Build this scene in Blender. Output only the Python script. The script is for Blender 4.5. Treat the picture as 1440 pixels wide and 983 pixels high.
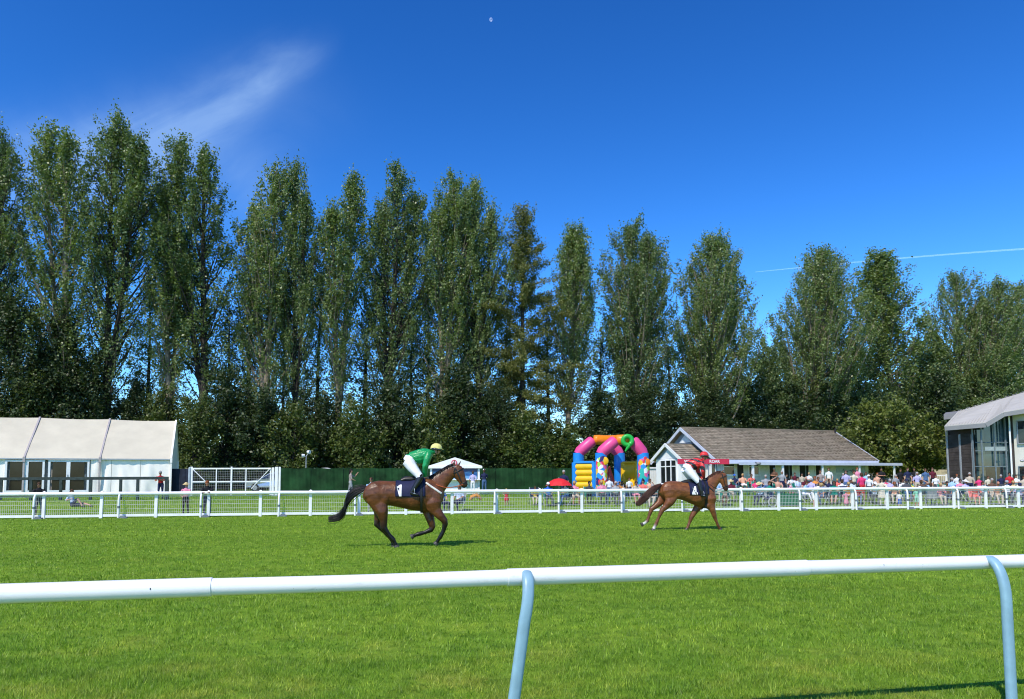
import bpy, bmesh, math, random
import numpy as np
from mathutils import Vector, Matrix, Quaternion
from mathutils.bvhtree import BVHTree

for o in list(bpy.data.objects):
    bpy.data.objects.remove(o)
SC = bpy.context.scene
COL = SC.collection
R = math.radians
# ------------------------------------------------------------------ camera
W0, H0, FPX = 1440.0, 983.0, 1040.0
HC = 1.62                                  # eye height
PITCH, ROLL = R(4.3), R(-0.24)
CY = 676.5 - FPX * math.tan(PITCH)         # principal point in the photograph
cam = bpy.data.cameras.new('camera')
camo = bpy.data.objects.new('camera', cam)
COL.objects.link(camo)
cam.sensor_fit = 'HORIZONTAL'
cam.sensor_width = 36.0
cam.lens = 36.0 * FPX / W0
cam.shift_y = (CY - H0 / 2) / W0
cam.clip_start, cam.clip_end = 0.05, 20000.0
MROT = Matrix.Rotation(math.pi / 2 + PITCH, 3, 'X') @ Matrix.Rotation(ROLL, 3, 'Z')
camo.matrix_world = Matrix.Translation((0, 0, HC)) @ MROT.to_4x4()
SC.camera = camo
# ------------------------------------------------------------------ sun, sky, exposure
SUN_A, SUN_B = 0.42, 0.72                  # shadow shift right / away per metre of height
sun = bpy.data.lights.new('sun', 'SUN')
sun.energy, sun.angle, sun.color = 3.9, R(0.53), (1.0, 0.915, 0.79)
suno = bpy.data.objects.new('sun', sun)
suno.rotation_euler = Vector((SUN_A, SUN_B, -1)).to_track_quat('-Z', 'Y').to_euler()
suno.location = (-20, -25, 50)
COL.objects.link(suno)
SC.view_settings.view_transform = 'Standard'
SC.view_settings.look = 'None'
SC.view_settings.exposure = 0.35
SC.view_settings.gamma = 1.0
SC.view_settings.use_curve_mapping = False
SC.render.engine = 'CYCLES'
SC.cycles.filter_width = 1.1
SC.cycles.max_bounces = 6
SC.cycles.diffuse_bounces = 3
SC.cycles.glossy_bounces = 2
SC.cycles.transmission_bounces = 3
SC.cycles.transparent_max_bounces = 8


def N(nt, kind, **kw):
    n = nt.nodes.new(kind)
    for k, v in kw.items():
        setattr(n, k, v)
    return n


def setin(nt, sock, v):
    if isinstance(v, bpy.types.NodeSocket):
        nt.links.new(v, sock)
    elif v is not None:
        if sock.type == 'RGBA' and len(v) == 3:
            v = (*v, 1)
        sock.default_value = v


def M_(nt, op, a, b=None, c=None, clamp=False):
    n = N(nt, 'ShaderNodeMath', operation=op, use_clamp=clamp)
    setin(nt, n.inputs[0], a)
    if b is not None: setin(nt, n.inputs[1], b)
    if c is not None: setin(nt, n.inputs[2], c)
    return n.outputs[0]


def noise_(nt, vec, scale, detail=3.0, rough=0.55, dist=0.0):
    n = N(nt, 'ShaderNodeTexNoise')
    if vec is not None: nt.links.new(vec, n.inputs['Vector'])
    n.inputs['Scale'].default_value = scale
    n.inputs['Detail'].default_value = detail
    n.inputs['Roughness'].default_value = rough
    n.inputs['Distortion'].default_value = dist
    return n.outputs[0]


def ramp_(nt, fac, stops, interp='LINEAR'):
    n = N(nt, 'ShaderNodeValToRGB')
    cr = n.color_ramp
    cr.interpolation = interp
    while len(cr.elements) < len(stops): cr.elements.new(0.5)
    for e, (p, c) in zip(cr.elements, stops):
        e.position = p
        e.color = (*c, 1) if len(c) == 3 else c
    nt.links.new(fac, n.inputs[0])
    return n.outputs[0]


def mix_(nt, fac, a, b, mode='MIX'):
    n = N(nt, 'ShaderNodeMix', data_type='RGBA', blend_type=mode)
    setin(nt, n.inputs[0], fac)
    setin(nt, n.inputs[6], a)
    setin(nt, n.inputs[7], b)
    return n.outputs[2]


def smooth_(nt, v, lo, hi):
    n = N(nt, 'ShaderNodeMapRange', interpolation_type='SMOOTHSTEP')
    setin(nt, n.inputs['Value'], v)
    n.inputs['From Min'].default_value = lo
    n.inputs['From Max'].default_value = hi
    return n.outputs[0]


wd = bpy.data.worlds.new('World')
SC.world = wd
wd.use_nodes = True
nt = wd.node_tree
nt.nodes.clear()
sky = N(nt, 'ShaderNodeTexSky', sky_type='NISHITA', sun_disc=False)
sky.sun_elevation = math.atan2(1, math.hypot(SUN_A, SUN_B))
sky.sun_rotation = math.atan2(-SUN_A, -SUN_B)
sky.air_density, sky.dust_density, sky.ozone_density, sky.altitude = 1.0, 0.05, 4.0, 60
hs = N(nt, 'ShaderNodeHueSaturation')
hs.inputs['Saturation'].default_value = 1.26
hs.inputs['Value'].default_value = 1.0
nt.links.new(sky.outputs[0], hs.inputs['Color'])
gm = N(nt, 'ShaderNodeGamma')
gm.inputs['Gamma'].default_value = 1.45
nt.links.new(hs.outputs[0], gm.inputs[0])
tc = N(nt, 'ShaderNodeTexCoord')
sx = N(nt, 'ShaderNodeSeparateXYZ')
nt.links.new(tc.outputs['Generated'], sx.inputs[0])
yc = M_(nt, 'MAXIMUM', sx.outputs[1], 0.02)
u = M_(nt, 'DIVIDE', sx.outputs[0], yc)
v = M_(nt, 'DIVIDE', sx.outputs[2], yc)
ca, sa = math.cos(R(27)), math.sin(R(27))
al = M_(nt, 'ADD', M_(nt, 'MULTIPLY', u, ca), M_(nt, 'MULTIPLY', v, sa))      # along the wisp
ac = M_(nt, 'SUBTRACT', M_(nt, 'MULTIPLY', v, ca), M_(nt, 'MULTIPLY', u, sa))  # across it
cx = N(nt, 'ShaderNodeCombineXYZ')
nt.links.new(M_(nt, 'MULTIPLY', al, 2.2), cx.inputs[0])
nt.links.new(M_(nt, 'MULTIPLY', ac, 9.0), cx.inputs[1])
fib = noise_(nt, cx.outputs[0], 2.1, 7, 0.62, 0.9)
cx2 = N(nt, 'ShaderNodeCombineXYZ')
nt.links.new(u, cx2.inputs[0]); nt.links.new(v, cx2.inputs[1])
soft = noise_(nt, cx2.outputs[0], 5.0, 5, 0.6, 0.4)
# wisp A: a brush stroke rising to the right, wider and fainter to the left
fu = M_(nt, 'MULTIPLY_ADD', u, 2.0, 1.4, clamp=True)                     # u -0.70..-0.20 -> 0..1
vcn = N(nt, 'ShaderNodeValToRGB'); vcn.color_ramp.interpolation = 'B_SPLINE'
pts_ = [(-0.69, 0.418, 0.070), (-0.596, 0.440, 0.064), (-0.519, 0.462, 0.058), (-0.442, 0.490, 0.050), (-0.385, 0.532, 0.042), (-0.327, 0.575, 0.034), (-0.255, 0.610, 0.026)]
while len(vcn.color_ramp.elements) < len(pts_): vcn.color_ramp.elements.new(0.5)
for e_, (pu, pv, pw_) in zip(vcn.color_ramp.elements, pts_):
    e_.position = pu * 2 + 1.4; e_.color = (pv, pw_ * 10, 0, 1)
nt.links.new(fu, vcn.inputs[0])
vs_ = N(nt, 'ShaderNodeSeparateColor'); nt.links.new(vcn.outputs[0], vs_.inputs[0])
dv = M_(nt, 'SUBTRACT', v, M_(nt, 'ADD', vs_.outputs[0], M_(nt, 'MULTIPLY_ADD', soft, 0.06, -0.03)))
gA = M_(nt, 'POWER', 2.718, M_(nt, 'MULTIPLY', M_(nt, 'POWER', M_(nt, 'DIVIDE', M_(nt, 'ABSOLUTE', dv), M_(nt, 'MULTIPLY', vs_.outputs[1], 0.1)), 2.0), -1.0))
endA = M_(nt, 'MULTIPLY', smooth_(nt, u, -0.225, -0.36), smooth_(nt, u, -0.95, -0.42))
cA = M_(nt, 'MULTIPLY', M_(nt, 'MULTIPLY', gA, endA), M_(nt, 'MULTIPLY_ADD', fib, 1.25, -0.12, clamp=True))


def blob(cu, cv, ru, rv, amp):
    a = M_(nt, 'POWER', M_(nt, 'DIVIDE', M_(nt, 'ABSOLUTE', M_(nt, 'SUBTRACT', u, cu)), ru), 2.0)
    b = M_(nt, 'POWER', M_(nt, 'DIVIDE', M_(nt, 'ABSOLUTE', M_(nt, 'SUBTRACT', v, cv)), rv), 2.0)
    g = M_(nt, 'POWER', 2.718, M_(nt, 'MULTIPLY', M_(nt, 'ADD', a, b), -1.0))
    return M_(nt, 'MULTIPLY', M_(nt, 'MULTIPLY', g, amp), M_(nt, 'MULTIPLY_ADD', soft, 2.2, -0.55, clamp=True))


cl = cA
for b in (blob(-0.37, 0.42, 0.05, 0.05, 0.55), blob(-0.57, 0.445, 0.18, 0.06, 0.75), blob(-0.40, 0.53, 0.12, 0.06, 0.30), blob(0.115, 0.12, 0.05, 0.05, 0.5),
          blob(0.33, 0.17, 0.05, 0.03, 0.4), blob(-1.3, 0.5, 0.3, 0.1, 0.4), blob(1.4, 0.45, 0.3, 0.1, 0.4)):
    cl = M_(nt, 'ADD', cl, b)
cl = M_(nt, 'MULTIPLY', M_(nt, 'MINIMUM', cl, 0.75), M_(nt, 'GREATER_THAN', sx.outputs[1], 0.03))
skyc = mix_(nt, M_(nt, 'MULTIPLY', cl, 0.54), gm.outputs[0], (4.6, 6.8, 10.0))
bg = N(nt, 'ShaderNodeBackground')
bg.inputs['Strength'].default_value = 0.088
nt.links.new(skyc, bg.inputs['Color'])
wo = N(nt, 'ShaderNodeOutputWorld')
nt.links.new(bg.outputs[0], wo.inputs['Surface'])


# ------------------------------------------------------------------ pixel helpers (they give real places at real depths)
def ray(px, py):
    return MROT @ Vector(((px - 720) / FPX, -(py - CY) / FPX, -1.0))


def hor(px):
    return 676.5 - (px - 720) * math.tan(ROLL)


def az(px):
    d = ray(px, hor(px))
    return d.x / d.y


def at(px, py, Y):
    d = ray(px, py)
    return Vector((0, 0, HC)) + d * (Y / d.y)


def ground_hit(px, py):
    d = ray(px, py)
    return Vector((0, 0, HC)) + d * (-HC / d.z)


FA = Vector((az(61) * 33.5, 33.5, 0))
FB = Vector((az(1434) * 41.5, 41.5, 0))
FDIR = (FB - FA).normalized()
FNOR = Vector((-FDIR.y, FDIR.x, 0))


def fence_pt(px):
    a = az(px)
    t = (FA.y * a - FA.x) / (FDIR.x - FDIR.y * a)
    return FA + FDIR * t


def gz(X, Y):
    s = (X - FA.x) * FNOR.x + (Y - FA.y) * FNOR.y
    s = np.clip(np.asarray(s, float) - 1.0, 0, 200)
    return 0.94 * (1 - np.exp(-s / 7.5)) * (s / (s + 0.5))


def gp(px, Y, dz=0.0):
    X = az(px) * Y
    return Vector((X, Y, float(gz(X, Y)) + dz))


# ------------------------------------------------------------------ materials
MATS = {}


def mat(name, col, rough=0.6, spec=0.4, var=0.08, vscale=6.0, bump=0.0, bscale=40.0, metal=0.0, sheen=0.0, coat=0.0):
    if name in MATS: return MATS[name]
    m = bpy.data.materials.new(name)
    m.use_nodes = True
    t = m.node_tree
    p = t.nodes['Principled BSDF']
    p.inputs['Roughness'].default_value = rough
    p.inputs['Specular IOR Level'].default_value = spec
    p.inputs['Metallic'].default_value = metal
    p.inputs['Coat Weight'].default_value = coat
    if sheen: p.inputs['Sheen Weight'].default_value = sheen
    g = N(t, 'ShaderNodeNewGeometry')
    if var > 0:
        f = noise_(t, g.outputs['Position'], vscale, 4, 0.6)
        lo = tuple(max(0, c * (1 - var * 2.2)) for c in col)
        hi = tuple(min(1, c * (1 + var * 1.6)) for c in col)
        t.links.new(ramp_(t, f, [(0.3, lo), (0.7, hi)]), p.inputs['Base Color'])
    else:
        p.inputs['Base Color'].default_value = (*col, 1)
    if bump > 0:
        b = N(t, 'ShaderNodeBump')
        b.inputs['Strength'].default_value = bump
        b.inputs['Distance'].default_value = 0.02
        t.links.new(noise_(t, g.outputs['Position'], bscale, 4, 0.6), b.inputs['Height'])
        t.links.new(b.outputs[0], p.inputs['Normal'])
    MATS[name] = m
    return m


def leaf_mat(name, c1, c2, pale, palef=0.1, trans=0.25, rough=0.5):
    if name in MATS: return MATS[name]
    m = bpy.data.materials.new(name)
    m.use_nodes = True
    t = m.node_tree
    t.nodes.clear()
    g = N(t, 'ShaderNodeNewGeometry')
    rnd = g.outputs['Random Per Island']
    base = ramp_(t, rnd, [(0.0, c1), (1 - palef - 0.02, c2), (1 - palef, pale)])
    big = noise_(t, g.outputs['Position'], 0.28, 3, 0.6)
    base = mix_(t, M_(t, 'MULTIPLY', big, 0.8), base, tuple(min(1, 0.5 * (a + b) * s) for a, b, s in zip(c1, c2, (1.5, 1.25, 0.8))))
    p = N(t, 'ShaderNodeBsdfPrincipled')
    p.inputs['Roughness'].default_value = rough
    p.inputs['Specular IOR Level'].default_value = 0.45
    t.links.new(base, p.inputs['Base Color'])
    tr = N(t, 'ShaderNodeBsdfTranslucent')
    t.links.new(mix_(t, 1.0, base, (1.3, 1.5, 0.5), 'MULTIPLY'), tr.inputs['Color'])
    mx = N(t, 'ShaderNodeMixShader')
    mx.inputs[0].default_value = trans
    t.links.new(p.outputs[0], mx.inputs[1]); t.links.new(tr.outputs[0], mx.inputs[2])
    o = N(t, 'ShaderNodeOutputMaterial')
    t.links.new(mx.outputs[0], o.inputs[0])
    MATS[name] = m
    return m


# ------------------------------------------------------------------ object helpers
def tag(o, label=None, cat=None, group=None, kind=None):
    if label: o['label'] = label
    if cat: o['category'] = cat
    if group: o['group'] = group
    if kind: o['kind'] = kind
    return o


def thing(name, label, cat, loc=(0, 0, 0), rz=0.0, group=None):
    o = bpy.data.objects.new(name, None)
    o.empty_display_size = 0.2
    COL.objects.link(o)
    o.location = loc
    o.rotation_euler = (0, 0, rz)
    return tag(o, label, cat, group)


class MB:
    def __init__(s):
        s.v, s.f, s.m, s.sm = [], [], [], []

    def add(s, vs, fs, mi=0, smooth=False):
        b = len(s.v)
        s.v += [tuple(q) for q in vs]
        for f in fs:
            s.f.append([b + i for i in f]); s.m.append(mi); s.sm.append(smooth)
        return s

    def box(s, x0, x1, y0, y1, z0, z1, mi=0):
        return s.add([(x0, y0, z0), (x1, y0, z0), (x1, y1, z0), (x0, y1, z0), (x0, y0, z1), (x1, y0, z1), (x1, y1, z1), (x0, y1, z1)],
                     [(0, 3, 2, 1), (4, 5, 6, 7), (0, 1, 5, 4), (1, 2, 6, 5), (2, 3, 7, 6), (3, 0, 4, 7)], mi)

    def bar(s, a, b, w, h, up=(0, 0, 1), mi=0):
        a, b = Vector(a), Vector(b)
        t = (b - a).normalized()
        up = Vector(up)
        sd = t.cross(up)
        if sd.length < 1e-4: sd = t.cross(Vector((1, 0, 0)))
        sd.normalize()
        n = sd.cross(t).normalized()
        vs = []
        for p in (a, b):
            for i, j in ((-1, -1), (1, -1), (1, 1), (-1, 1)):
                vs.append(p + sd * (w / 2 * i) + n * (h / 2 * j))
        return s.add(vs, [(0, 3, 2, 1), (4, 5, 6, 7), (0, 1, 5, 4), (1, 2, 6, 5), (2, 3, 7, 6), (3, 0, 4, 7)], mi)

    def loft(s, pts, rad, axis=(0, 1, 0), seg=12, mi=0, caps=True, smooth=True, superq=1.0):
        pts = [Vector(p) for p in pts]
        axis = Vector(axis)
        vs, n = [], len(pts)
        for i, p in enumerate(pts):
            t = (pts[min(i + 1, n - 1)] - pts[max(i - 1, 0)]).normalized()
            a = axis - t * axis.dot(t)
            if a.length < 1e-3: a = t.orthogonal()
            a.normalize()
            b = t.cross(a)
            r = rad[i]
            ra, rb = (r, r) if not isinstance(r, (tuple, list)) else r
            for k in range(seg):
                th = 2 * math.pi * k / seg
                c, d = math.cos(th), math.sin(th)
                if superq != 1.0:
                    c = math.copysign(abs(c) ** superq, c); d = math.copysign(abs(d) ** superq, d)
                vs.append(p + a * (ra * c) + b * (rb * d))
        fs = []
        for i in range(n - 1):
            for k in range(seg):
                k2 = (k + 1) % seg
                fs.append((i * seg + k, i * seg + k2, (i + 1) * seg + k2, (i + 1) * seg + k))
        nside = len(fs)
        if caps:
            e0 = n * seg
            vs += vs[:seg] + vs[(n - 1) * seg:n * seg] + [pts[0], pts[-1]]
            c0, c1 = e0 + 2 * seg, e0 + 2 * seg + 1
            for k in range(seg):
                k2 = (k + 1) % seg
                fs.append((c0, e0 + k2, e0 + k)); fs.append((c1, e0 + seg + k, e0 + seg + k2))
        s.add(vs, fs, mi, smooth)
        for i in range(len(s.sm) - (len(fs) - nside), len(s.sm)): s.sm[i] = False
        return s

    def ball(s, c, r, seg=10, rings=7, mi=0, z0=-1.0):
        rx, ry, rz = r if isinstance(r, (tuple, list)) else (r, r, r)
        vs, fs = [], []
        a0 = math.asin(max(-1, z0))
        for i in range(rings + 1):
            ph = a0 + (math.pi / 2 - a0) * i / rings
            for k in range(seg):
                th = 2 * math.pi * k / seg
                vs.append((c[0] + rx * math.cos(ph) * math.cos(th), c[1] + ry * math.cos(ph) * math.sin(th), c[2] + rz * math.sin(ph)))
        for i in range(rings):
            for k in range(seg):
                k2 = (k + 1) % seg
                fs.append((i * seg + k, i * seg + k2, (i + 1) * seg + k2, (i + 1) * seg + k))
        return s.add(vs, fs, mi, True)

    def mesh(s, name):
        me = bpy.data.meshes.new(name)
        me.from_pydata(s.v, [], s.f)
        me.polygons.foreach_set('material_index', s.m)
        me.polygons.foreach_set('use_smooth', s.sm)
        me.update()
        return me


def obj(name, mb, mats, parent=None, loc=None, rot=None, kind=None, label=None):
    me = mb.mesh(name) if isinstance(mb, MB) else mb
    o = bpy.data.objects.new(name, me)
    COL.objects.link(o)
    if mats is not None:
        for m in (mats if isinstance(mats, (list, tuple)) else [mats]):
            if len(me.materials) < (len(mats) if isinstance(mats, (list, tuple)) else 1): me.materials.append(m)
    if parent is not None: o.parent = parent
    if loc is not None: o.location = loc
    if rot is not None: o.rotation_euler = rot
    if kind: o['kind'] = kind
    if label: o['label'] = label
    return o


def np_mesh(name, V, F, smooth=False):
    """fast mesh from numpy: V (n,3), F (m,k) same-size faces"""
    me = bpy.data.meshes.new(name)
    k = F.shape[1]
    me.vertices.add(len(V)); me.vertices.foreach_set('co', np.ascontiguousarray(V, np.float32).ravel())
    me.loops.add(F.size); me.loops.foreach_set('vertex_index', np.ascontiguousarray(F, np.int32).ravel())
    me.polygons.add(len(F))
    me.polygons.foreach_set('loop_start', np.arange(0, F.size, k, dtype=np.int32))
    me.polygons.foreach_set('loop_total', np.full(len(F), k, np.int32))
    me.update(calc_edges=True)
    if smooth: me.polygons.foreach_set('use_smooth', np.ones(len(F), bool))
    return me


def copy_tree(o, parent=None):
    c = o.copy()
    COL.objects.link(c)
    c.parent = parent
    for ch in list(o.children): copy_tree(ch, c)
    return c


def remesh(mb, voxel, smooth=6, fac=0.5):
    """fuse overlapping closed lofts into one continuous skin"""
    me = mb.mesh('tmp')
    o = bpy.data.objects.new('tmp', me)
    COL.objects.link(o)
    r = o.modifiers.new('r', 'REMESH'); r.mode = 'VOXEL'; r.voxel_size = voxel; r.use_smooth_shade = True
    s = o.modifiers.new('s', 'SMOOTH'); s.factor = fac; s.iterations = smooth
    dg = bpy.context.evaluated_depsgraph_get()
    out = bpy.data.meshes.new_from_object(o.evaluated_get(dg))
    bpy.data.objects.remove(o)
    bpy.data.meshes.remove(me)
    out.polygons.foreach_set('use_smooth', np.ones(len(out.polygons), bool))
    return out


def verts_np(me):
    a = np.empty(len(me.vertices) * 3, np.float32)
    me.vertices.foreach_get('co', a)
    return a.reshape(-1, 3)


def faces_center(me):
    a = np.empty(len(me.polygons) * 3, np.float32)
    me.polygons.foreach_get('center', a)
    return a.reshape(-1, 3)
# ================================================================== ground and turf
def turf_material(name, blades):
    m = bpy.data.materials.new(name)
    m.use_nodes = True
    t = m.node_tree
    p = t.nodes['Principled BSDF']
    g = N(t, 'ShaderNodeNewGeometry')
    pos = g.outputs['Position']
    sp = N(t, 'ShaderNodeSeparateXYZ'); t.links.new(pos, sp.inputs[0])
    mp = N(t, 'ShaderNodeMapping')
    mp.inputs['Rotation'].default_value = (0, 0, R(-9))
    mp.inputs['Scale'].default_value = (0.18, 1.0, 1.0)
    t.links.new(pos, mp.inputs[0])
    big = noise_(t, mp.outputs[0], 0.34, 4, 0.55)                       # mown bands along the course
    mid = noise_(t, pos, 1.1, 5, 0.62)
    fine = noise_(t, pos, 7.0, 4, 0.65)
    base = ramp_(t, big, [(0.30, (0.1204, 0.2209, 0.0178)), (0.50, (0.1735, 0.3012, 0.0243)), (0.70, (0.2389, 0.3681, 0.0314))])
    dry = ramp_(t, mid, [(0.30, (0.1309, 0.2644, 0.0200)), (0.62, (0.2212, 0.3347, 0.0285)), (0.85, (0.3540, 0.3764, 0.0641))])
    base = mix_(t, 0.5, base, dry)
    base = mix_(t, 1.0, base, ramp_(t, noise_(t, pos, 3.2, 4, 0.65), [(0.30, (0.66, 0.72, 0.62)), (0.52, (1.0, 1.0, 1.0)), (0.74, (1.30, 1.18, 1.2))]), 'MULTIPLY')
    # trodden, drier grass near the running rail
    near = smooth_(t, sp.outputs[1], 9.0, 5.0)
    base = mix_(t, M_(t, 'MULTIPLY', M_(t, 'MULTIPLY', near, smooth_(t, mid, 0.45, 0.75)), 0.55), base, (0.3893, 0.3764, 0.0713))
    if blades:
        rnd = g.outputs['Random Per Island']
        base = mix_(t, 1.0, base, ramp_(t, rnd, [(0, (0.55, 0.62, 0.5)), (0.55, (1.1, 1.1, 1.0)), (0.90, (1.5, 1.38, 1.2)), (1.0, (2.4, 1.85, 2.4))]), 'MULTIPLY')
        p.inputs['Roughness'].default_value = 0.48
        p.inputs['Specular IOR Level'].default_value = 0.35
        tr = N(t, 'ShaderNodeBsdfTranslucent')
        t.links.new(mix_(t, 1.0, base, (1.25, 1.35, 0.7), 'MULTIPLY'), tr.inputs['Color'])
        mx = N(t, 'ShaderNodeMixShader'); mx.inputs[0].default_value = 0.3
        t.links.new(p.outputs[0], mx.inputs[1]); t.links.new(tr.outputs[0], mx.inputs[2])
        t.links.new(mx.outputs[0], t.nodes['Material Output'].inputs[0])
    else:
        base = mix_(t, 1.0, base, ramp_(t, fine, [(0.3, (0.62, 0.66, 0.6)), (0.7, (1.05, 1.05, 1.05))]), 'MULTIPLY')
        p.inputs['Roughness'].default_value = 0.9
        p.inputs['Specular IOR Level'].default_value = 0.1
        b = N(t, 'ShaderNodeBump'); b.inputs['Strength'].default_value = 0.6; b.inputs['Distance'].default_value = 0.05
        t.links.new(noise_(t, pos, 18.0, 5, 0.7), b.inputs['Height'])
        t.links.new(b.outputs[0], p.inputs['Normal'])
    t.links.new(base, p.inputs['Base Color'])
    return m


xs = np.unique(np.concatenate([np.linspace(-4000, -120, 10), np.linspace(-120, 120, 121), np.linspace(120, 4000, 10)]))
ys = np.unique(np.concatenate([np.linspace(-4000, -20, 8), np.linspace(-20, 120, 141), np.linspace(120, 6000, 12)]))
GX, GY = np.meshgrid(xs, ys)
GZ = gz(GX, GY)
V = np.stack([GX.ravel(), GY.ravel(), GZ.ravel()], 1)
nx, ny = len(xs), len(ys)
ii, jj = np.meshgrid(np.arange(nx - 1), np.arange(ny - 1))
b0 = (jj * nx + ii).ravel()
F = np.stack([b0, b0 + 1, b0 + nx + 1, b0 + nx], 1)
ground = obj('ground', np_mesh('ground', V, F, True), turf_material('turf soil and thatch', False))
tag(ground, kind='structure')

rng = np.random.default_rng(7)


def blades(y0, y1, dens, length, width, margin=1.06, behind=False):
    a0, a1 = az(-60) * margin, az(1500) * margin
    area = 0.5 * (a1 - a0) * (y1 * y1 - y0 * y0)
    n = int(area * dens)
    Y = np.sqrt(rng.uniform(y0 * y0, y1 * y1, n))
    X = Y * rng.uniform(a0, a1, n)
    # clumpiness
    cl = np.sin(X * 3.1 + np.sin(Y * 2.3) * 2) * np.sin(Y * 2.7 + np.sin(X * 1.9) * 2)
    c2 = np.sin(X * 11.3 + np.sin(Y * 7.1) * 2) * np.sin(Y * 9.7 + np.sin(X * 6.3) * 2)
    L = length * rng.uniform(0.45, 1.2, n) * (1 + 0.22 * cl + 0.28 * c2)
    th = rng.uniform(0, 2 * np.pi, n)
    lean = rng.uniform(0.15, 1.0, n) ** 1.2 * L
    wdir = th + np.pi / 2 + rng.normal(0, 0.5, n)
    B = np.stack([X, Y, gz(X, Y) - 0.003], 1)
    wv = np.stack([np.cos(wdir), np.sin(wdir), np.zeros(n)], 1) * (width * rng.uniform(0.6, 1.3, n))[:, None] / 2
    tip = B + np.stack([np.cos(th) * lean, np.sin(th) * lean, L * 0.85], 1)
    return np.stack([B - wv, B + wv, tip], 1).reshape(-1, 3)


P = np.concatenate([
    blades(3.2, 7.0, 4600, 0.048, 0.0055),
    blades(7.0, 12.0, 1500, 0.050, 0.009),
    blades(12.0, 22.0, 420, 0.050, 0.016),
    blades(22.0, 36.0, 130, 0.050, 0.028),
    blades(36.0, 52.0, 40, 0.055, 0.05)])
F = np.arange(len(P), dtype=np.int32).reshape(-1, 3)
grass = obj('grass', np_mesh('grass', P, F), turf_material('grass blades', True))
tag(grass, 'short mown green turf of the racecourse', 'grass', kind='stuff')

# ================================================================== near running rail
M_RAIL = mat('rail white plastic', (0.80, 0.81, 0.82), 0.32, 0.5, 0.025, 3.0, coat=0.2)
t = M_RAIL.node_tree; p = t.nodes['Principled BSDF']; g_ = N(t, 'ShaderNodeNewGeometry')
mp = N(t, 'ShaderNodeMapping'); mp.inputs['Rotation'].default_value = (0, 0, R(-14)); mp.inputs['Scale'].default_value = (1.2, 14, 9); t.links.new(g_.outputs['Position'], mp.inputs[0])
sc_ = smooth_(t, noise_(t, mp.outputs[0], 2.2, 6, 0.7), 0.56, 0.74)
sp_ = smooth_(t, noise_(t, g_.outputs['Position'], 26.0, 3, 0.6), 0.68, 0.76)
old = p.inputs['Base Color'].links[0].from_socket
t.links.new(mix_(t, M_(t, 'MULTIPLY', sp_, 0.5), mix_(t, M_(t, 'MULTIPLY', sc_, 0.35), old, (0.42, 0.43, 0.40)), (0.25, 0.26, 0.20)), p.inputs['Base Color'])
M_BLUE = mat('rail post blue plastic', (0.235, 0.40, 0.485), 0.38, 0.45, 0.06, 9.0)
M_DARKDOT = mat('dark rubber', (0.02, 0.02, 0.022), 0.7)
RZ, RR = 1.04, 0.050
Dd = HC - RZ


def rail_mid(px):      # centre line of the near rail seen in the photograph, put at its real height
    py = 835.0 - (835 - 788.5) * (px / 1440.0) ** 0.93
    d = ray(px, py)
    return Vector((0, 0, HC)) + d * (-Dd / d.z)


A, B = rail_mid(0), rail_mid(1440)
rdir = (B - A).normalized()
rnor = Vector((-rdir.y, rdir.x, 0))


def rail_at(px):
    a = az(px)
    t = (A.y * a - A.x) / (rdir.x - rdir.y * a)
    return A + rdir * t


fr = thing('running_rail', 'white tubular plastic running rail on pale blue posts close to the camera', 'rail', (A.x, A.y, 0))
O = Vector((A.x, A.y, 0))
joints = [-900, 302, 713, 1130, 2100]
for i in range(4):
    p0, p1 = (A - rdir * 4 if i == 0 else rail_at(joints[i])), (rail_at(joints[i + 1]) if i < 3 else B + rdir * 5)
    r = RR * (1.05 if i in (0, 2) else 0.955)
    m = MB()
    n = 14
    pts = [p0.lerp(p1, k / n) - O + Vector((0, 0, -0.010 * math.sin(math.pi * k / n) * (i % 2) * 0.4)) for k in range(n + 1)]
    a_, b_ = pts[0], pts[-1]
    rad = [r] * (n + 1)
    e = 0.006 / max(0.1, (p1 - p0).length)
    m.loft(pts, rad, (0, 0, 1), 32)
    if i % 2 == 1:        # spigot that slides into the neighbours
        for q, s in ((a_, -1), (b_, 1)):
            m.loft([q - rdir * 0.01 * s, q + rdir * 0.006 * s], [r * 0.93] * 2, (0, 0, 1), 20)
    rl = obj('rail_tube', m, M_RAIL, fr)
    if i == 0:
        q = rail_at(217) - O
        tc_ = (Vector((0, 0, HC)) - rail_at(217)).normalized()
        m = MB(); m.loft([q + tc_ * (r - 0.004), q + tc_ * (r + 0.0015)], [0.006, 0.006], (0, 0, 1), 10)
        obj('screw_hole', m, M_DARKDOT, rl)
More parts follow.
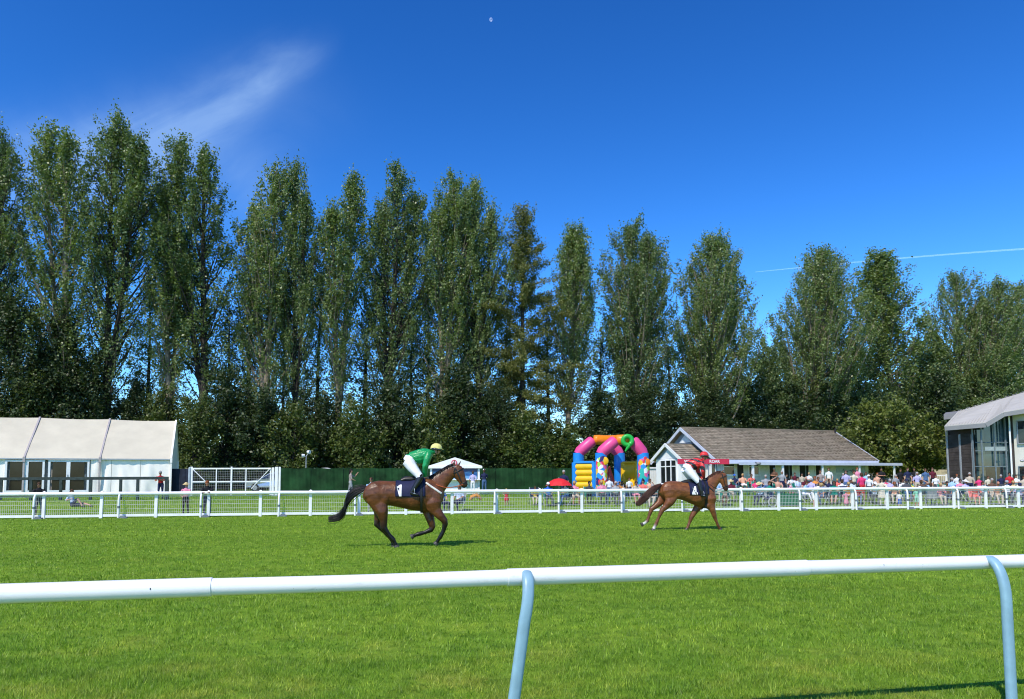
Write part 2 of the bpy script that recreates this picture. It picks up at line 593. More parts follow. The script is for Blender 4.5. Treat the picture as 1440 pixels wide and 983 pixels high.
for px, base_off, lean in ((738, 0.13, -0.15), (1381, 0.15, 0.0), (2150, 0.15, 0.0), (-1400, 0.15, 0.0)):
    t = rail_at(px) - O
    c = t - rnor * base_off
    pts, rad = [], []
    for z in (0.0, 0.2, 0.45, 0.65, 0.80):
        k = 1 - z / 1.05
        pts.append(Vector((c.x + lean * k, c.y, z)))
    up0 = Vector((c.x, c.y, 0.80))
    top = t + Vector((0, 0, 0.030)) - rnor * 0.012
    for k in range(1, 9):       # swan neck over to the rail
        a = k / 8 * math.pi / 2
        h = up0 + (Vector((top.x, top.y, 0)) - Vector((up0.x, up0.y, 0))) * (1 - math.cos(a)) + Vector((0, 0, (top.z - 0.80) * math.sin(a)))
        h.x += lean * (1 - h.z / 1.05) * (1 - k / 8)
        pts.append(h)
    n = len(pts)
    rad = [(0.035, 0.029)] * (n - 4) + [(0.035, 0.028), (0.034, 0.026), (0.031, 0.022), (0.024, 0.014)]
    m = MB(); m.loft(pts, rad, tuple(rdir), 20, superq=0.8)
    ps = obj('rail_post', m, M_BLUE, fr)
    m = MB(); m.loft([(c.x + lean, c.y, -0.01), (c.x + lean, c.y, 0.05)], [0.05, 0.045], (1, 0, 0), 16)
    obj('ground_socket', m, M_DARKDOT, ps)

# ================================================================== far running rail and mesh fence
M_WHITE = mat('white painted timber', (0.80, 0.81, 0.80), 0.5, 0.35, 0.05, 3.0)
M_WHITE2 = mat('white rail plastic far', (0.78, 0.80, 0.79), 0.4, 0.4, 0.05, 0.9)
M_WIRE = mat('white coated wire', (0.60, 0.61, 0.59), 0.5, 0.3, 0.0)
M_BAND = mat('grey rubber band', (0.16, 0.19, 0.21), 0.7, 0.3, 0.1)
thick = [-25, 61, 142, 219, 293, 366, 436.5, 505, 571, 636, 699, 760, 819, 877, 934, 989, 1043, 1096, 1149, 1200, 1249, 1296, 1343, 1388, 1434, 1478]
thin = [-75, 50, 169, 284, 393, 500, 600, 695, 785, 873, 958, 1042, 1123, 1202, 1274, 1345, 1413, 1478]
fang = math.atan2(FDIR.y, FDIR.x)
F0 = fence_pt(61)
mf = thing('mesh_fence', 'white post fence with wire mesh panels along the far side of the course', 'fence', F0, fang)


def floc(px, off):
    p = fence_pt(px)
    return ((p - F0).dot(FDIR), off)


m = MB()
m.box(-0.065, 0.065, -0.055, 0.055, -0.1, 1.2)
m.add([(-0.075, -0.065, 1.2), (0.075, -0.065, 1.2), (0.075, 0.065, 1.2), (-0.075, 0.065, 1.2), (0, 0, 1.26)], [(0, 3, 2, 1), (0, 1, 4), (1, 2, 4), (2, 3, 4), (3, 0, 4)])
POSTM = m.mesh('post'); POSTM.materials.append(M_WHITE)
rs = random.Random(3)
for px in thick:
    x, y = floc(px, 0.16)
    o = obj('post', POSTM, None, mf, (x, y, 0), (rs.uniform(-.012, .012), rs.uniform(-.012, .012), rs.uniform(-.1, .1)))
for i in range(len(thick) - 1):
    x0, x1 = floc(thick[i], 0)[0] + 0.066, floc(thick[i + 1], 0)[0] - 0.066
    jz = rs.uniform(-0.012, 0.012)
    m = MB(); m.box(x0, x1, 0.13, 0.17, 0.06 + jz, 0.175 + jz)
    obj('bottom_board', m, M_WHITE, mf)
    m = MB()
    n = max(6, int((x1 - x0) / 0.082))
    for k in range(n + 1):
        x = x0 + 0.01 + (x1 - x0 - 0.02) * k / n
        m.box(x - 0.0038, x + 0.0038, 0.172, 0.182, 0.12, 1.0)
    for z, h in ((0.995, 0.02), (0.80, 0.006), (0.62, 0.006), (0.42, 0.006), (0.26, 0.006)):
        m.box(x0, x1, 0.165, 0.171, z - h, z + h)
    obj('wire_panel', m, M_WIRE, mf, kind='stuff')
fr2 = thing('running_rail', 'white tubular running rail in front of the far mesh fence', 'rail', F0, fang)
m = MB()
m.loft([(0, 0, -0.1), (0, 0, 0.5), (0, 0, 0.85), (0, 0.03, 1.0), (0, 0.10, 1.10)], [0.05, 0.05, 0.048, 0.045, 0.04], (1, 0, 0), 12)
SLIM = m.mesh('rail_post'); SLIM.materials.append(M_WHITE2)
m = MB(); m.loft([(0, 0, 0.46), (0, 0, 0.56)], [0.058, 0.058], (1, 0, 0), 12)
BANDM = m.mesh('rubber_band'); BANDM.materials.append(M_BAND)
m = MB(); m.box(0.05, 0.38, -0.10, 0.10, -0.02, 0.07); m.box(0.1, 0.3, -0.07, 0.07, 0.07, 0.12)  # low dark grey block to the right of each slim post base
BLOCKM = m.mesh('base_block'); BLOCKM.materials.append(M_BAND)
for i, px in enumerate(thin):
    x, y = floc(px, -0.08)
    p = obj('rail_post', SLIM, None, fr2, (x, y, 0), (0, rs.uniform(-.02, .02), 0))
    obj('rubber_band', BANDM, None, p)
    obj('base_block', BLOCKM, None, p)
for i in range(len(thin) - 1):
    x0, x1 = floc(thin[i], 0)[0], floc(thin[i + 1], 0)[0]
    m = MB()
    sag = rs.uniform(0.0, 0.012)
    r = 0.078 + 0.001 * (i % 2)
    m.loft([(x0 + (x1 - x0) * k / 6 + (0.002 if k == 0 else 0), 0.04, 1.13 - sag * math.sin(math.pi * k / 6)) for k in range(7)], [(r, 0.062)] * 7, (0, 0, 1), 14)
    obj('rail_tube', m, M_WHITE2, fr2)
# ================================================================== trees
M_BARK = mat('poplar bark', (0.27, 0.225, 0.165), 0.9, 0.2, 0.25, 1.6, bump=0.6, bscale=9)
M_BARK_D = mat('dark bark', (0.055, 0.048, 0.04), 0.9, 0.2, 0.25, 1.6, bump=0.6, bscale=9)
L_POP = leaf_mat('poplar leaves', (0.072, 0.119, 0.044), (0.177, 0.246, 0.091), (0.373, 0.442, 0.262), 0.10, 0.30, 0.40)
L_POP2 = leaf_mat('poplar leaves darker', (0.058, 0.102, 0.041), (0.144, 0.207, 0.083), (0.317, 0.386, 0.235), 0.08, 0.28, 0.42)
L_LARCH = leaf_mat('larch needles', (0.075, 0.099, 0.026), (0.158, 0.176, 0.048), (0.254, 0.254, 0.105), 0.08, 0.25, 0.6)
L_BUSH = leaf_mat('understorey leaves', (0.034, 0.062, 0.015), (0.098, 0.138, 0.032), (0.20, 0.23, 0.075), 0.06, 0.25, 0.5)
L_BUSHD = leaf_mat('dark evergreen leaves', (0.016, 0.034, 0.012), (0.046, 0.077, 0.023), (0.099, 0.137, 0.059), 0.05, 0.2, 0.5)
L_ROUND = leaf_mat('sycamore leaves', (0.055, 0.087, 0.016), (0.130, 0.171, 0.031), (0.244, 0.262, 0.065), 0.06, 0.25, 0.5)


def tube_np(paths, rads, seg=5):
    Vs, Fs, b = [], [], 0
    th = np.linspace(0, 2 * np.pi, seg, endpoint=False)
    for P_, r_ in zip(paths, rads):
        P_ = np.asarray(P_, float); r_ = np.asarray(r_, float)
        n = len(P_)
        T = np.gradient(P_, axis=0)
        T /= np.linalg.norm(T, axis=1, keepdims=True) + 1e-9
        ref = np.where(np.abs(T[:, 2:3]) > 0.9, np.array([[1., 0, 0]]), np.array([[0, 0, 1.]]))
        a = np.cross(T, ref); a /= np.linalg.norm(a, axis=1, keepdims=True) + 1e-9
        c = np.cross(T, a)
        ring = P_[:, None] + r_[:, None, None] * (np.cos(th)[None, :, None] * a[:, None] + np.sin(th)[None, :, None] * c[:, None])
        Vs.append(ring.reshape(-1, 3))
        i, k = np.meshgrid(np.arange(n - 1), np.arange(seg), indexing='ij')
        k2 = (k + 1) % seg
        Fs.append(np.stack([b + i * seg + k, b + i * seg + k2, b + (i + 1) * seg + k2, b + (i + 1) * seg + k], -1).reshape(-1, 4))
        b += n * seg
    return np.concatenate(Vs), np.concatenate(Fs)


def leaves_np(C, D, size, g, up=0.5, outw=None, aspect=0.62, droop=0.0):
    """C centres, D stem direction; one rhombic leaf blade each"""
    n = len(C)
    nrm = g.normal(0, 1, (n, 3)) * 0.85
    nrm[:, 2] += up
    if outw is not None: nrm += outw * 0.55
    nrm /= np.linalg.norm(nrm, axis=1, keepdims=True) + 1e-9
    u = g.normal(0, 0.8, (n, 3)) + D
    u[:, 2] -= droop
    u -= nrm * (u * nrm).sum(1, keepdims=True)
    u /= np.linalg.norm(u, axis=1, keepdims=True) + 1e-9
    w = np.cross(nrm, u)
    s = (size * g.uniform(0.6, 1.35, n))[:, None]
    fold = nrm * s * 0.10
    V = np.stack([C - u * s * 0.5, C + w * s * aspect * 0.5 + fold - u * s * 0.06, C + u * s * 0.5, C - w * s * aspect * 0.5 + fold - u * s * 0.06], 1)
    return V.reshape(-1, 3)


def curve(p0, d0, L, g, n=6, upbend=0.5, wob=0.06):
    P_ = [np.array(p0, float)]
    d = np.array(d0, float); d /= np.linalg.norm(d)
    st = L / (n - 1)
    for i in range(n - 1):
        d = d + np.array([0, 0, upbend / (n - 1)]) + g.normal(0, wob, 3)
        d /= np.linalg.norm(d)
        P_.append(P_[-1] + d * st)
    return np.array(P_)


def along(P_, s):
    s = np.atleast_1d(s) * (len(P_) - 1)
    i = np.minimum(s.astype(int), len(P_) - 2)
    f = (s - i)[:, None]
    return P_[i] * (1 - f) + P_[i + 1] * f


TREES = {}


def reuse_tree(key, name, label, cat, group, loc, H, Rr, leafm, bark, rz):
    """another tree of the same kind: shared mesh data, its own size, turn and leaf colour"""
    tm_, cm_, H1, R1 = TREES[key]
    t = thing(name, label, cat, loc, rz, group)
    t.scale = (Rr / R1, Rr / R1, H / H1)
    for nm, me, mt in (('trunk', tm_, bark), ('crown', cm_, leafm)):
        o = obj(nm, me, None, t)
        o.material_slots[0].link = 'OBJECT'; o.material_slots[0].material = mt
    return t


def finish_tree(name, label, cat, group, loc, paths, rads, LV, leafm, bark, key=None, H=1, Rr=1):
    t = thing(name, label, cat, loc, 0, group)
    big = [i for i, r in enumerate(rads) if max(r) > 0.05]
    sml = [i for i, r in enumerate(rads) if max(r) <= 0.05]
    V, F = tube_np([paths[i] for i in big], [rads[i] for i in big], 7) if big else (np.zeros((0, 3)), np.zeros((0, 4), int))
    if sml:
        V2, F2 = tube_np([paths[i] for i in sml], [rads[i] for i in sml], 3)
        V, F = np.concatenate([V, V2]), np.concatenate([F, F2 + len(V)])
    tr = obj('trunk', np_mesh('trunk', V, F, True), bark, t)
    F = np.arange(len(LV), dtype=np.int32).reshape(-1, 4)
    o = obj('crown', np_mesh('crown', LV, F), leafm, t)
    if key is not None: TREES[key] = (tr.data, o.data, H, Rr)
    return t


def clumps(paths, picks, g, per, sp, su, size, droop=0.0, up=0.5, tight=0.75, twig=None):
    Cs, Ds, Os = [], [], []
    for P_, ss in zip(paths, picks):
        if len(ss) == 0: continue
        c = along(P_, ss)
        d = along(P_, np.minimum(ss + 0.08, 1)) - along(P_, np.maximum(ss - 0.08, 0))
        d /= np.linalg.norm(d, axis=1, keepdims=True) + 1e-9
        off = g.normal(0, 1, c.shape) * su * 1.0
        cc = c + off
        if twig is not None:
            for a, b in zip(c[::2], cc[::2]):
                twig[0].append(np.array([a, (a + b) / 2 + [0, 0, 0.05], b])); twig[1].append([0.022, 0.016, 0.008])
        for k in range(len(cc)):
            n = max(6, int(per * g.uniform(0.55, 1.4)))
            q = g.normal(0, 1, (n, 3))
            q = q * su * tight + d[k] * (g.normal(0, sp, n))[:, None]
            Cs.append(cc[k] + q)
            Ds.append(np.repeat(d[k][None], n, 0))
            Os.append(q / (np.linalg.norm(q, axis=1, keepdims=True) + 1e-6))
    C = np.concatenate(Cs); D = np.concatenate(Ds); Ow = np.concatenate(Os)
    return leaves_np(C, D, size, g, up, Ow, droop=droop)


def poplar(seed, label, px, Y, top_y, half_px, spires=None, lean=0.0, t0=0.26, dens=1.0, leafm=None, dark=False, sparse=0.5, name='poplar_tree', src=None):
    g = np.random.default_rng(seed)
    base = gp(px, Y)
    H = (at(px, top_y, Y).z - base.z) * 1.0
    Rr = 1.12 * half_px * Y / FPX
    if src: return reuse_tree(('p', src), name, label, 'tree', 'poplars along the back of the course', base, H, Rr, leafm or L_POP, M_BARK_D if dark else M_BARK, (0.35 if seed == 14 else math.pi + 0.5 * math.sin(seed)))
    paths, rads, limbs, picks = [], [], [], []
    spires = spires or [(0.0, 1.0)]
    leaders = []
    # main stem
    for i, (dx, hf) in enumerate(spires):
        n = 12
        z = np.linspace(0, H * hf * 0.97, n)
        tt = z / H
        split = 0.22 + 0.06 * i
        k = np.clip((tt - split) / 0.5, 0, 1)
        x = lean * Rr * tt + dx * Rr * (k ** 0.8) + np.cumsum(g.normal(0, 0.05, n)) * 0.6
        y = (np.cumsum(g.normal(0, 0.06, n)) + g.uniform(-0.6, 0.6) * k * Rr * (1 if i else 0.2))
        y = y - y[0]; x = x - x[0]
        P_ = np.stack([x, y, z - 0.3 * (z == 0)], 1)
        r0 = (0.0105 * H + 0.06) * (1.0 if i == 0 else 0.75)
        r = r0 * (1 - tt) ** 0.85 + 0.02
        r[0] *= 1.35
        if i > 0:
            st = max(0, int(split * n) - 1)
            P_, r = P_[st:], r[st:]
        paths.append(P_); rads.append(r)
        leaders.append((P_, hf, dx))
    # limbs reach for points inside an uneven ovate crown and sweep upwards to them
    lob = [g.uniform(0, 6.28) for _ in range(6)]
    allz = np.array([l[0][-1, 2] for l in leaders])

    def env(t, a):
        e = np.interp(t, [0.08, 0.2, 0.36, 0.5, 0.64, 0.78, 0.88, 0.95, 1.0], [0.50, 0.66, 0.80, 0.93, 1.0, 0.94, 0.72, 0.44, 0.12])
        return e * (1 + 0.16 * math.sin(a * 2 + t * 9 + lob[0]) + 0.13 * math.sin(a * 3 - t * 17 + lob[1]) + 0.10 * math.sin(t * 31 + a + lob[2]))

    nlimb = int(185 * dens)
    for j in range(nlimb):
        P_, hf, dx = leaders[j % len(leaders)]
        t = t0 + (1.0 - t0) * ((j + g.uniform(0, 1)) / nlimb) ** 0.66
        if t > hf: t = t0 + (hf - t0) * g.uniform(0.5, 1.0)
        a = j * 2.399 + g.normal(0, 0.4)
        share = 1.0 if len(leaders) == 1 else 0.86
        r = Rr * share * env(t / hf, a) * math.sqrt(g.uniform(0.12, 1.0))
        zz = P_[:, 2]
        tz = t * H * 0.985
        cx0 = np.interp(tz, zz, P_[:, 0]); cy0 = np.interp(tz, zz, P_[:, 1])
        tip = np.array([cx0 + r * math.cos(a), cy0 + r * math.sin(a), tz])
        sz = max(zz[0], 0.10 * H, tz - r * g.uniform(1.3, 2.1) - 0.8)
        p0 = np.array([np.interp(sz, zz, P_[:, 0]), np.interp(sz, zz, P_[:, 1]), sz])
        c = np.array([p0[0] * 0.35 + tip[0] * 0.65, p0[1] * 0.35 + tip[1] * 0.65, sz + 0.38 * (tz - sz)])
        f = np.linspace(0, 1, 7)[:, None]
        Q = (1 - f) ** 2 * p0 + 2 * f * (1 - f) * c + f ** 2 * tip
        Q[1:-1] += g.normal(0, 0.06, (5, 3))
        limbs.append(Q)
        L = np.linalg.norm(np.diff(Q, axis=0), axis=1).sum()
        paths.append(Q); rads.append(np.linspace(0.022 + 0.010 * L, 0.009, 7))
        pk = max(3, int(L * 0.78))
        thin_ = np.interp(t, [t0, t0 + 0.16, t0 + 0.34], [1 - sparse, 1 - 0.5 * sparse, 1.0])
        ss = g.uniform(0.42, 1.0, pk)
        ss = ss[g.uniform(0, 1, pk) < thin_]
        picks.append(np.concatenate([ss, [1.0] if g.uniform() < thin_ else []]))
    for P_, hf, dx in leaders:
        limbs.append(P_[-3:]); picks.append(g.uniform(0.3, 0.95, 12))
    twig = ([], [])
    LV = clumps(limbs, picks, g, 44, 0.41, 0.34, 0.225, up=0.5, tight=0.50, twig=twig)
    # a few bare twigs low down, dead snags
    for j in range(14):
        t = g.uniform(0.12, 0.45)
        P_ = paths[0]
        p0 = along(P_, np.array([t]))[0]
        a = g.uniform(0, 6.28); ang = R(g.uniform(40, 85))
        Q = curve(p0, [math.sin(ang) * math.cos(a), math.sin(ang) * math.sin(a), math.cos(ang)], Rr * g.uniform(0.4, 0.9), g, 5, 0.25, 0.12)
        paths.append(Q); rads.append(np.linspace(0.035, 0.008, 5))
    paths += twig[0]; rads += twig[1]
    return finish_tree(name, label, 'tree', 'poplars along the back of the course', base, paths, rads, LV, leafm or L_POP, M_BARK_D if dark else M_BARK, ('p', seed), H, Rr)


def larch(seed, label, px, Y, top_y, half_px, leafm=None, droop=0.5, name='larch_tree', group='conifers in the tree belt', per=34, t0=0.1, key=None):
    g = np.random.default_rng(seed)
    base = gp(px, Y)
    H = at(px, top_y, Y).z - base.z
    Rr = half_px * Y / FPX
    if key in TREES: return reuse_tree(key, name, label, 'tree', group, base, H, Rr, leafm or L_LARCH, M_BARK_D, seed * 1.7)
    n = 12
    z = np.linspace(-0.3, H * 0.99, n)
    P_ = np.stack([np.cumsum(g.normal(0, 0.05, n)), np.cumsum(g.normal(0, 0.05, n)), z], 1)
    paths, rads = [P_], [(0.011 * H + 0.05) * (1 - np.linspace(0, 1, n)) ** 0.9 + 0.015]
    limbs, picks = [], []
    nl = int(H * 5.4)
    for j in range(nl):
        t = t0 + (0.98 - t0) * (j + g.uniform(0, 1)) / nl
        p0 = along(P_, np.array([t]))[0]
        L = Rr * np.interp(t, [0, 0.35, 0.7, 1.0], [0.85, 1.05, 0.75, 0.12]) * g.uniform(0.5, 1.3)
        a = j * 2.399 + g.normal(0, 0.5)
        el = R(np.interp(t, [0.1, 0.6, 1.0], [2, 22, 55]) + g.normal(0, 9))
        Q = curve(p0, [math.cos(el) * math.cos(a), math.cos(el) * math.sin(a), math.sin(el)], max(0.4, L), g, 6, -0.25 if t < 0.7 else 0.1, 0.06)
        limbs.append(Q); paths.append(Q); rads.append(np.linspace(0.03, 0.008, 6))
        picks.append(g.uniform(0.15, 1.0, max(2, int(L / 0.42))))
    LV = clumps(limbs, picks, g, per, 0.36, 0.22, 0.19, droop=droop, up=0.5)
    return finish_tree(name, label, 'tree', group, base, paths, rads, LV, leafm or L_LARCH, M_BARK_D, key, H, Rr)


def bush(seed, label, px, Y, top_y, half_px, leafm=None, low=0.02, dens=1.0, size=0.23, name='understorey_tree', group='understorey trees below the poplars', cat='tree', trunk_r=0.14, cone=0.0, round_=False, key=None):
    g = np.random.default_rng(seed)
    base = gp(px, Y)
    H = at(px, top_y, Y).z - base.z
    Rr = half_px * Y / FPX
    if key in TREES: return reuse_tree(key, name, label, cat, group, base, H, Rr, leafm or L_BUSH, M_BARK_D, seed * 1.3)
    paths, rads, limbs, picks = [], [], [], []
    n = 7
    z = np.linspace(-0.3, H * 0.8, n)
    P_ = np.stack([np.cumsum(g.normal(0, 0.08, n)), np.cumsum(g.normal(0, 0.08, n)), z], 1)
    paths.append(P_); rads.append(np.linspace(trunk_r, 0.03, n))
    nl = int((20 + 5.0 * Rr * H / 2.2) * dens)
    for j in range(nl):
        # aim points over the crown surface, uneven
        ph = math.acos(1 - 2 * g.uniform(0.0, 0.92))
        a = j * 2.399 + g.normal(0, 0.6)
        lob = 0.80 + 0.20 * math.sin(a * 3 + seed) * math.sin(ph * 4 + seed * 1.7) + g.normal(0, 0.10)
        cz = H * (0.5 + low * 0.5)
        hz = H * 0.5 * (1 - low)
        hzz = math.cos(ph)
        rr = Rr * math.sin(ph) * (1 - cone * hzz) * lob
        tip = np.array([rr * math.cos(a), rr * math.sin(a), cz + hz * hzz * (lob if hzz > 0 else 1)])
        sz = np.clip((tip[2] * g.uniform(0.35, 0.8)), 0.1, H * 0.78)
        p0 = along(P_, np.array([np.clip((sz + 0.3) / (H * 0.8 + 0.3), 0, 1)]))[0]
        mid = (p0 + tip) / 2 + np.array([0, 0, 0.12 * np.linalg.norm(tip - p0)]) * (1 if hzz > -0.3 else -0.2)
        Q = np.array([p0, (p0 * 0.6 + mid * 0.4), mid, (mid * 0.5 + tip * 0.5), tip])
        limbs.append(Q); paths.append(Q); rads.append(np.linspace(0.045, 0.010, 5))
        picks.append(np.concatenate([g.uniform(0.35, 1.0, 4), g.uniform(0.8, 1.0, 4)]))
    LV = clumps(limbs, picks, g, 21, 0.30, 0.30, size * 1.08, up=0.6, tight=0.62)
    return finish_tree(name, label, cat, group, base, paths, rads, LV, leafm or L_BUSH, M_BARK_D, key, H, Rr)


def row_d(px):          # the poplar belt runs away to the right
    a = az(px)
    X0, Y0, X1, Y1 = az(100) * 64, 64.0, az(1370) * 98, 98.0
    dx, dy = X1 - X0, Y1 - Y0
    t = (Y0 * a - X0) / (dx - dy * a)
    return Y0 + dy * t


POP = [
    (11, 'tall dark poplar cut by the left edge of the picture', -22, 178, 46, [(0, 1.0), (0.5, 0.9)], 0, 0.12, 1.2, 1, True, 0.1),
    (12, 'tall poplar with a narrow separate spire, first full one from the left', 86, 168, 50, [(0.0, 0.97), (-0.55, 1.0)], -0.2, 0.28, 0.85, 0, False, 0.45),
    (13, 'tallest poplar with a dense rounded top, above the marquee doors', 146, 158, 56, [(-0.1, 1.0), (0.45, 0.93)], 0.1, 0.38, 1.05, 1, True, 0.55),
    (15, 'poplar with a leafy low side clump, just left of the marquee end', 238, 262, 34, [(0, 1.0), (-0.4, 0.85)], 0, 0.22, 0.75, 0, False, 0.4),
    (14, 'broad poplar with one rounded top rising over the marquee end', 285, 192, 52, [(-0.1, 1.0), (0.4, 0.9)], -0.15, 0.36, 1.0, 1, True, 0.5),
    (16, 'pale poplar with twin tops, left one of the pair above the white gate', 366, 228, 50, [(0.1, 1.0), (-0.35, 0.88)], 0.1, 0.30, 0.9, 0, False, 0.45),
    (17, 'poplar of the twin tops above the white gate, right one', 417, 222, 40, [(0.2, 1.0), (0.75, 0.86)], 0.15, 0.36, 0.9, 1, True, 0.5),
    (18, 'slender poplar with a bare pale trunk reaching down to the green screen', 473, 240, 36, [(0.25, 1.0), (-0.2, 0.87)], 0.1, 0.36, 0.85, 0, False, 0.5),
    (19, 'wide poplar with several upright tops above the first jockey', 541, 226, 54, [(0.15, 1.0), (0.6, 0.93), (-0.25, 0.9)], 0.1, 0.36, 1.15, 1, True, 0.45),
    (20, 'tall poplar with a pale trunk, left of the pair above the kiosk', 622, 242, 42, [(0.25, 1.0), (-0.1, 0.9)], 0.1, 0.28, 0.95, 0, False, 0.35),
    (21, 'dense poplar, right of the pair above the kiosk', 676, 252, 44, [(0.1, 1.0), (0.45, 0.95)], 0.1, 0.24, 1.05, 0, True, 0.3),
    (22, 'slim poplar with a long bare cream trunk left of the bouncy castle', 799, 317, 33, [(0.25, 1.0)], 0.1, 0.36, 1.0, 0, False, 0.5),
    (23, 'full bodied poplar standing straight above the bouncy castle', 890, 309, 56, [(0.0, 1.0), (0.35, 0.94)], 0.05, 0.24, 1.45, 1, False, 0.3),
    (24, 'broad poplar above the left gable of the clubhouse', 993, 328, 58, [(0.15, 1.0)], 0.2, 0.22, 1.5, 0, False, 0.3),
    (25, 'broad windswept poplar above the right half of the clubhouse roof', 1135, 348, 64, [(0.2, 1.0)], 0.25, 0.22, 1.7, 0, False, 0.3),
    (26, 'slender open poplar behind the round leafy tree', 1262, 356, 42, [(0.15, 1.0), (-0.3, 0.8)], 0.1, 0.28, 1.0, 0, False, 0.45),
    (27, 'bushy poplar behind the grey roofed glass building', 1360, 378, 60, [(-0.1, 1.0), (0.55, 0.93)], 0.1, 0.10, 1.7, 0, False, 0.1),
    (28, 'poplar cut by the right edge of the picture', 1445, 396, 50, [(0.0, 1.0)], 0, 0.10, 1.2, 1, False, 0.1),
]
SRC = {11: 13, 14: 12, 15: 18, 17: 16, 21: 19, 26: 22, 28: 27}
for sd, lb, px, ty, hp, sps, ln, t0_, dn, lm, dk, sp_ in sorted(POP, key=lambda q: q[0] in SRC):
    poplar(sd, lb, px, row_d(px), ty, hp, sps, ln, max(0.1, t0_ - 0.06), dn * 1.05, (L_POP, L_POP2)[lm], dk, sp_ * 0.95, src=SRC.get(sd))

larch(31, 'olive larch with drooping feathery branches right of the kiosk', 735, row_d(735) - 1, 286, 72, per=64)
larch(32, 'thin dark larch standing between the marquee and gate poplars', 346, row_d(346) + 3, 330, 34, L_BUSHD, 0.6, per=20, t0=0.2)
larch(33, 'dark wispy larch behind the slender poplar by the green screen', 445, row_d(445) + 4, 380, 34, L_BUSHD, 0.6, per=18, t0=0.15)
larch(34, 'dark conifer behind the wide poplar above the first jockey', 600, row_d(600) + 4, 390, 36, L_BUSHD, 0.6, per=24)
larch(35, 'dark conifer between the larch and the cream trunked poplar', 770, row_d(770) + 2, 420, 34, L_BUSHD, 0.5, per=26)

for i, (px, ty, hp, pr_, lb) in enumerate([
    (205, 400, 30, 22, 'thin dark conifer between the tallest poplar and the low clumped one'),
    (318, 420, 30, 22, 'thin dark conifer above the left gate post'),
    (396, 440, 30, 20, 'thin dark conifer between the twin topped poplars'),
    (508, 430, 34, 22, 'wispy dark conifer above the rump of the bay horse'),
    (576, 440, 32, 24, 'wispy dark conifer just right of the first jockey'),
    (652, 430, 34, 26, 'dark conifer between the two poplars above the kiosk'),
    (706, 440, 34, 28, 'dark conifer at the left foot of the olive larch'),
    (846, 470, 34, 22, 'dark conifer over the left arm of the bouncy castle'),
    (942, 480, 36, 24, 'dark conifer between castle poplar and gable poplar'),
    (1198, 480, 38, 24, 'dark conifer right of the windswept poplar')]):
    larch(50 + i, lb, px, row_d(px) + 3 + (i % 3), ty, hp * 1.5, L_BUSHD if i % 2 else L_POP2, 0.5, per=int(pr_ * 1.15), t0=0.05, key=('l', i % 3))
UND = [  # px, extra depth, top y, half width px, material, label
    (12, -4, 415, 62, 0, 'dark leafy tree at the left edge behind the marquee'),
    (28, -6.5, 515, 46, 1, 'yellowish green bushy tree nearest behind the marquee at the left edge'),
    (82, -3, 452, 50, 0, 'leafy tree round the base of the first full poplar'),
    (128, -4, 520, 40, 0, 'low dark tree above the middle seam of the marquee roof'),
    (190, -2, 548, 34, 0, 'small dark tree above the right bay of the marquee roof'),
    (228, -5, 548, 36, 1, 'small light tree at the right end of the marquee ridge'),
    (272, -6, 560, 36, 1, 'light green bush beside the marquee end wall'),
    (318, -4, 545, 40, 0, 'dark bushy tree behind the left half of the white gate'),
    (366, -5, 560, 38, 0, 'dark bushy tree behind the right half of the white gate'),
    (410, -6, 575, 36, 1, 'light green bush over the start of the green screen'),
    (452, -3, 560, 34, 0, 'dark bush left of the bare pale trunk'),
    (505, -6, 570, 36, 1, 'yellow green bush right of the bare pale trunk'),
    (552, -4, 545, 40, 0, 'dark tree directly behind the first jockey'),
    (602, -6, 572, 36, 1, 'light green bush over the left side of the kiosk'),
    (650, -4, 540, 44, 0, 'dark tree behind the kiosk roof'),
    (700, -5, 555, 40, 0, 'dark tree right behind the kiosk'),
    (742, -7, 585, 38, 1, 'light green drooping bush over the middle of the green screen'),
    (790, -6, 600, 36, 1, 'light olive bush just left of the bouncy castle'),
    (845, -4, 575, 40, 0, 'dark tree directly behind the bouncy castle'),
    (905, -5, 560, 40, 0, 'dark tree between the bouncy castle and the porch'),
    (948, -4, 575, 36, 0, 'bushy tree behind the porch gable'),
    (1000, -3, 560, 40, 0, 'dark tree behind the left end of the clubhouse ridge'),
    (1052, -2, 540, 40, 0, 'tree behind the middle of the clubhouse ridge'),
    (1082, 0, 482, 42, 2, 'mid height broad tree left of the windswept poplar'),
    (1112, -3, 545, 40, 0, 'dark tree low behind the right half of the clubhouse ridge'),
    (1165, -3, 530, 44, 0, 'tree low behind the right end of the clubhouse ridge'),
    (1205, 0, 490, 46, 2, 'mid height tree between the windswept poplar and the open poplar'),
    (1240, -4, 545, 40, 0, 'dark tree behind the left of the round leafy tree'),
    (1312, 0, 470, 52, 2, 'mid height leafy tree left of the bushy poplar'),
    (1330, -8, 530, 40, 0, 'dark tree behind the left corner of the glass building'),
    (1400, -6, 500, 56, 2, 'leafy tree directly over the grey roof'),
]
for i, (px, dd, ty, hp, mi, lb) in enumerate(UND):
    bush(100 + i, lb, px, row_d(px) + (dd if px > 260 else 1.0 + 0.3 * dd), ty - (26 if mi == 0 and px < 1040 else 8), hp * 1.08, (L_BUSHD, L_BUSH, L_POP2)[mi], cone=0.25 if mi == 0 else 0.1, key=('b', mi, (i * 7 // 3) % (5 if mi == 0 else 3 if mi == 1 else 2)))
ORD = ['first', 'second', 'third', 'fourth', 'fifth', 'sixth', 'seventh', 'eighth', 'ninth', 'tenth', 'eleventh', 'twelfth', 'thirteenth', 'fourteenth', 'fifteenth', 'sixteenth', 'seventeenth', 'eighteenth', 'nineteenth', 'twentieth', 'last']
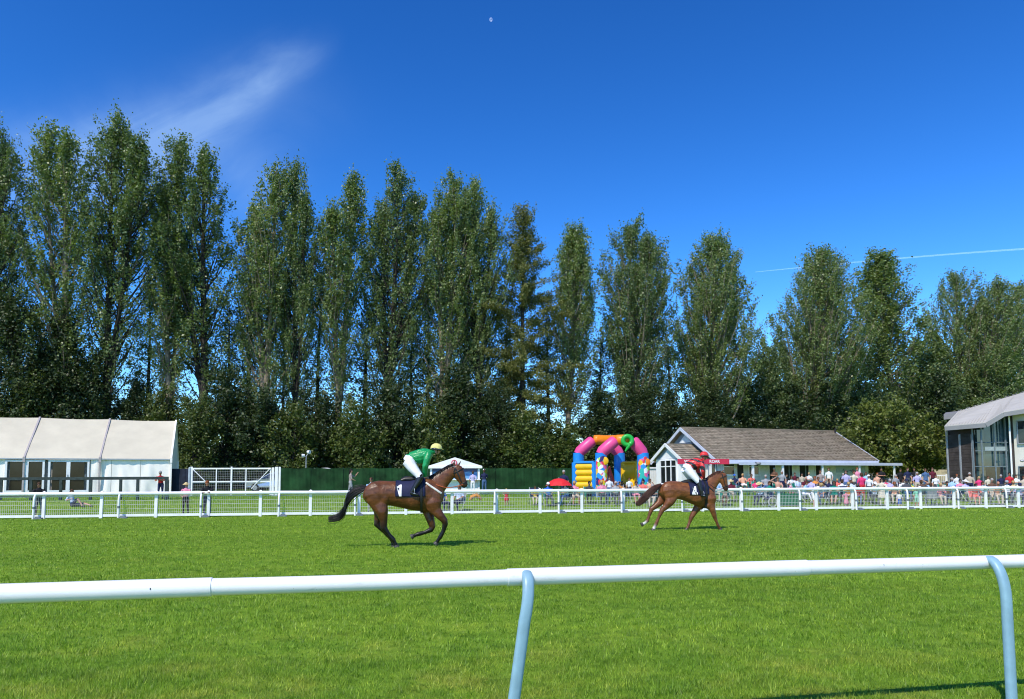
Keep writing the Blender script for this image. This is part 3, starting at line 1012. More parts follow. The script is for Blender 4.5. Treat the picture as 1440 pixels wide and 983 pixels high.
# dark back row that closes the foot of the belt
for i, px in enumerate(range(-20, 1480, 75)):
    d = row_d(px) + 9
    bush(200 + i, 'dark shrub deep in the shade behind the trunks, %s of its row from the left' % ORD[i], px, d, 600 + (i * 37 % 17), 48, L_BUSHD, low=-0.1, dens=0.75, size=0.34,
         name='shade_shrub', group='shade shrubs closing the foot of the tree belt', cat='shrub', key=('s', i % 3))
bush(77, 'round leafy tree standing alone right of the clubhouse', 1262, 66, 562, 74, L_ROUND, low=0.14, dens=1.25, size=0.25, name='round_tree', group='specimen trees', trunk_r=0.3, round_=True)
# ================================================================== marquee
def frame2(o, ang):
    """local (x along, y back, z) builder helpers live in the thing's own frame"""
    return o


M_PVC = mat('white marquee fabric', (0.57, 0.525, 0.40), 0.55, 0.3, 0.05, 0.6, bump=0.15, bscale=2.2)  # roof cloth darkened in colour to offset the strong sun on the slope
M_PVCW = mat('white marquee wall fabric', (0.92, 0.87, 0.80), 0.5, 0.3, 0.03, 0.8)  # wall cloth lightened, light glowing through the fabric put into its colour
M_ALU = mat('grey aluminium', (0.42, 0.43, 0.45), 0.4, 0.5, 0.06, 4.0, metal=0.4)
M_ALUW = mat('white door frame', (0.74, 0.76, 0.77), 0.4, 0.4, 0.03, 3.0)
M_GLASSD = mat('dark door glass', (0.014, 0.014, 0.012), 0.1, 0.3, 0.35, 0.7)
M_SKIRT = mat('dark floor skirt', (0.06, 0.065, 0.06), 0.8, 0.2, 0.2, 2.0)
TA = R(21)
C0 = gp(240, 50.0)
tent = thing('marquee', 'long white marquee with glazed double doors at the left', 'marquee', C0, TA + math.pi)   # local +x runs left along the front, -y is the back
zf = 0.22
ze = at(240, 645, 50.0).z - C0.z
HW = 3.7
rp = C0 + Vector((-math.sin(TA), math.cos(TA), 0)) * HW
zr = at(720 + (rp.x / rp.y) * FPX, 592, rp.y).z - C0.z
BAY = 4.25
for i in range(4):
    x0, x1 = i * BAY + 0.02, (i + 1) * BAY - 0.02
    m = MB()
    nu, nv = 9, 12
    for side in (1, -1):
        vs, fs = [], []
        for b in range(nv + 1):
            for a in range(nu + 1):
                fx, fy = a / nu, b / nv
                sag = -0.05 * math.sin(math.pi * fx) * (1 + 0.25 * math.sin(fy * 3 * math.pi)) - 0.012 * math.sin(fy * 9.4 + i)
                yy = -HW + HW * side * (1 - fy) * 1.02
                vs.append((x0 + (x1 - x0) * fx, yy, ze + (zr - ze) * fy + sag - (0.06 if fy == 0 else 0)))
        for b in range(nv):
            for a in range(nu):
                q = b * (nu + 1) + a
                fs.append((q, q + 1, q + nu + 2, q + nu + 1))
        m.add(vs, fs, 0, True)
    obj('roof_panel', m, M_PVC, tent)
for i in range(5):
    x = i * BAY
    m = MB()
    w = 0.10
    m.bar((x, 0.06, ze + 0.0), (x, -HW, zr + 0.05), w, 0.07)
    m.bar((x, -2 * HW - 0.06, ze), (x, -HW, zr + 0.05), w, 0.07)
    m.box(x - 0.05, x + 0.05, -0.03, 0.07, zf, ze)
    m.box(x - 0.05, x + 0.05, -2 * HW - 0.07, -2 * HW + 0.03, 0, ze)
    m.box(x - 0.07, x + 0.07, -0.02, 0.10, ze - 0.28, ze + 0.05)
    obj('roof_beam', m, mat('mauve grey roof seam', (0.40, 0.36, 0.35), 0.6) if i else M_PVCW, tent)
m = MB(); m.box(0.05, 4 * BAY, 0.0, 0.07, ze - 0.10, ze - 0.02)
obj('eave_beam', m, M_ALU, tent)
m = MB(); m.box(0, 4 * BAY, -2 * HW, -0.01, 0.0 - 0.3, zf); obj('floor_skirt', m, M_SKIRT, tent)
# gable end walls
for xg in (0.0, 4 * BAY):
    m = MB(); n = 16
    vs = []
    for k in range(n + 1):
        y = -2 * HW * k / n
        top = ze + (zr - ze) * (1 - abs(y + HW) / HW) - 0.06
        wob = 0.03 * math.sin(k * 1.3)
        vs += [(xg + (0.02 if xg == 0 else -0.02) + wob * 0.3, y, zf), (xg + (0.02 if xg == 0 else -0.02) + wob * 0.4, y, top)]
    m.add(vs, [(2 * k, 2 * k + 2, 2 * k + 3, 2 * k + 1) for k in range(n)], 0, True)
    obj('gable_wall', m, M_PVCW, tent)


def tx(px):      # pixel column on the front wall plane -> local x
    a = az(px); d = Vector((-math.cos(TA), -math.sin(TA)))
    return (C0.x - a * C0.y) / (a * d.y - d.x)


def wall_fabric(x0, x1, seed):
    m = MB(); rr = random.Random(seed)
    nu, nv = max(6, int((x1 - x0) / 0.12)), 10
    ph = [rr.uniform(0, 6.28) for _ in range(6)]
    vs = []
    for b in range(nv + 1):
        fz = b / nv
        for a in range(nu + 1):
            fx = a / nu
            e = math.sin(math.pi * fx)
            w = 0.05 * math.sin(fx * 9 + ph[0] + fz * 2.5) * e + 0.035 * math.sin(fx * 19 - fz * 6 + ph[1]) * e * (1 - fz * 0.4) + 0.05 * math.sin(fz * 4 + fx * 5 + ph[2]) * e
            vs.append((x0 + (x1 - x0) * fx, -0.08 + w * 0.75, zf + (ze - 0.11 - zf) * fz))
    fs = [(b * (nu + 1) + a, b * (nu + 1) + a + 1, (b + 1) * (nu + 1) + a + 1, (b + 1) * (nu + 1) + a) for b in range(nv) for a in range(nu)]
    m.add(vs, fs, 0, True)
    obj('wall_panel', m, M_PVCW, tent)


xs_w = [tx(239), tx(197), tx(156), tx(126)]
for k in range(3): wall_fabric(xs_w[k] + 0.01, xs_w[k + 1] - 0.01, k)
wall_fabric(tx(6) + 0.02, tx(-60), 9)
m = MB(); m.box(0, 4 * BAY, -0.30, -0.26, zf, ze - 0.1); obj('inner_lining', m, mat('dim interior lining', (0.30, 0.29, 0.27), 0.8), tent)
for (pa, pb, panes) in ((125, 67, ((118, 98), (93, 73))), (62, 6, ((60, 40), (33, 13)))):
    xa, xb = tx(pa), tx(pb)
    zt = ze - 0.13
    m = MB()
    for (u0, u1) in ((xa, xa + 0.12), (xb - 0.12, xb)): m.box(u0, u1, -0.09, 0.0, zf, zt)
    xm = (tx(panes[0][1]) + tx(panes[1][0])) / 2
    m.box(xm - 0.11, xm + 0.11, -0.089, 0.001, zf, zt)
    m.box(xa + 0.12, xb - 0.12, -0.088, -0.001, zt - 0.12, zt)
    m.box(xa + 0.12, xb - 0.12, -0.088, -0.001, zf, zf + 0.14)
    dr = obj('double_door', m, M_ALUW, tent)
    for (q0, q1) in panes:
        m = MB(); m.box(max(tx(q0), xa + 0.12), min(tx(q1), xb - 0.12), -0.06, -0.045, zf + 0.13, zt - 0.11)
        obj('pane', m, M_GLASSD, dr)
        m = MB(); m.bar((tx(q0) - 0.07, 0.03, zf + 0.95), (tx(q0) - 0.07, 0.03, zf + 1.15), 0.03, 0.03); obj('handle', m, M_ALU, dr)

# ================================================================== dark timber rail before the marquee
M_DKRAIL = mat('dark green stained timber', (0.030, 0.045, 0.042), 0.65, 0.3, 0.2, 5.0)
q0, q1 = gp(-60, 42.6), gp(237, 43.6)
dk = thing('timber_rail', 'dark stained timber rail on posts in front of the marquee', 'rail', q1, math.atan2(q0.y - q1.y, q0.x - q1.x))
Lr = (Vector((q0.x, q0.y)) - Vector((q1.x, q1.y))).length
zt = at(237, 672, 43.6).z - q1.z
for k in range(3):
    m = MB(); m.box(Lr * k / 3 + 0.005, Lr * (k + 1) / 3 - 0.005, -0.05, 0.05, zt - 0.10, zt + 0.07 - 0.004 * k); obj('top_rail', m, M_DKRAIL, dk)
for px in (235, 194, 170, 128, 86, 44, 2, -40):
    a = az(px); dv = Vector((math.cos(dk.rotation_euler[2]), math.sin(dk.rotation_euler[2])))
    t = (q1.x - a * q1.y) / (a * dv.y - dv.x)
    w = 0.11 if px == 235 else 0.075
    m = MB(); m.box(t - w, t + w, -0.045, 0.045, -0.3, zt - 0.10); obj('post', m, M_DKRAIL, dk)

# ================================================================== dark screen panel by the marquee end
M_NAVY = mat('dark navy screen', (0.018, 0.022, 0.040), 0.7, 0.2, 0.15, 3.0)
g0 = gp(257, 50.5)
m = MB(); m.box(-0.75, 0.75, -0.03, 0.03, -0.2, 1.75)
for k in range(5): m.box(-0.75 + 0.3 * k, -0.72 + 0.3 * k, -0.045, -0.03, -0.2, 1.76)
o = obj('screen_panel', m, M_NAVY, None, g0)
tag(o, 'dark navy screen panel between the marquee end and the white gate', 'screen')

# ================================================================== white field gate
G0 = gp(268, 47.0); G1 = gp(382, 47.6)
gl = (G1 - G0).to_2d().length
gate = thing('field_gate', 'white framed gate with crossed braces and wire mesh', 'gate', (G0.x, G0.y, G0.z), math.atan2(G1.y - G0.y, G1.x - G0.x))
zt = at(268, 659, 47.0).z - G0.z; zb = 0.18; zm = at(300, 677.5, 47.0).z - G0.z
for z, h, nm in ((zt, 0.045, 'top_bar'), (zm, 0.04, 'middle_bar'), (zb, 0.05, 'bottom_bar')):
    m = MB(); m.box(0.05, gl - 0.05, -0.03, 0.03, z - h, z + h); obj(nm, m, M_WHITE, gate)
for f, w in ((0.01, 0.07), (0.315, 0.03), (0.5, 0.05), (0.68, 0.03), (0.985, 0.04)):
    m = MB(); m.box(gl * f - w, gl * f + w, -0.028, 0.028, zb - 0.12, zt + (0.12 if w > 0.045 else 0)); obj('upright', m, M_WHITE, gate)
for a, b in (((0.1, zt), (0.19 * gl, zm)), ((gl - 0.1, zt), (0.75 * gl, zb + 0.3))):
    m = MB(); m.bar((a[0], -0.04, a[1]), (b[0], -0.04, b[1]), 0.04, 0.09, (0, 1, 0)); obj('brace', m, M_WHITE, gate)
m = MB()
for k in range(11): m.box(0.08, gl - 0.08, 0.03, 0.036, zb + 0.05 + (zt - zb - 0.1) * k / 10 - 0.006, zb + 0.05 + (zt - zb - 0.1) * k / 10 + 0.006)
for k in range(46): x = 0.1 + (gl - 0.2) * k / 45; m.box(x - 0.004, x + 0.004, 0.037, 0.043, zb, zt)
obj('mesh_infill', m, mat('grey wire', (0.35, 0.36, 0.35), 0.5), gate, kind='stuff')
for k, (dx, w, h) in enumerate(((0.08, 0.07, 0.06), (0.30, 0.09, 0.10), (0.50, 0.06, 0.1))):
    m = MB(); m.box(gl + dx - w, gl + dx + w, -0.07, 0.07, -0.2, zt + h); obj('gate_post', m, M_WHITE, gate)
m = MB(); m.loft([(-0.06, 0, -0.2), (-0.06, 0, zt + 0.02), (-0.06, 0, zt + 0.1)], [0.09, 0.09, 0.05], (1, 0, 0), 12); obj('hinge_post', m, mat('grey blue post', (0.30, 0.36, 0.40), 0.6), gate)

# ================================================================== silver car behind the gate
M_CAR = mat('silver car paint', (0.45, 0.47, 0.49), 0.25, 0.6, 0.03, 2.0, metal=0.6, coat=0.6)
M_CARG = mat('car glass', (0.02, 0.025, 0.03), 0.05, 0.7, 0.0)
M_TYRE = mat('tyre rubber', (0.015, 0.015, 0.016), 0.85)
c0 = gp(349, 58.0)
car = thing('parked_car', 'silver hatchback parked beyond the white gate', 'car', (c0.x, c0.y, c0.z), R(4))
prof = [(0.0, 0.35), (0.02, 0.62), (0.12, 0.78), (0.85, 0.90), (1.05, 0.93), (1.75, 1.40), (2.1, 1.47), (3.1, 1.45), (3.75, 1.22), (4.05, 0.95), (4.12, 0.6), (4.1, 0.35)]
m = MB(); nP = len(prof)
vs = []
for w, ins in ((-0.84, 0), (-0.80, 1), (0.80, 1), (0.84, 0)):
    for (x, z) in prof:
        k = max(0, (z - 0.93)) * 0.28
        vs.append((x, math.copysign(abs(w) - k, w), z + (0.03 if ins else 0)))
fs = []
for r in range(3):
    for i in range(nP):
        j = (i + 1) % nP
        fs.append((r * nP + i, r * nP + j, (r + 1) * nP + j, (r + 1) * nP + i))
fs += [tuple(range(nP - 1, -1, -1)), tuple(range(3 * nP, 4 * nP))]
m.add(vs, fs, 0, False)
body = obj('body', m, M_CAR, car)
for sgn in (-1, 1):
    y = sgn * 0.79
    for pts in ([(1.15, 0.97), (1.80, 1.37), (2.25, 1.41), (2.25, 0.97)], [(2.33, 0.97), (2.33, 1.41), (3.05, 1.39), (3.6, 1.18), (3.7, 0.97)]):
        m = MB(); m.add([(x, sgn * (0.856 - max(0, z - 0.93) * 0.28), z) for x, z in pts], [tuple(range(len(pts)))]); obj('side_window', m, M_CARG, car)
    for x in (0.75, 3.35):
        m = MB(); m.loft([(x, sgn * 0.66, 0.31), (x, sgn * 0.87, 0.31)], [0.31, 0.31], (1, 0, 0), 18); wv = obj('wheel', m, M_TYRE, car)
        m = MB(); m.loft([(x, sgn * 0.86, 0.31), (x, sgn * 0.885, 0.31)], [0.20, 0.18], (1, 0, 0), 14); obj('rim', m, M_ALU, wv)
    m = MB(); m.ball((0.10, sgn * 0.62, 0.68), (0.10, 0.16, 0.08)); obj('headlight', m, mat('lamp glass', (0.7, 0.7, 0.7), 0.1), car)
m = MB(); m.add([(1.10, -0.70, 0.985), (1.10, 0.70, 0.985), (1.74, 0.58, 1.435), (1.74, -0.58, 1.435)], [(0, 1, 2, 3)]); obj('windscreen', m, M_CARG, car)

# ================================================================== green screening fence
M_GREEN = mat('green shade netting', (0.014, 0.052, 0.017), 0.8, 0.15, 0.3, 0.9, bump=0.4, bscale=14)
M_GPOST = mat('dark green steel', (0.015, 0.045, 0.022), 0.6)
sc0, sc1 = gp(391, 53.0), gp(815, 58.5)
sa_ = math.atan2(sc1.y - sc0.y, sc1.x - sc0.x)
SL = (sc1 - sc0).to_2d().length
scr = thing('green_screen_fence', 'dark green netting screen fence stretched behind the lawn', 'fence', (sc0.x, sc0.y, sc0.z), sa_)
zt = at(391, 658.5, 53.0).z - sc0.z
nb = 10
for i in range(nb):
    x0, x1 = SL * i / nb, SL * (i + 1) / nb
    rr = random.Random(40 + i)
    m = MB(); nu = 30; vs = []
    p1, p2 = rr.uniform(0, 6), rr.uniform(0, 6)
    for k in range(nu + 1):
        f = k / nu
        for h in range(5):
            g_ = h / 4
            w = (0.014 * math.sin(f * 31 + p1 + g_ * 2) + 0.03 * math.sin(f * 9 + p2 - g_ * 2.5) + 0.012 * math.sin(f * 57 + p2 + g_ * 3)) * (0.3 + 0.7 * math.sin(math.pi * min(1, f * 4, (1 - f) * 4) / 2))
            vs.append((x0 + 0.02 + (x1 - x0 - 0.04) * f, -0.05 + w, -0.15 + (zt + 0.15 - 0.02 * math.sin(f * 9 + p1)) * g_))
    m.add(vs, [(k * 5 + h, (k + 1) * 5 + h, (k + 1) * 5 + h + 1, k * 5 + h + 1) for k in range(nu) for h in range(4)], 0, True)
    obj('netting_panel', m, M_GREEN, scr)
for i in range(nb + 1):
    m = MB(); m.loft([(SL * i / nb, 0.03, -0.2), (SL * i / nb, 0.03, zt + 0.05)], [0.03, 0.03], (1, 0, 0), 8); obj('post', m, M_GPOST, scr)

# slim camera pole behind the screen, tarpaulin edge over it
l0 = gp(430, 56.0)
pl = thing('floodlight_pole', 'slim grey pole with two small white floodlights above the green screen', 'lamp', l0)
zt = at(430, 641, 56.0).z - l0.z
m = MB(); m.loft([(0, 0, -0.1), (0, 0, zt)], [0.045, 0.03], (1, 0, 0), 8); obj('pole', m, M_ALU, pl)
for s, dz in ((1, 0.25), (-1, -0.02)):
    m = MB(); m.loft([(0, 0, zt - 0.05), (s * 0.12, -0.02, zt + dz * 0.6), (s * 0.2, -0.04, zt + dz)], [0.02, 0.02, 0.02], (0, 1, 0), 6)
    m.loft([(s * 0.10, -0.02, zt + dz + 0.05), (s * 0.30, -0.10, zt + dz + 0.02)], [0.10, 0.15], (0, 1, 0), 10); obj('floodlight', m, M_WHITE2, pl)
m = MB(); p = gp(451, 56.5); zt = at(451, 660, 56.5).z - p.z
m.loft([(-0.85, 0, zt - 0.05), (-0.5, 0, zt), (0.5, 0, zt + 0.03), (0.85, 0, zt)], [(0.1, 0.04), (0.22, 0.09), (0.22, 0.09), (0.1, 0.04)], (0, 1, 0), 10)
for s in (-0.6, 0.6): m.loft([(s, 0, -0.1), (s, 0, zt)], [0.03, 0.03], (1, 0, 0), 6)
tag(obj('awning_frame', m, M_WHITE2, None, p), 'low white awning edge showing over the green screen', 'awning')

# ================================================================== kiosk
M_KW = mat('white kiosk panel', (0.78, 0.79, 0.80), 0.45, 0.35, 0.03, 2.0)
M_RED = mat('red emblem', (0.55, 0.06, 0.10), 0.5)
k0 = gp(640, 51.0)
ks = thing('kiosk', 'white kiosk with shallow pitched roof and blue poster behind the counter', 'kiosk', k0, R(3))
pxm = 51.0 / FPX
zE, zA = at(640, 655.5, 51).z - k0.z, at(640, 643.5, 51).z - k0.z
hw = 37.5 * pxm
m = MB()
m.add([(-hw, -0.6, zE), (0, -0.6, zA), (hw, -0.6, zE), (hw, -0.6, zE - 0.02), (-hw, -0.6, zE - 0.02),
       (-hw, 1.8, zE), (0, 1.8, zA), (hw, 1.8, zE), (hw, 1.8, zE - 0.02), (-hw, 1.8, zE - 0.02)],
      [(0, 4, 3, 2, 1), (5, 6, 7, 8, 9), (0, 1, 6, 5), (1, 2, 7, 6), (2, 3, 8, 7), (3, 4, 9, 8), (4, 0, 5, 9)])
m.box(-hw - 0.02, hw + 0.02, -0.66, 1.84, zE - 0.16, zE - 0.021)
rf = obj('roof', m, M_KW, ks)
m = MB(); m.loft([(-0.05, -0.615, zE + 0.22), (-0.05, -0.665, zE + 0.22)], [0.20, 0.20], (1, 0, 0), 18); em = obj('emblem', m, M_RED, rf)
m = MB(); m.loft([(-0.05, -0.664, zE + 0.22), (-0.05, -0.672, zE + 0.22)], [0.13, 0.13], (1, 0, 0), 18); obj('emblem_centre', m, mat('pale pink print', (0.75, 0.55, 0.58), 0.5), em)
zc = at(640, 674, 51).z - k0.z
for s in (-1, 1):
    m = MB(); m.box(s * (hw - 0.22) - 0.07, s * (hw - 0.22) + 0.07, -0.5, -0.36, -0.1, zE - 0.16); obj('post', m, M_KW, ks)
    m = MB(); m.box(s * (hw - 0.22) - 0.03, s * (hw - 0.22) + 0.03, -0.36, 1.7, -0.1, zE - 0.16); obj('side_wall', m, M_KW, ks)
m = MB(); m.box(-hw + 0.3, hw - 0.3, 1.6, 1.66, -0.1, zE - 0.16); obj('back_wall', m, M_KW, ks)
pm = bpy.data.materials.new('blue seaside poster'); pm.use_nodes = True
t = pm.node_tree; g_ = N(t, 'ShaderNodeTexCoord'); s_ = N(t, 'ShaderNodeSeparateXYZ'); t.links.new(g_.outputs['Generated'], s_.inputs[0])
nz = noise_(t, g_.outputs['Generated'], 4.0, 4, 0.6)
hgt = M_(t, 'MULTIPLY_ADD', M_(t, 'SUBTRACT', nz, 0.5), 0.5, s_.outputs[2])
t.links.new(ramp_(t, hgt, [(0.0, (0.35, 0.5, 0.62)), (0.22, (0.10, 0.28, 0.50)), (0.45, (0.02, 0.13, 0.36)), (0.6, (0.12, 0.32, 0.55)), (0.75, (0.01, 0.04, 0.16)), (1, (0.006, 0.02, 0.10))]), t.nodes['Principled BSDF'].inputs['Base Color'])
t.nodes['Principled BSDF'].inputs['Roughness'].default_value = 0.35
m = MB(); m.box(-hw + 0.32, hw - 0.32, -0.30, -0.26, zc, zE - 0.17); obj('poster', m, pm, ks)
m = MB(); m.box(-hw + 0.1, hw - 0.1, -0.85, -0.36, zc - 0.06, zc); obj('counter_shelf', m, M_KW, ks)
m = MB(); m.box(-hw + 0.3, hw - 0.3, -0.46, -0.42, -0.1, zc - 0.06); fp = obj('counter_front', m, M_KW, ks)
m = MB(); m.box(0.75, 1.05, -0.475, -0.461, zc - 0.62, zc - 0.16); obj('price_card', m, mat('pale green card', (0.45, 0.55, 0.5), 0.6, var=0.3, vscale=20), fp)

# ================================================================== bouncy castle
def plastic(n, c): return mat('inflatable ' + n, c, 0.38, 0.4, 0.04, 2.0, bump=0.12, bscale=5)
P_PINK, P_BLUE, P_YEL, P_ORG, P_GRN, P_NAVY = plastic('pink', (0.72, 0.07, 0.25)), plastic('blue', (0.01, 0.22, 0.68)), plastic('yellow', (0.80, 0.46, 0.01)), plastic('orange', (0.80, 0.22, 0.01)), plastic('green', (0.02, 0.38, 0.05)), plastic('navy', (0.01, 0.025, 0.13))
DF, DB = 47.5, 50.6
b0 = gp(858, 49.0)
bc = thing('bouncy_castle', 'colourful inflatable bouncy castle with pink and orange arches', 'bouncy castle', b0)


def L_(px, py, d):
    return at(px, py, d) - b0


cols = {'fl': (845, DF), 'fr': (904, DF), 'bl': (813.5, DB), 'br': (871, DB)}
RC = 0.385
ctop = {}
for k, (px, d) in cols.items():
    top = L_(px, 637, d)
    ctop[k] = top
    m = MB()
    n = 6
    pts = [(top.x, top.y, -0.1 + (top.z + 0.1) * i / n) for i in range(n + 1)]
    m.loft(pts, [RC * (0.97 if i in (0, n) else 1.0 + 0.02 * math.sin(i * 2)) for i in range(n + 1)], (1, 0, 0), 20)
    obj('column', m, P_BLUE, bc)
for a, b, d, pyl in (('fl', 'fr', DF, 618.5), ('bl', 'br', DB, 618.5)):
    dx = 21.0
    pa, pb = L_(cols[a][0] + dx, pyl, d), L_(cols[b][0] - dx + (6 if a == 'fl' else 0), pyl, d)
    for c, q in ((ctop[a], pa), (ctop[b], pb)):
        m = MB(); m.loft([c - Vector((0, 0, 0.1)), c.lerp(q, 0.12), c.lerp(q, 0.5), c.lerp(q, 0.9), q + Vector((0, 0, 0.02))], [RC * 0.9, RC * 1.0, RC * 1.02, RC * 0.98, RC * 0.75], (0, 1, 0), 20); obj('arch_arm', m, P_PINK, bc)
    m = MB(); m.loft([pa, pa.lerp(pb, 0.06), pa.lerp(pb, 0.5), pa.lerp(pb, 0.94), pb], [RC * 0.6, RC * 0.84, RC * 0.88, RC * 0.84, RC * 0.6], (0, 0, 1), 20); obj('arch_beam', m, P_ORG, bc)
    if a == 'fl': FPA, FPB = pa, pb
    else: BPA, BPB = pa, pb
m = MB(); q0, q1 = BPA.lerp(BPB, 0.75), FPA.lerp(FPB, 0.1)
m.loft([BPA.lerp(BPB, 0.5), FPA.lerp(FPB, 0.5)], [RC * 0.8, RC * 0.8], (0, 0, 1), 18); obj('ridge_beam', m, P_ORG, bc)
# base mattress
m = MB()
f0, f1, g0_, g1_ = ctop['fl'], ctop['fr'], ctop['bl'], ctop['br']
quad = [f0, f1, g1_, g0_]
cxm = sum((Vector((q.x, q.y)) for q in quad), Vector((0, 0))) / 4
out = [Vector((q.x, q.y)) + (Vector((q.x, q.y)) - cxm).normalized() * 0.35 for q in quad]
vs = [(q.x, q.y, -0.1) for q in out] + [(q.x, q.y, 0.38) for q in out]
m.add(vs, [(3, 2, 1, 0), (4, 5, 6, 7), (0, 1, 5, 4), (1, 2, 6, 5), (2, 3, 7, 6), (3, 0, 4, 7)]); obj('base_mattress', m, P_NAVY, bc)


def ribbed_wall(a, b, z0, z1, nr, r, mats, name='side_wall'):
    w = obj(name, MB().box(0, 0.001, 0, 0.001, 0.1, 0.101), mats[1], bc)
    a, b = Vector((a.x, a.y, 0)), Vector((b.x, b.y, 0))
    t = (b - a).normalized(); nrm = Vector((t.y, -t.x, 0))
    m = MB()
    h = (z1 - z0) / nr
    for k in range(nr):
        z = z0 + h * (k + 0.5)
        m.loft([a + Vector((0, 0, z)), b + Vector((0, 0, z))], [(r, h * 0.53)] * 2, tuple(nrm), 14)
    w.data = m.mesh(name); w.data.materials.append(mats[0])
    for p in (a, b):
        m = MB(); m.loft([p + Vector((0, 0, z0 - 0.3)), p + Vector((0, 0, z1 + 0.08))], [r * 1.15, r * 1.15], (1, 0, 0), 14); obj('wall_edge', m, mats[1], w)
    m = MB(); m.loft([a + Vector((0, 0, z1 + 0.06)), b + Vector((0, 0, z1 + 0.06))], [(r * 1.1, 0.10)] * 2, tuple(nrm), 14); obj('wall_cap', m, mats[1], w)


zw = L_(826, 652, 49).z
pA, pB = ctop['bl'].lerp(ctop['fl'], 0.12), ctop['bl'].lerp(ctop['fl'], 0.80)
pA = L_(808.5, 680, 48.8); pB = L_(836, 680, 48.2)
ribbed_wall(pA, pB, 0.1, zw, 5, 0.17, (P_YEL, P_BLUE))
pA = L_(878, 680, 49.6); pB = L_(897, 680, 48.6)
ribbed_wall(pA, pB, 0.1, zw, 2, 0.2, (P_YEL, P_YEL))
# printed fronts on the two front columns: a patchwork of bright shapes
pr = bpy.data.materials.new('bright patchwork print'); pr.use_nodes = True
t = pr.node_tree; g_ = N(t, 'ShaderNodeTexCoord')
vo = N(t, 'ShaderNodeTexVoronoi'); vo.inputs['Scale'].default_value = 4.2
t.links.new(g_.outputs['Object'], vo.inputs['Vector'])
sv = N(t, 'ShaderNodeSeparateColor'); t.links.new(vo.outputs['Color'], sv.inputs[0])
t.links.new(ramp_(t, sv.outputs[0], [(0.0, (0.78, 0.44, 0.01)), (0.18, (0.70, 0.03, 0.05)), (0.33, (0.02, 0.40, 0.34)), (0.45, (0.75, 0.75, 0.75)), (0.60, (0.03, 0.01, 0.12)), (0.70, (0.72, 0.10, 0.28)), (0.82, (0.02, 0.25, 0.66)), (0.92, (0.35, 0.62, 0.05))], 'CONSTANT'), t.nodes['Principled BSDF'].inputs['Base Color'])
t.nodes['Principled BSDF'].inputs['Roughness'].default_value = 0.4
for k, hs_ in (('fl', 641.5), ('fr', 642.5)):
    c = ctop[k]; zt = L_(cols[k][0], hs_, DF).z
    m = MB(); vs = []; nu, nv = 12, 14
    for b in range(nv + 1):
        z = 0.1 + (zt - 0.1) * b / nv
        half = 1.25 * (math.sqrt(max(0.02, 1 - max(0, (b / nv - 0.82) / 0.18) ** 2)))
        for a in range(nu + 1):
            th = -math.pi / 2 + (a / nu * 2 - 1) * half + 0.25
            vs.append((c.x + (RC + 0.03) * math.cos(th), c.y + (RC + 0.03) * math.sin(th), z))
    m.add(vs, [(b * (nu + 1) + a, b * (nu + 1) + a + 1, (b + 1) * (nu + 1) + a + 1, (b + 1) * (nu + 1) + a) for b in range(nv) for a in range(nu)], 0, True)
    obj('printed_front', m, pr, bc)
# round suns / balls on the prints, yellow left and orange right
for k, py, mt, rr in (('fl', 648.5, P_YEL, 0.27), ('fr', 650.0, P_ORG, 0.24)):
    q = L_(cols[k][0] + 1.5, py, DF)
    m = MB(); m.ball((q.x + 0.12, ctop[k].y - RC * 0.92, q.z), (rr, 0.05, rr), 14, 8); obj('raised_disc', m, mt, bc)
# green curl hanging from the front beam
q = L_(882.5, 619.5, DF - 0.45)
pts, rad = [], []
for i in range(26):
    th = R(-60) + i / 25 * R(360)
    pts.append(q + Vector((0.28 * math.cos(th), 0.05 * math.sin(th * 0.5), 0.28 * math.sin(th)))); rad.append(0.15)
for i in range(1, 7):
    pts.append(pts[25] + Vector((-0.05 * i, -0.03, -0.075 * i))); rad.append(0.15 - 0.018 * i)
m = MB(); m.loft(pts, rad, (0, 1, 0), 14); obj('green_curl', m, P_GRN, bc)
# inner figure shapes: slide and drape
q = L_(858, 676, 48.8)
m = MB(); m.loft([(q.x, q.y, 0.3), (q.x + 0.02, q.y, 0.9), (q.x - 0.05, q.y, 1.5), (q.x - 0.02, q.y, 1.9)], [(0.34, 0.2), (0.30, 0.2), (0.18, 0.12), (0.04, 0.04)], (1, 0, 0), 14); obj('inflated_cone', m, plastic('red', (0.62, 0.05, 0.03)), bc)

# ================================================================== red parasol
u0 = gp(786, 41.5)
pa_ = thing('parasol', 'red parasol with a low open canopy beside the bouncy castle', 'parasol', u0)
zt = at(786, 672.5, 41.5).z - u0.z
m = MB(); vs = [(0, 0, zt)]; fs = []; n = 8; Rr = 0.78
for j, (f, dz) in enumerate(((0.35, 0.05), (0.7, 0.19), (1.0, 0.42))):
    for k in range(n * 2):
        a = k / (n * 2) * 2 * math.pi + 0.2; rr = Rr * f * (1.0 if k % 2 == 0 else 0.955)
        vs.append((rr * math.cos(a), rr * math.sin(a), zt - dz - (0.0 if k % 2 == 0 else -0.02 * f)))
nn = n * 2
for k in range(nn):
    fs.append((0, 1 + k, 1 + (k + 1) % nn))
    for j in range(2): fs.append((1 + j * nn + k, 1 + (j + 1) * nn + k, 1 + (j + 1) * nn + (k + 1) % nn, 1 + j * nn + (k + 1) % nn))
m.add(vs, fs, 0, False)
obj('canopy', m, mat('red parasol cloth', (0.68, 0.025, 0.03), 0.6, 0.3, 0.08), pa_)
m = MB(); m.loft([(0, 0, -0.05), (0, 0, zt + 0.06)], [0.018, 0.015], (1, 0, 0), 8); obj('pole', m, M_ALU, pa_)
for k in range(8):
    a = k / 8 * 2 * math.pi + 0.2
    m = MB(); m.bar((0, 0, zt - 0.08), (Rr * 0.97 * math.cos(a), Rr * 0.97 * math.sin(a), zt - 0.44), 0.008, 0.008); obj('rib', m, M_ALU, pa_)

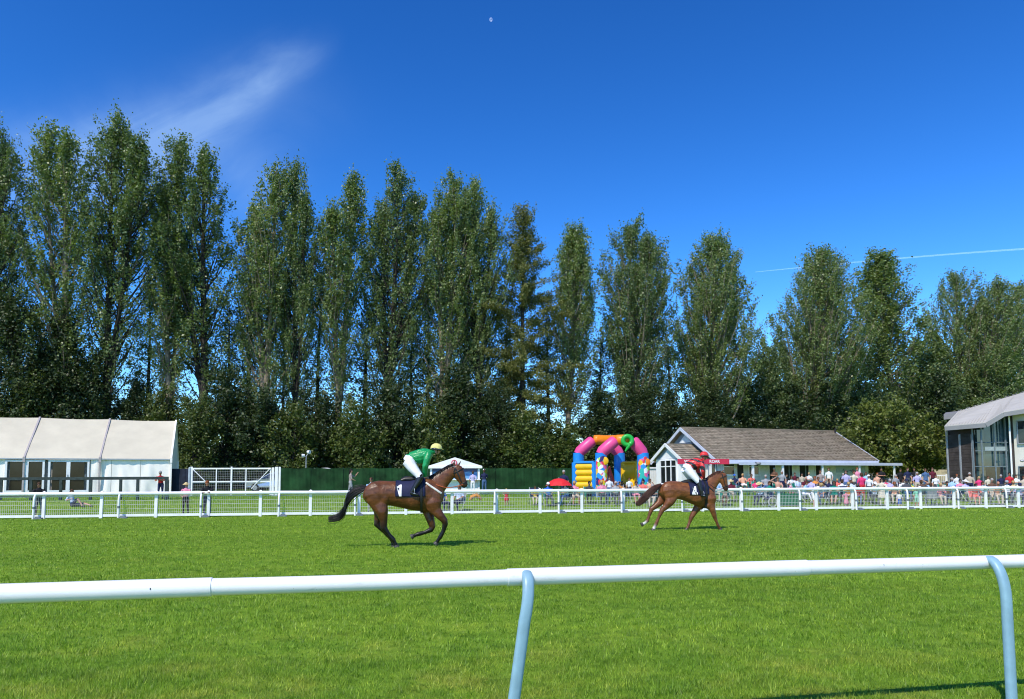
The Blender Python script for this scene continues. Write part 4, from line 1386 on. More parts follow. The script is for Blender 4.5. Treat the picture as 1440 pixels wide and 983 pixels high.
# ================================================================== clubhouse
M_RENDER = mat('white render', (0.70, 0.71, 0.70), 0.8, 0.2, 0.05, 1.5, bump=0.2, bscale=12)
M_BRICKW = mat('white painted brick', (0.68, 0.69, 0.70), 0.8, 0.2, 0.08, 3.0, bump=0.3, bscale=9)
M_GREYB = mat('grey gable boarding', (0.22, 0.25, 0.31), 0.7, 0.3, 0.08, 2.0)
M_FASC = mat('pale blue grey fascia', (0.52, 0.57, 0.66), 0.5, 0.35, 0.05, 2.0)
M_TRIM = mat('white trim', (0.80, 0.81, 0.82), 0.45, 0.35, 0.03, 2.0)
M_WIN = mat('dark window glass', (0.02, 0.025, 0.03), 0.06, 0.7, 0.4, 0.8)
M_DKDOOR = mat('dark open doorway', (0.018, 0.018, 0.020), 0.6, 0.3, 0.2, 2.0)
M_GDOOR = mat('brown grey door', (0.11, 0.10, 0.085), 0.6, 0.3, 0.1, 2.0)
tm = bpy.data.materials.new('weathered concrete roof tiles'); tm.use_nodes = True
t = tm.node_tree; g_ = N(t, 'ShaderNodeNewGeometry')
c_ = ramp_(t, g_.outputs['Random Per Island'], [(0, (0.180, 0.146, 0.100)), (0.5, (0.255, 0.210, 0.148)), (1.0, (0.35, 0.295, 0.215))])
c_ = mix_(t, M_(t, 'MULTIPLY', smooth_(t, noise_(t, g_.outputs['Position'], 0.9, 5, 0.65), 0.45, 0.75), 0.55), c_, (0.13, 0.125, 0.085))
t.links.new(c_, t.nodes['Principled BSDF'].inputs['Base Color'])
t.nodes['Principled BSDF'].inputs['Roughness'].default_value = 0.9
CA = R(20)
K0 = Vector((az(1007) * 57.0, 57.0, 0)); K0.z = float(gz(K0.x, K0.y))
ch = thing('clubhouse', 'low white clubhouse with a long brown tiled roof and left porch gable', 'building', K0, CA)   # +x right along the front, +y back
WD, LN = 8.9, 15.7
zE = at(1007, 645.5, 57.0).z - K0.z
apx = K0 + Vector((-math.sin(CA), math.cos(CA), 0)) * (WD / 2)
zR = at(720 + FPX * apx.x / apx.y, 602, apx.y).z - K0.z
m = MB(); m.box(0.25, LN - 0.25, 0.3, 0.5, -0.6, zE); fw = obj('front_wall', m, M_BRICKW, ch)
m = MB(); m.box(0.25, LN - 0.25, WD - 0.5, WD - 0.3, -0.6, zE); obj('back_wall', m, M_RENDER, ch)
for x in (0.25, LN - 0.45):
    m = MB(); m.box(x, x + 0.2, 0.501, WD - 0.501, -0.6, zE); obj('end_wall', m, M_RENDER, ch)
    m = MB(); xx = x - 0.01; m.add([(xx, 0.1, zE), (xx, WD - 0.1, zE), (xx, WD / 2, zR - 0.12), (xx + 0.2, 0.1, zE), (xx + 0.2, WD - 0.1, zE), (xx + 0.2, WD / 2, zR - 0.12)], [(0, 2, 1), (3, 4, 5), (0, 1, 4, 3), (1, 2, 5, 4), (2, 0, 3, 5)])
    gb = obj('gable_end', m, M_GREYB, ch)
    if x < 1:
        m = MB(); h = zR - zE
        m.add([(xx - 0.03, WD / 2 + 0.95, zE + h * 0.55), (xx - 0.03, WD / 2 - 0.95, zE + h * 0.55), (xx - 0.03, WD / 2, zE + h * 0.80)], [(0, 1, 2)]); obj('white_apex_panel', m, M_TRIM, gb)


def tiled_slope(name, parent, p00, p10, p01, p11, tw, tl, seed, mats=None):
    """joined tile courses on a roof plane; p00-p10 eave, p01-p11 ridge"""
    rr = random.Random(seed)
    p00, p10, p01, p11 = map(Vector, (p00, p10, p01, p11))
    Ls = ((p01 - p00).length + (p11 - p10).length) / 2
    nr = max(2, int(Ls / tl))
    nrm = (p10 - p00).cross(p01 - p00).normalized()
    if nrm.z < 0: nrm = -nrm
    m = MB()
    m.add([p00, p10, p11, p01], [(0, 1, 2, 3)])
    for r in range(nr):
        f0, f1 = r / nr, (r + 1.12) / nr
        f1 = min(f1, 1.0)
        a0, b0_ = p00.lerp(p01, f0), p10.lerp(p11, f0)
        a1, b1 = p00.lerp(p01, f1), p10.lerp(p11, f1)
        n = max(1, int((b0_ - a0).length / tw))
        for k in range(n):
            u0, u1 = k / n + 0.003, (k + 1) / n - 0.003
            lift = 0.062 + rr.uniform(-0.012, 0.012)
            q = [a0.lerp(b0_, u0), a0.lerp(b0_, u1), a1.lerp(b1, u1), a1.lerp(b1, u0)]
            top = [q[0] + nrm * lift, q[1] + nrm * (lift + rr.uniform(-0.006, 0.006)), q[2] + nrm * 0.012, q[3] + nrm * 0.012]
            vs = [q[0] + nrm * 0.004, q[1] + nrm * 0.004] + top
            m.add(vs, [(2, 3, 4, 5), (0, 1, 3, 2)])
    return obj(name, m, mats or tm, parent, kind='stuff')


rfp = obj('roof', MB().box(-0.15, LN + 0.15, WD / 2 - 0.12, WD / 2 + 0.12, zR + 0.0, zR + 0.10), tm, ch)
ev = 0.35
tiled_slope('roof_tiles', rfp, (-0.2, -ev, zE - 0.05), (LN + 0.2, -ev, zE - 0.05), (-0.2, WD / 2, zR), (LN + 0.2, WD / 2, zR), 0.33, 0.29, 1)
tiled_slope('roof_tiles', rfp, (LN + 0.2, WD + ev, zE - 0.05), (-0.2, WD + ev, zE - 0.05), (LN + 0.2, WD / 2, zR), (-0.2, WD / 2, zR), 0.8, 0.6, 2)
for y0, y1 in ((-ev, WD / 2), (WD + ev, WD / 2)):
    for x in (-0.24, LN + 0.24):
        m = MB(); m.bar((x, y0, zE - 0.15), (x, y1, zR - 0.06), 0.06, 0.24); obj('barge_board', m, M_FASC, ch)
m = MB(); m.box(-0.2, LN + 0.2, -ev - 0.03, -ev + 0.0, zE - 0.30, zE - 0.06); obj('fascia', m, M_FASC, ch)
m = MB(); m.loft([(LN - 0.1, WD * 0.45, zR - 0.1), (LN - 0.1, WD * 0.45, zR + 0.25)], [0.09, 0.07], (1, 0, 0), 10); obj('vent_cap', m, M_DKDOOR, rfp)


def cx_(px):        # pixel column on the front wall -> local x
    a = az(px); d = Vector((math.cos(CA), math.sin(CA)))
    return (a * K0.y - K0.x) / (d.x - a * d.y)


def czv(px, py):
    x = cx_(px); Y = K0.y + math.sin(CA) * x
    return at(px, py, Y).z - K0.z


def window(pa, pb, ya, yb, parent, y=0.29, trans=True):
    xa, xb = cx_(pa), cx_(pb); za, zb = czv((pa + pb) / 2, yb), czv((pa + pb) / 2, ya)
    m = MB(); w = 0.10
    m.box(xa - w, xa, y - 0.05, y, za - w, zb + w); m.box(xb, xb + w, y - 0.05, y, za - w, zb + w)
    m.box(xa, xb, y - 0.05, y, zb, zb + w)
    if trans: m.box(xa, xb, y - 0.05, y, zb - 0.42, zb - 0.34)
    wv = obj('window', m, M_TRIM, parent)
    m = MB(); m.box(xa, xb, y - 0.025, y - 0.01, za, zb); obj('pane', m, M_WIN, wv)
    m = MB(); m.box(xa - 0.18, xb + 0.18, y - 0.12, y, za - w - 0.05, za); obj('sill', m, M_TRIM, wv)


def doorway(pa, pb, ya, parent, y=0.27, mt=None, leaf=False):
    xa, xb = cx_(pa), cx_(pb); zb = czv((pa + pb) / 2, ya)
    m = MB(); m.box(xa, xb, y - 0.0, y + 0.028, -0.3, zb); d = obj('door', m, mt or M_DKDOOR, parent)
    m = MB(); m.box(xa - 0.07, xa, y - 0.03, y + 0.029, -0.3, zb + 0.07); m.box(xb, xb + 0.07, y - 0.03, y + 0.029, -0.3, zb + 0.07); m.box(xa, xb, y - 0.03, y + 0.029, zb, zb + 0.07)
    obj('door_frame', m, M_TRIM, d)
    if leaf:
        m = MB(); m.box(xa + (xb - xa) * 0.62, xa + (xb - xa) * 0.72, y - 0.02, y - 0.001, -0.3, zb); obj('door_stile', m, M_GREYB, d)
    if mt is M_GDOOR:
        m = MB(); m.box(xa + (xb - xa) * 0.2, xa + (xb - xa) * 0.8, y - 0.012, y - 0.001, zb - 0.95, zb - 0.35); obj('door_glass', m, M_WIN, d)


doorway(1010, 1012, 652, ch)
window(1021.5, 1036, 649, 667, ch); window(1057, 1070, 649, 667, ch)
doorway(1040, 1049, 650, ch)
doorway(1085.5, 1094, 651, ch); doorway(1105, 1117.5, 651, ch, leaf=True); doorway(1128, 1141, 651, ch, leaf=True); doorway(1151, 1161, 652, ch, leaf=True)
# pale blue board with dark lettering, too small to read
m = MB(); x0, x1 = cx_(1180), cx_(1221); m.box(x0, x1, 0.26, 0.298, czv(1200, 664.5), czv(1200, 655)); sg = obj('sign_board', m, mat('pale blue board', (0.42, 0.52, 0.66), 0.5), ch)
m = MB(); rr = random.Random(5); x = cx_(1189)
while x < cx_(1213):
    w = rr.uniform(0.05, 0.16); h = rr.uniform(0.08, 0.22); zz = czv(1200, 663.0) + rr.uniform(-0.05, 0.06)
    m.bar((x, 0.25, zz), (x + w * rr.uniform(-0.4, 1.0), 0.25, zz + h), 0.02, 0.05, (0, 1, 0)); m.bar((x, 0.252, zz + h * 0.5), (x + w, 0.252, zz + h * rr.uniform(0.2, 0.8)), 0.02, 0.04, (0, 1, 0)); x += w + 0.03
obj('faint_lettering', m, mat('navy print', (0.015, 0.03, 0.12), 0.5), sg)
# porch on the gable end
pw = 3.2
PO = Vector((-2.24 - 0.0, pw, 0))
zPa, zPe = at(941, 625, 59.3).z - K0.z, at(941, 645.5, 59.3).z - K0.z
hwp = 2.0
for ya_ in (pw - hwp + 0.15, pw + hwp - 0.30):
    m = MB(); m.box(-2.15, 0.24, ya_, ya_ + 0.15, -0.6, zPe); obj('porch_wall', m, M_RENDER, ch)
m = MB(); m.box(-2.22, -2.151, pw - hwp + 0.15, pw + hwp - 0.15, -0.6, zPe); pg = obj('porch_front', m, M_TRIM, ch)
m = MB(); m.add([(-2.2, pw - hwp, zPe), (-2.2, pw + hwp, zPe), (-2.2, pw, zPa - 0.06), (-2.1, pw - hwp, zPe), (-2.1, pw + hwp, zPe), (-2.1, pw, zPa - 0.06)], [(0, 2, 1), (3, 4, 5), (0, 1, 4, 3)]); pgg = obj('porch_gable', m, M_GREYB, ch)
m = MB(); m.add([(-2.215, pw - hwp * 0.66, zPe + 0.02), (-2.215, pw + hwp * 0.66, zPe + 0.02), (-2.215, pw, zPe + (zPa - zPe) * 0.66)], [(0, 2, 1)]); obj('white_apex_panel', m, M_TRIM, pgg)
prf = obj('porch_roof', MB().box(-2.45, 0.2, pw - 0.08, pw + 0.08, zPa, zPa + 0.07), tm, ch)
for s in (-1, 1):
    e0, e1 = (-2.45, pw + s * (hwp + 0.25), zPe - 0.12), (0.24, pw + s * (hwp + 0.25), zPe - 0.12)
    a, b = (e0, e1) if s < 0 else (e1, e0)
    ra, rb = ((-2.45, pw, zPa), (0.24, pw, zPa)) if s < 0 else ((0.24, pw, zPa), (-2.45, pw, zPa))
    tiled_slope('roof_tiles', prf, a, b, ra, rb, 0.33, 0.29, 5 + s)
    m = MB(); m.bar((-2.48, pw + s * (hwp + 0.28), zPe - 0.16), (-2.48, pw, zPa - 0.02), 0.06, 0.24); obj('barge_board', m, M_TRIM, ch)
m = MB()
ya, yb, za, zb = pw - 1.25, pw + 1.1, 0.55, zPe - 0.1
for yv in (ya, ya + 0.78, ya + 1.56, yb): m.box(-2.30, -2.221, yv - 0.05, yv + 0.05, za, zb)
for zv in (za, zb - 0.5, zb): m.box(-2.295, -2.222, ya, yb, zv - 0.04, zv + 0.04)
bw = obj('bay_window', m, M_TRIM, ch)
m = MB(); m.box(-2.25, -2.223, ya, yb, za, zb); obj('pane', m, M_WIN, bw)
m = MB(); m.box(-2.40, -2.222, ya - 0.1, yb + 0.1, za - 0.12, za - 0.045); obj('sill', m, M_TRIM, bw)
# recess door seen under the banner, then the verandah
doorway(1004, 1009.5, 652, ch, mt=M_GDOOR)
cz0 = at(1100, 652.5, 57.5).z - K0.z
VX0, VX1 = cx_(1020), cx_(1245)
m = MB(); m.box(VX0, VX1, -1.75, 0.29, cz0, cz0 + 0.07); m.box(VX0 - 0.02, VX1 + 0.02, -1.80, -1.751, cz0 - 0.10, cz0 + 0.11); vr = obj('verandah_roof', m, M_FASC, ch)


def vx(px):
    a = az(px); d = Vector((math.cos(CA), math.sin(CA))); q = K0.to_2d() + Vector((math.sin(CA), -math.cos(CA))) * 1.6
    return (a * q.y - q.x) / (d.x - a * d.y)


for px in (1059, 1101, 1157, 1209, 1258):
    m = MB(); x = vx(px); w = 0.085 if px < 1110 else 0.055
    m.box(x - w, x + w, -1.68, -1.55, -0.9, cz0 - 0.002); obj('verandah_post', m, M_TRIM, ch)
m = MB(); m.box(-0.2, LN + 1.8, -2.4, 0.29, -1.0, -0.02); obj('terrace', m, mat('grey paving', (0.22, 0.21, 0.20), 0.85), ch)
# small security lamp at the verandah corner
m = MB(); x = vx(1060); m.ball((x + 0.22, -1.95, cz0 + 0.02), (0.2, 0.16, 0.13)); m.loft([(x, -1.8, cz0 + 0.12), (x + 0.15, -1.9, cz0 + 0.1)], [0.03, 0.03], (0, 0, 1), 6); obj('lamp', m, mat('grey lamp', (0.25, 0.26, 0.28), 0.4), ch)

# red banner board with white letters
b0_, b1_ = at(953, 653, 53.0), at(1025.5, 653, 53.8)
bz = gp(989, 53.4).z
bn = thing('banner', 'long red banner board with white capitals in front of the porch', 'banner', (b0_.x, b0_.y, bz), math.atan2(b1_.y - b0_.y, b1_.x - b0_.x))
BL = (b1_ - b0_).to_2d().length
z0, z1 = at(990, 652.8, 53.4).z - bz, at(990, 645.3, 53.4).z - bz
m = MB(); m.box(0, BL, -0.02, 0.02, z0, z1); obj('board', m, mat('red banner', (0.58, 0.035, 0.075), 0.5, 0.3, 0.05), bn)
for x in (BL * 0.42, BL * 0.60):
    m = MB(); m.box(x - 0.03, x + 0.03, 0.021, 0.08, -0.3, z1); obj('support_post', m, M_GREYB, bn)


def text_mesh(s, size):
    cu = bpy.data.curves.new('txt', 'FONT'); cu.body = s; cu.size = size; cu.align_x = 'CENTER'; cu.align_y = 'CENTER'; cu.extrude = 0.004; cu.offset = 0.006
    o = bpy.data.objects.new('txt', cu); COL.objects.link(o)
    me = bpy.data.meshes.new_from_object(o.evaluated_get(bpy.context.evaluated_depsgraph_get()))
    bpy.data.objects.remove(o)
    return me


for s, px in (('WIN', 967.5), ('ROAR', 1004.5)):
    f = (px - 953) / 72.5
    me = text_mesh(s, 0.30); me.materials.append(M_TRIM)
    obj('lettering', me, None, bn, (BL * f, -0.026, (z0 + z1) / 2), (math.pi / 2, 0, 0))

# ================================================================== white shed left of the porch
s0 = gp(917, 63.0)
sh = thing('white_shed', 'plain white flat roofed shed between bouncy castle and porch', 'shed', s0, R(10))
zt = at(917, 659, 63).z - s0.z
m = MB()
for k in range(12): m.box(-0.95 + 0.22 * k, -0.95 + 0.22 * k + 0.205, -0.02 - 0.006 * (k % 2), 0.0, -0.3, zt)
m.box(-0.95, 1.7, 0.001, 2.5, -0.3, zt - 0.01); obj('wall', m, M_RENDER, sh)
m = MB(); m.box(-1.05, 1.8, -0.12, 2.6, zt, zt + 0.12); obj('roof', m, M_TRIM, sh)

# ================================================================== pale stone wall and white railing at the back right
M_STONE = mat('pale yellow stone', (0.50, 0.42, 0.26), 0.9, 0.2, 0.16, 1.2, bump=0.3, bscale=8)
w0, w1 = gp(1222, 73.0), gp(1345, 74.0)
WL = (w1 - w0).to_2d().length
sw = thing('stone_wall', 'pale yellow stone block wall behind the standing group at the back', 'wall', (w0.x, w0.y, w0.z), math.atan2(w1.y - w0.y, w1.x - w0.x))
zt = at(1280, 661.5, 73.5).z - w0.z
m = MB(); rr = random.Random(8); z = -0.4; row = 0
while z < zt - 0.05:
    h = 0.26; x = -0.3 * (row % 2)
    while x < WL:
        L = rr.uniform(0.4, 0.75)
        if not (z + h > zt - 0.1 and rr.random() < 0.35): m.box(x + 0.008, min(WL, x + L) - 0.008, -rr.uniform(0.0, 0.03), 0.25, z + 0.006, z + h - 0.006)
        x += L
    z += h; row += 1
m.box(0, WL, 0.03, 0.22, -0.4, zt - 0.3)
obj('stone_blocks', m, M_STONE, sw, kind='stuff')
r0, r1 = gp(1266, 60.0), gp(1350, 58.5)
RL = (r1 - r0).to_2d().length
rg = thing('white_railing', 'white slatted railing below the round tree', 'railing', (r0.x, r0.y, r0.z), math.atan2(r1.y - r0.y, r1.x - r0.x))
zt = at(1300, 668.5, 59.3).z - r0.z
m = MB(); m.box(0, RL, -0.03, 0.03, zt - 0.05, zt + 0.04); obj('top_rail', m, M_WHITE, rg)
for f in (0, 0.35, 0.78, 1.0):
    m = MB(); m.box(RL * f - 0.055, RL * f + 0.055, -0.055, 0.055, -0.2, zt + 0.09); obj('post', m, M_WHITE, rg)
m = MB(); nbar = int(RL / 0.13)
for k in range(nbar): m.box(RL * k / nbar + 0.05, RL * k / nbar + 0.07, -0.01, 0.01, 0.15, zt - 0.051)
m.box(0.06, RL - 0.06, -0.02, 0.02, 0.10, 0.149)
obj('slats', m, M_WHITE, rg, kind='stuff')

# ================================================================== glass and timber building at the right
M_CLAD = mat('dark timber cladding', (0.050, 0.040, 0.036), 0.7, 0.3, 0.2, 2.5)
M_ZINC = mat('grey standing seam roof', (0.48, 0.465, 0.41), 0.6, 0.2, 0.04, 1.0)
M_ZINCD = mat('grey roof fascia', (0.24, 0.24, 0.24), 0.5, 0.4, 0.05, 1.0)
M_CURT = mat('green tinted curtain glass', (0.035, 0.075, 0.085), 0.04, 0.9, 0.35, 0.5)
M_CREAM = mat('cream render', (0.68, 0.66, 0.58), 0.8, 0.2, 0.04, 1.0)
v0 = gp(1360, 53.0)
gb = thing('glass_building', 'modern building with dark timber cladding, glazed front and grey folded roof', 'building', v0)


def Vp(px, py, d): return at(px, py, d) - v0


def wallquad(name, a, b, ya, yb, mt, th=0.15, bot=-0.5, par=None):
    """a,b = (px,depth); ya,yb = top pixel rows"""
    p0, p1 = Vp(a[0], ya, a[1]), Vp(b[0], yb, b[1])
    n = Vector((p1.y - p0.y, -(p1.x - p0.x), 0)).normalized() * -th
    m = MB()
    q = [Vector((p0.x, p0.y, bot)), Vector((p1.x, p1.y, bot)), p1, p0]
    m.add(q + [x + n for x in q], [(0, 1, 2, 3), (7, 6, 5, 4), (0, 4, 5, 1), (1, 5, 6, 2), (2, 6, 7, 3), (3, 7, 4, 0)])
    return obj(name, m, mt, par or gb)


cw = wallquad('cladding_wall', (1335, 55.5), (1369.5, 53.8), 604, 601, M_CLAD)
m = MB(); pA, pB = Vp(1335, 690, 55.45), Vp(1369.5, 690, 53.75)
ztop = Vp(1345, 611, 55).z
k = 0; z = 0.0
while z < ztop:
    m.bar((pA.x, pA.y - 0.03, z), (pB.x, pB.y - 0.03, z), 0.03, 0.17); z += 0.19
obj('cladding_boards', m, M_CLAD, cw, kind='stuff')
for px, d in ((1334, 55.5), (1352, 54.6), (1369.5, 53.75)):
    p = Vp(px, 690, d); m = MB(); m.box(p.x - 0.05, p.x + 0.05, p.y - 0.14, p.y - 0.02, -0.4, Vp(px, 611 if px > 1340 else 606, d).z); obj('trim_post', m, M_ALU, cw)
wallquad('side_wall', (1335, 55.6), (1338, 66), 604, 590, M_CLAD)
gw = wallquad('glazed_wall', (1370, 53.7), (1383, 53.2), 600, 596, M_CURT)
wallquad('glazed_wall', (1383, 53.2), (1419, 53.2), 597, 580, M_CURT)
for px, d, t0_ in ((1370.5, 53.6, 600), (1383, 53.12, 597), (1401, 53.12, 590), (1417, 53.12, 583)):
    p = Vp(px, 690, d); m = MB(); m.box(p.x - 0.04, p.x + 0.04, p.y - 0.10, p.y - 0.01, -0.4, Vp(px, t0_, d).z); obj('mullion', m, mat('slate mullion', (0.16, 0.20, 0.22), 0.4), gb)
for py in (622, 634, 656):
    a, b = Vp(1371, py, 53.6), Vp(1383, py, 53.12); m = MB(); m.bar((a.x, a.y - 0.02, a.z), (b.x, b.y - 0.02, b.z), 0.05, 0.06); obj('transom', m, MATS['slate mullion'], gb)
    a, b = Vp(1384, py, 53.1), Vp(1417, py, 53.1); m = MB(); m.bar((a.x, a.y - 0.02, a.z), (b.x, b.y - 0.02, b.z), 0.05, 0.05); obj('transom', m, MATS['slate mullion'], gb)
# pale floor edge seen behind the glass, and the dark reveal
a, b = Vp(1385, 631, 53.08), Vp(1416, 631, 53.08); m = MB(); m.box(a.x, b.x, a.y - 0.03, a.y - 0.004, a.z - 0.14, a.z + 0.14); obj('floor_edge_panel', m, mat('pale spandrel', (0.30, 0.36, 0.36), 0.3), gb)
a, b = Vp(1386, 657, 53.08), Vp(1410, 657, 53.08); m = MB(); m.box(a.x, b.x, a.y - 0.03, a.y - 0.004, 0.0, a.z); obj('dark_opening', m, M_WIN, gb)
wallquad('pier', (1418, 53.05), (1423, 52.9), 582, 580, M_CLAD)
ww = wallquad('render_wall', (1423.5, 52.7), (1475, 50.5), 577, 565, M_CREAM)
p = Vp(1424.5, 690, 52.5); m = MB(); m.loft([(p.x, p.y, -0.3), (p.x, p.y, Vp(1424, 580, 52.5).z)], [0.06, 0.06], (1, 0, 0), 10); obj('downpipe', m, M_TRIM, gb)
for (pa, pb, ya, yb) in ((1430, 1450, 592, 624), (1433, 1456, 656, 700)):
    d0, d1 = 52.7 - (pa - 1423.5) / 51.5 * 2.2 - 0.05, 52.7 - (pb - 1423.5) / 51.5 * 2.2 - 0.05
    a, b = Vp(pa, ya, d0), Vp(pb, ya, d1); zl = max(-0.3, Vp(pa, yb, d0).z)
    n = Vector((b.y - a.y, -(b.x - a.x), 0)).normalized()
    m = MB(); m.add([Vector((a.x, a.y, zl)) + n * 0.02, Vector((b.x, b.y, zl)) + n * 0.02, Vector((b.x, b.y, a.z)) + n * 0.02, Vector((a.x, a.y, a.z)) + n * 0.02], [(0, 1, 2, 3)])
    wv = obj('window' if ya < 600 else 'door', m, M_WIN, ww)
    m = MB()
    for q0_, q1_ in (((a.x, a.y, zl), (a.x, a.y, a.z)), ((b.x, b.y, zl), (b.x, b.y, a.z)), ((a.x, a.y, a.z), (b.x, b.y, a.z)), ((a.x, a.y, zl), (b.x, b.y, zl))):
        m.bar(Vector(q0_) + n * 0.04, Vector(q1_) + n * 0.04, 0.07, 0.07)
    obj('frame', m, MATS['slate mullion'] if ya > 600 else M_ALU, wv)
p = Vp(1436, 648, 52.0); m = MB(); m.ball((p.x, p.y - 0.12, p.z), (0.16, 0.12, 0.10)); obj('wall_lamp', m, M_ALU, gb)
# folded roof: slabs with real thickness
def slab(name, top, th, mt, par=None):
    m = MB(); n = len(top)
    top = [Vector(q) for q in top]; bot = [q - Vector((0, 0, th)) for q in top]
    m.add(top + bot, [tuple(range(n)), tuple(range(2 * n - 1, n - 1, -1))] + [(i, n + i, n + (i + 1) % n, (i + 1) % n) for i in range(n)])
    return obj(name, m, mt, par or gb)


E1, E2, E3, E4 = Vp(1328, 599, 54.6), Vp(1386, 594, 52.2), Vp(1411, 579, 52.0), Vp(1480, 568, 50.0)
R1, R2 = Vp(1347, 578.5, 64.0), Vp(1480, 540, 61.0)
m_ = R1.lerp(R2, 0.46); m3 = R1.lerp(R2, 0.62)
rr1 = slab('roof_slab', [E1, E2, m_, R1], 0.10, M_ZINC)
slab('roof_slab', [E2, E3, m3, m_], 0.10, M_ZINC)
slab('roof_slab', [E3, E4, R2, m3], 0.10, M_ZINC)
for a, b in ((E1, E2), (E2, E3), (E3, E4)):
    t_ = (b - a).normalized() * 0.004
    m = MB(); m.bar(a + Vector((0, -0.03, -0.20)) + t_, b + Vector((0, -0.03, -0.20)) - t_, 0.05, 0.30); obj('fascia', m, M_ZINCD, gb)
for k in range(1, 14):
    f = k / 14; m = MB(); a, b = E1.lerp(E2, f), R1.lerp(m_, f); m.bar(a + Vector((0, 0, 0.02)), b + Vector((0, 0, 0.02)), 0.025, 0.045); obj('standing_seam', m, M_ZINC, rr1)
for k in range(12):
    f = k / 12; m = MB(); a, b = R1.lerp(R2, f), R1.lerp(R2, f + 0.05); m.bar(a + Vector((0, 0, 0.06)), b + Vector((0, 0, 0.06)), 0.10, 0.03); obj('ridge_vent', m, M_ZINCD, rr1)
slab('back_roof_slab', [Vp(1327, 583, 64.5), Vp(1350, 580, 63.5), Vp(1356, 577, 68), Vp(1330, 580, 69)], 0.45, M_ZINCD)
# green frame rail before the door
p = Vp(1424, 668, 50.5)
m = MB(); m.bar((p.x, p.y, p.z), (p.x + 0.95, p.y, p.z), 0.06, 0.07); m.bar((p.x + 0.03, p.y + 0.002, -0.3), (p.x + 0.03, p.y + 0.002, p.z), 0.06, 0.06); m.bar((p.x + 0.92, p.y + 0.002, -0.3), (p.x + 0.92, p.y + 0.002, p.z), 0.06, 0.06); m.bar((p.x + 0.06, p.y + 0.004, 0.2), (p.x + 0.9, p.y + 0.004, p.z - 0.1), 0.05, 0.05)
tag(obj('handrail', m, mat('dark green steel rail', (0.02, 0.035, 0.03), 0.5), None, v0), 'dark green steel handrail before the cream wall', 'handrail')

# ================================================================== sky things
am = bpy.data.materials.new('thin ice trail'); am.use_nodes = True
t = am.node_tree; t.nodes.clear()
df = N(t, 'ShaderNodeBsdfDiffuse'); df.inputs['Color'].default_value = (0.10, 0.10, 0.10, 1)
tr = N(t, 'ShaderNodeBsdfTransparent'); ad = N(t, 'ShaderNodeAddShader'); ou = N(t, 'ShaderNodeOutputMaterial')
t.links.new(df.outputs[0], ad.inputs[0]); t.links.new(tr.outputs[0], ad.inputs[1]); t.links.new(ad.outputs[0], ou.inputs[0])
pts = [at(1062 + 378 * k / 10 * 1.3, 382.5 - 30.5 * k / 10 * 1.3 - 3 * math.sin(k / 10 * math.pi), 9000) for k in range(11)]
m = MB(); m.loft(pts, [3 + 10 * (k / 10) ** 0.6 for k in range(11)], (0, 0, 1), 10)
tag(obj('contrail', m, am), 'thin white aircraft trail above the right hand poplars', 'contrail')
mm = bpy.data.materials.new('moon dust'); mm.use_nodes = True
t = mm.node_tree; t.nodes.clear()
df = N(t, 'ShaderNodeBsdfDiffuse'); g_ = N(t, 'ShaderNodeNewGeometry')
t.links.new(ramp_(t, noise_(t, g_.outputs['Position'], 0.02, 3), [(0.4, (0.06, 0.06, 0.06)), (0.6, (0.26, 0.26, 0.25))]), df.inputs['Color'])
tr = N(t, 'ShaderNodeBsdfTransparent'); ad = N(t, 'ShaderNodeAddShader'); ou = N(t, 'ShaderNodeOutputMaterial')
t.links.new(df.outputs[0], ad.inputs[0]); t.links.new(tr.outputs[0], ad.inputs[1]); t.links.new(ad.outputs[0], ou.inputs[0])
q = at(690.5, 27.5, 9000); m = MB(); m.ball((0, 0, 0), 23, 20, 12)
tag(obj('moon', m, mm, None, q), 'tiny pale daytime moon high in the blue sky', 'moon')
# ================================================================== horses and jockeys
def coat_material(name):
    m = bpy.data.materials.new(name); m.use_nodes = True
    t = m.node_tree; p = t.nodes['Principled BSDF']
    a = N(t, 'ShaderNodeAttribute', attribute_name='coat')
    tc = N(t, 'ShaderNodeTexCoord')
    mp = N(t, 'ShaderNodeMapping'); mp.inputs['Scale'].default_value = (2.2, 2.2, 5.0); t.links.new(tc.outputs['Object'], mp.inputs[0])
    f = noise_(t, mp.outputs[0], 2.4, 5, 0.6)
    t.links.new(mix_(t, 1.0, a.outputs['Color'], ramp_(t, f, [(0.28, (0.55, 0.52, 0.52)), (0.5, (0.95, 0.95, 0.95)), (0.72, (1.45, 1.4, 1.3))]), 'MULTIPLY'), p.inputs['Base Color'])
    p.inputs['Roughness'].default_value = 0.38
    p.inputs['Specular IOR Level'].default_value = 0.36
    b = N(t, 'ShaderNodeBump'); b.inputs['Strength'].default_value = 0.55; b.inputs['Distance'].default_value = 0.03
    mp2 = N(t, 'ShaderNodeMapping'); mp2.inputs['Scale'].default_value = (1.0, 1.0, 0.45); mp2.inputs['Rotation'].default_value = (0, R(25), 0); t.links.new(tc.outputs['Object'], mp2.inputs[0])
    t.links.new(noise_(t, mp2.outputs[0], 7.5, 3, 0.55, 0.7), b.inputs['Height']); t.links.new(b.outputs[0], p.inputs['Normal'])
    return m


M_COAT = coat_material('glossy horse coat')
M_TACK = mat('black leather tack', (0.018, 0.016, 0.016), 0.4, 0.4, 0.1)
M_CLOTH = mat('navy saddlecloth', (0.012, 0.016, 0.055), 0.7, 0.25, 0.12, 5.0, bump=0.2, bscale=30)
M_DIGIT = mat('white number', (0.80, 0.80, 0.80), 0.6, 0.2, 0.02)
M_HOOFD = mat('dark hoof', (0.06, 0.055, 0.05), 0.5)
M_EYE = mat('dark wet eye', (0.008, 0.006, 0.005), 0.08, 0.8, 0.0)


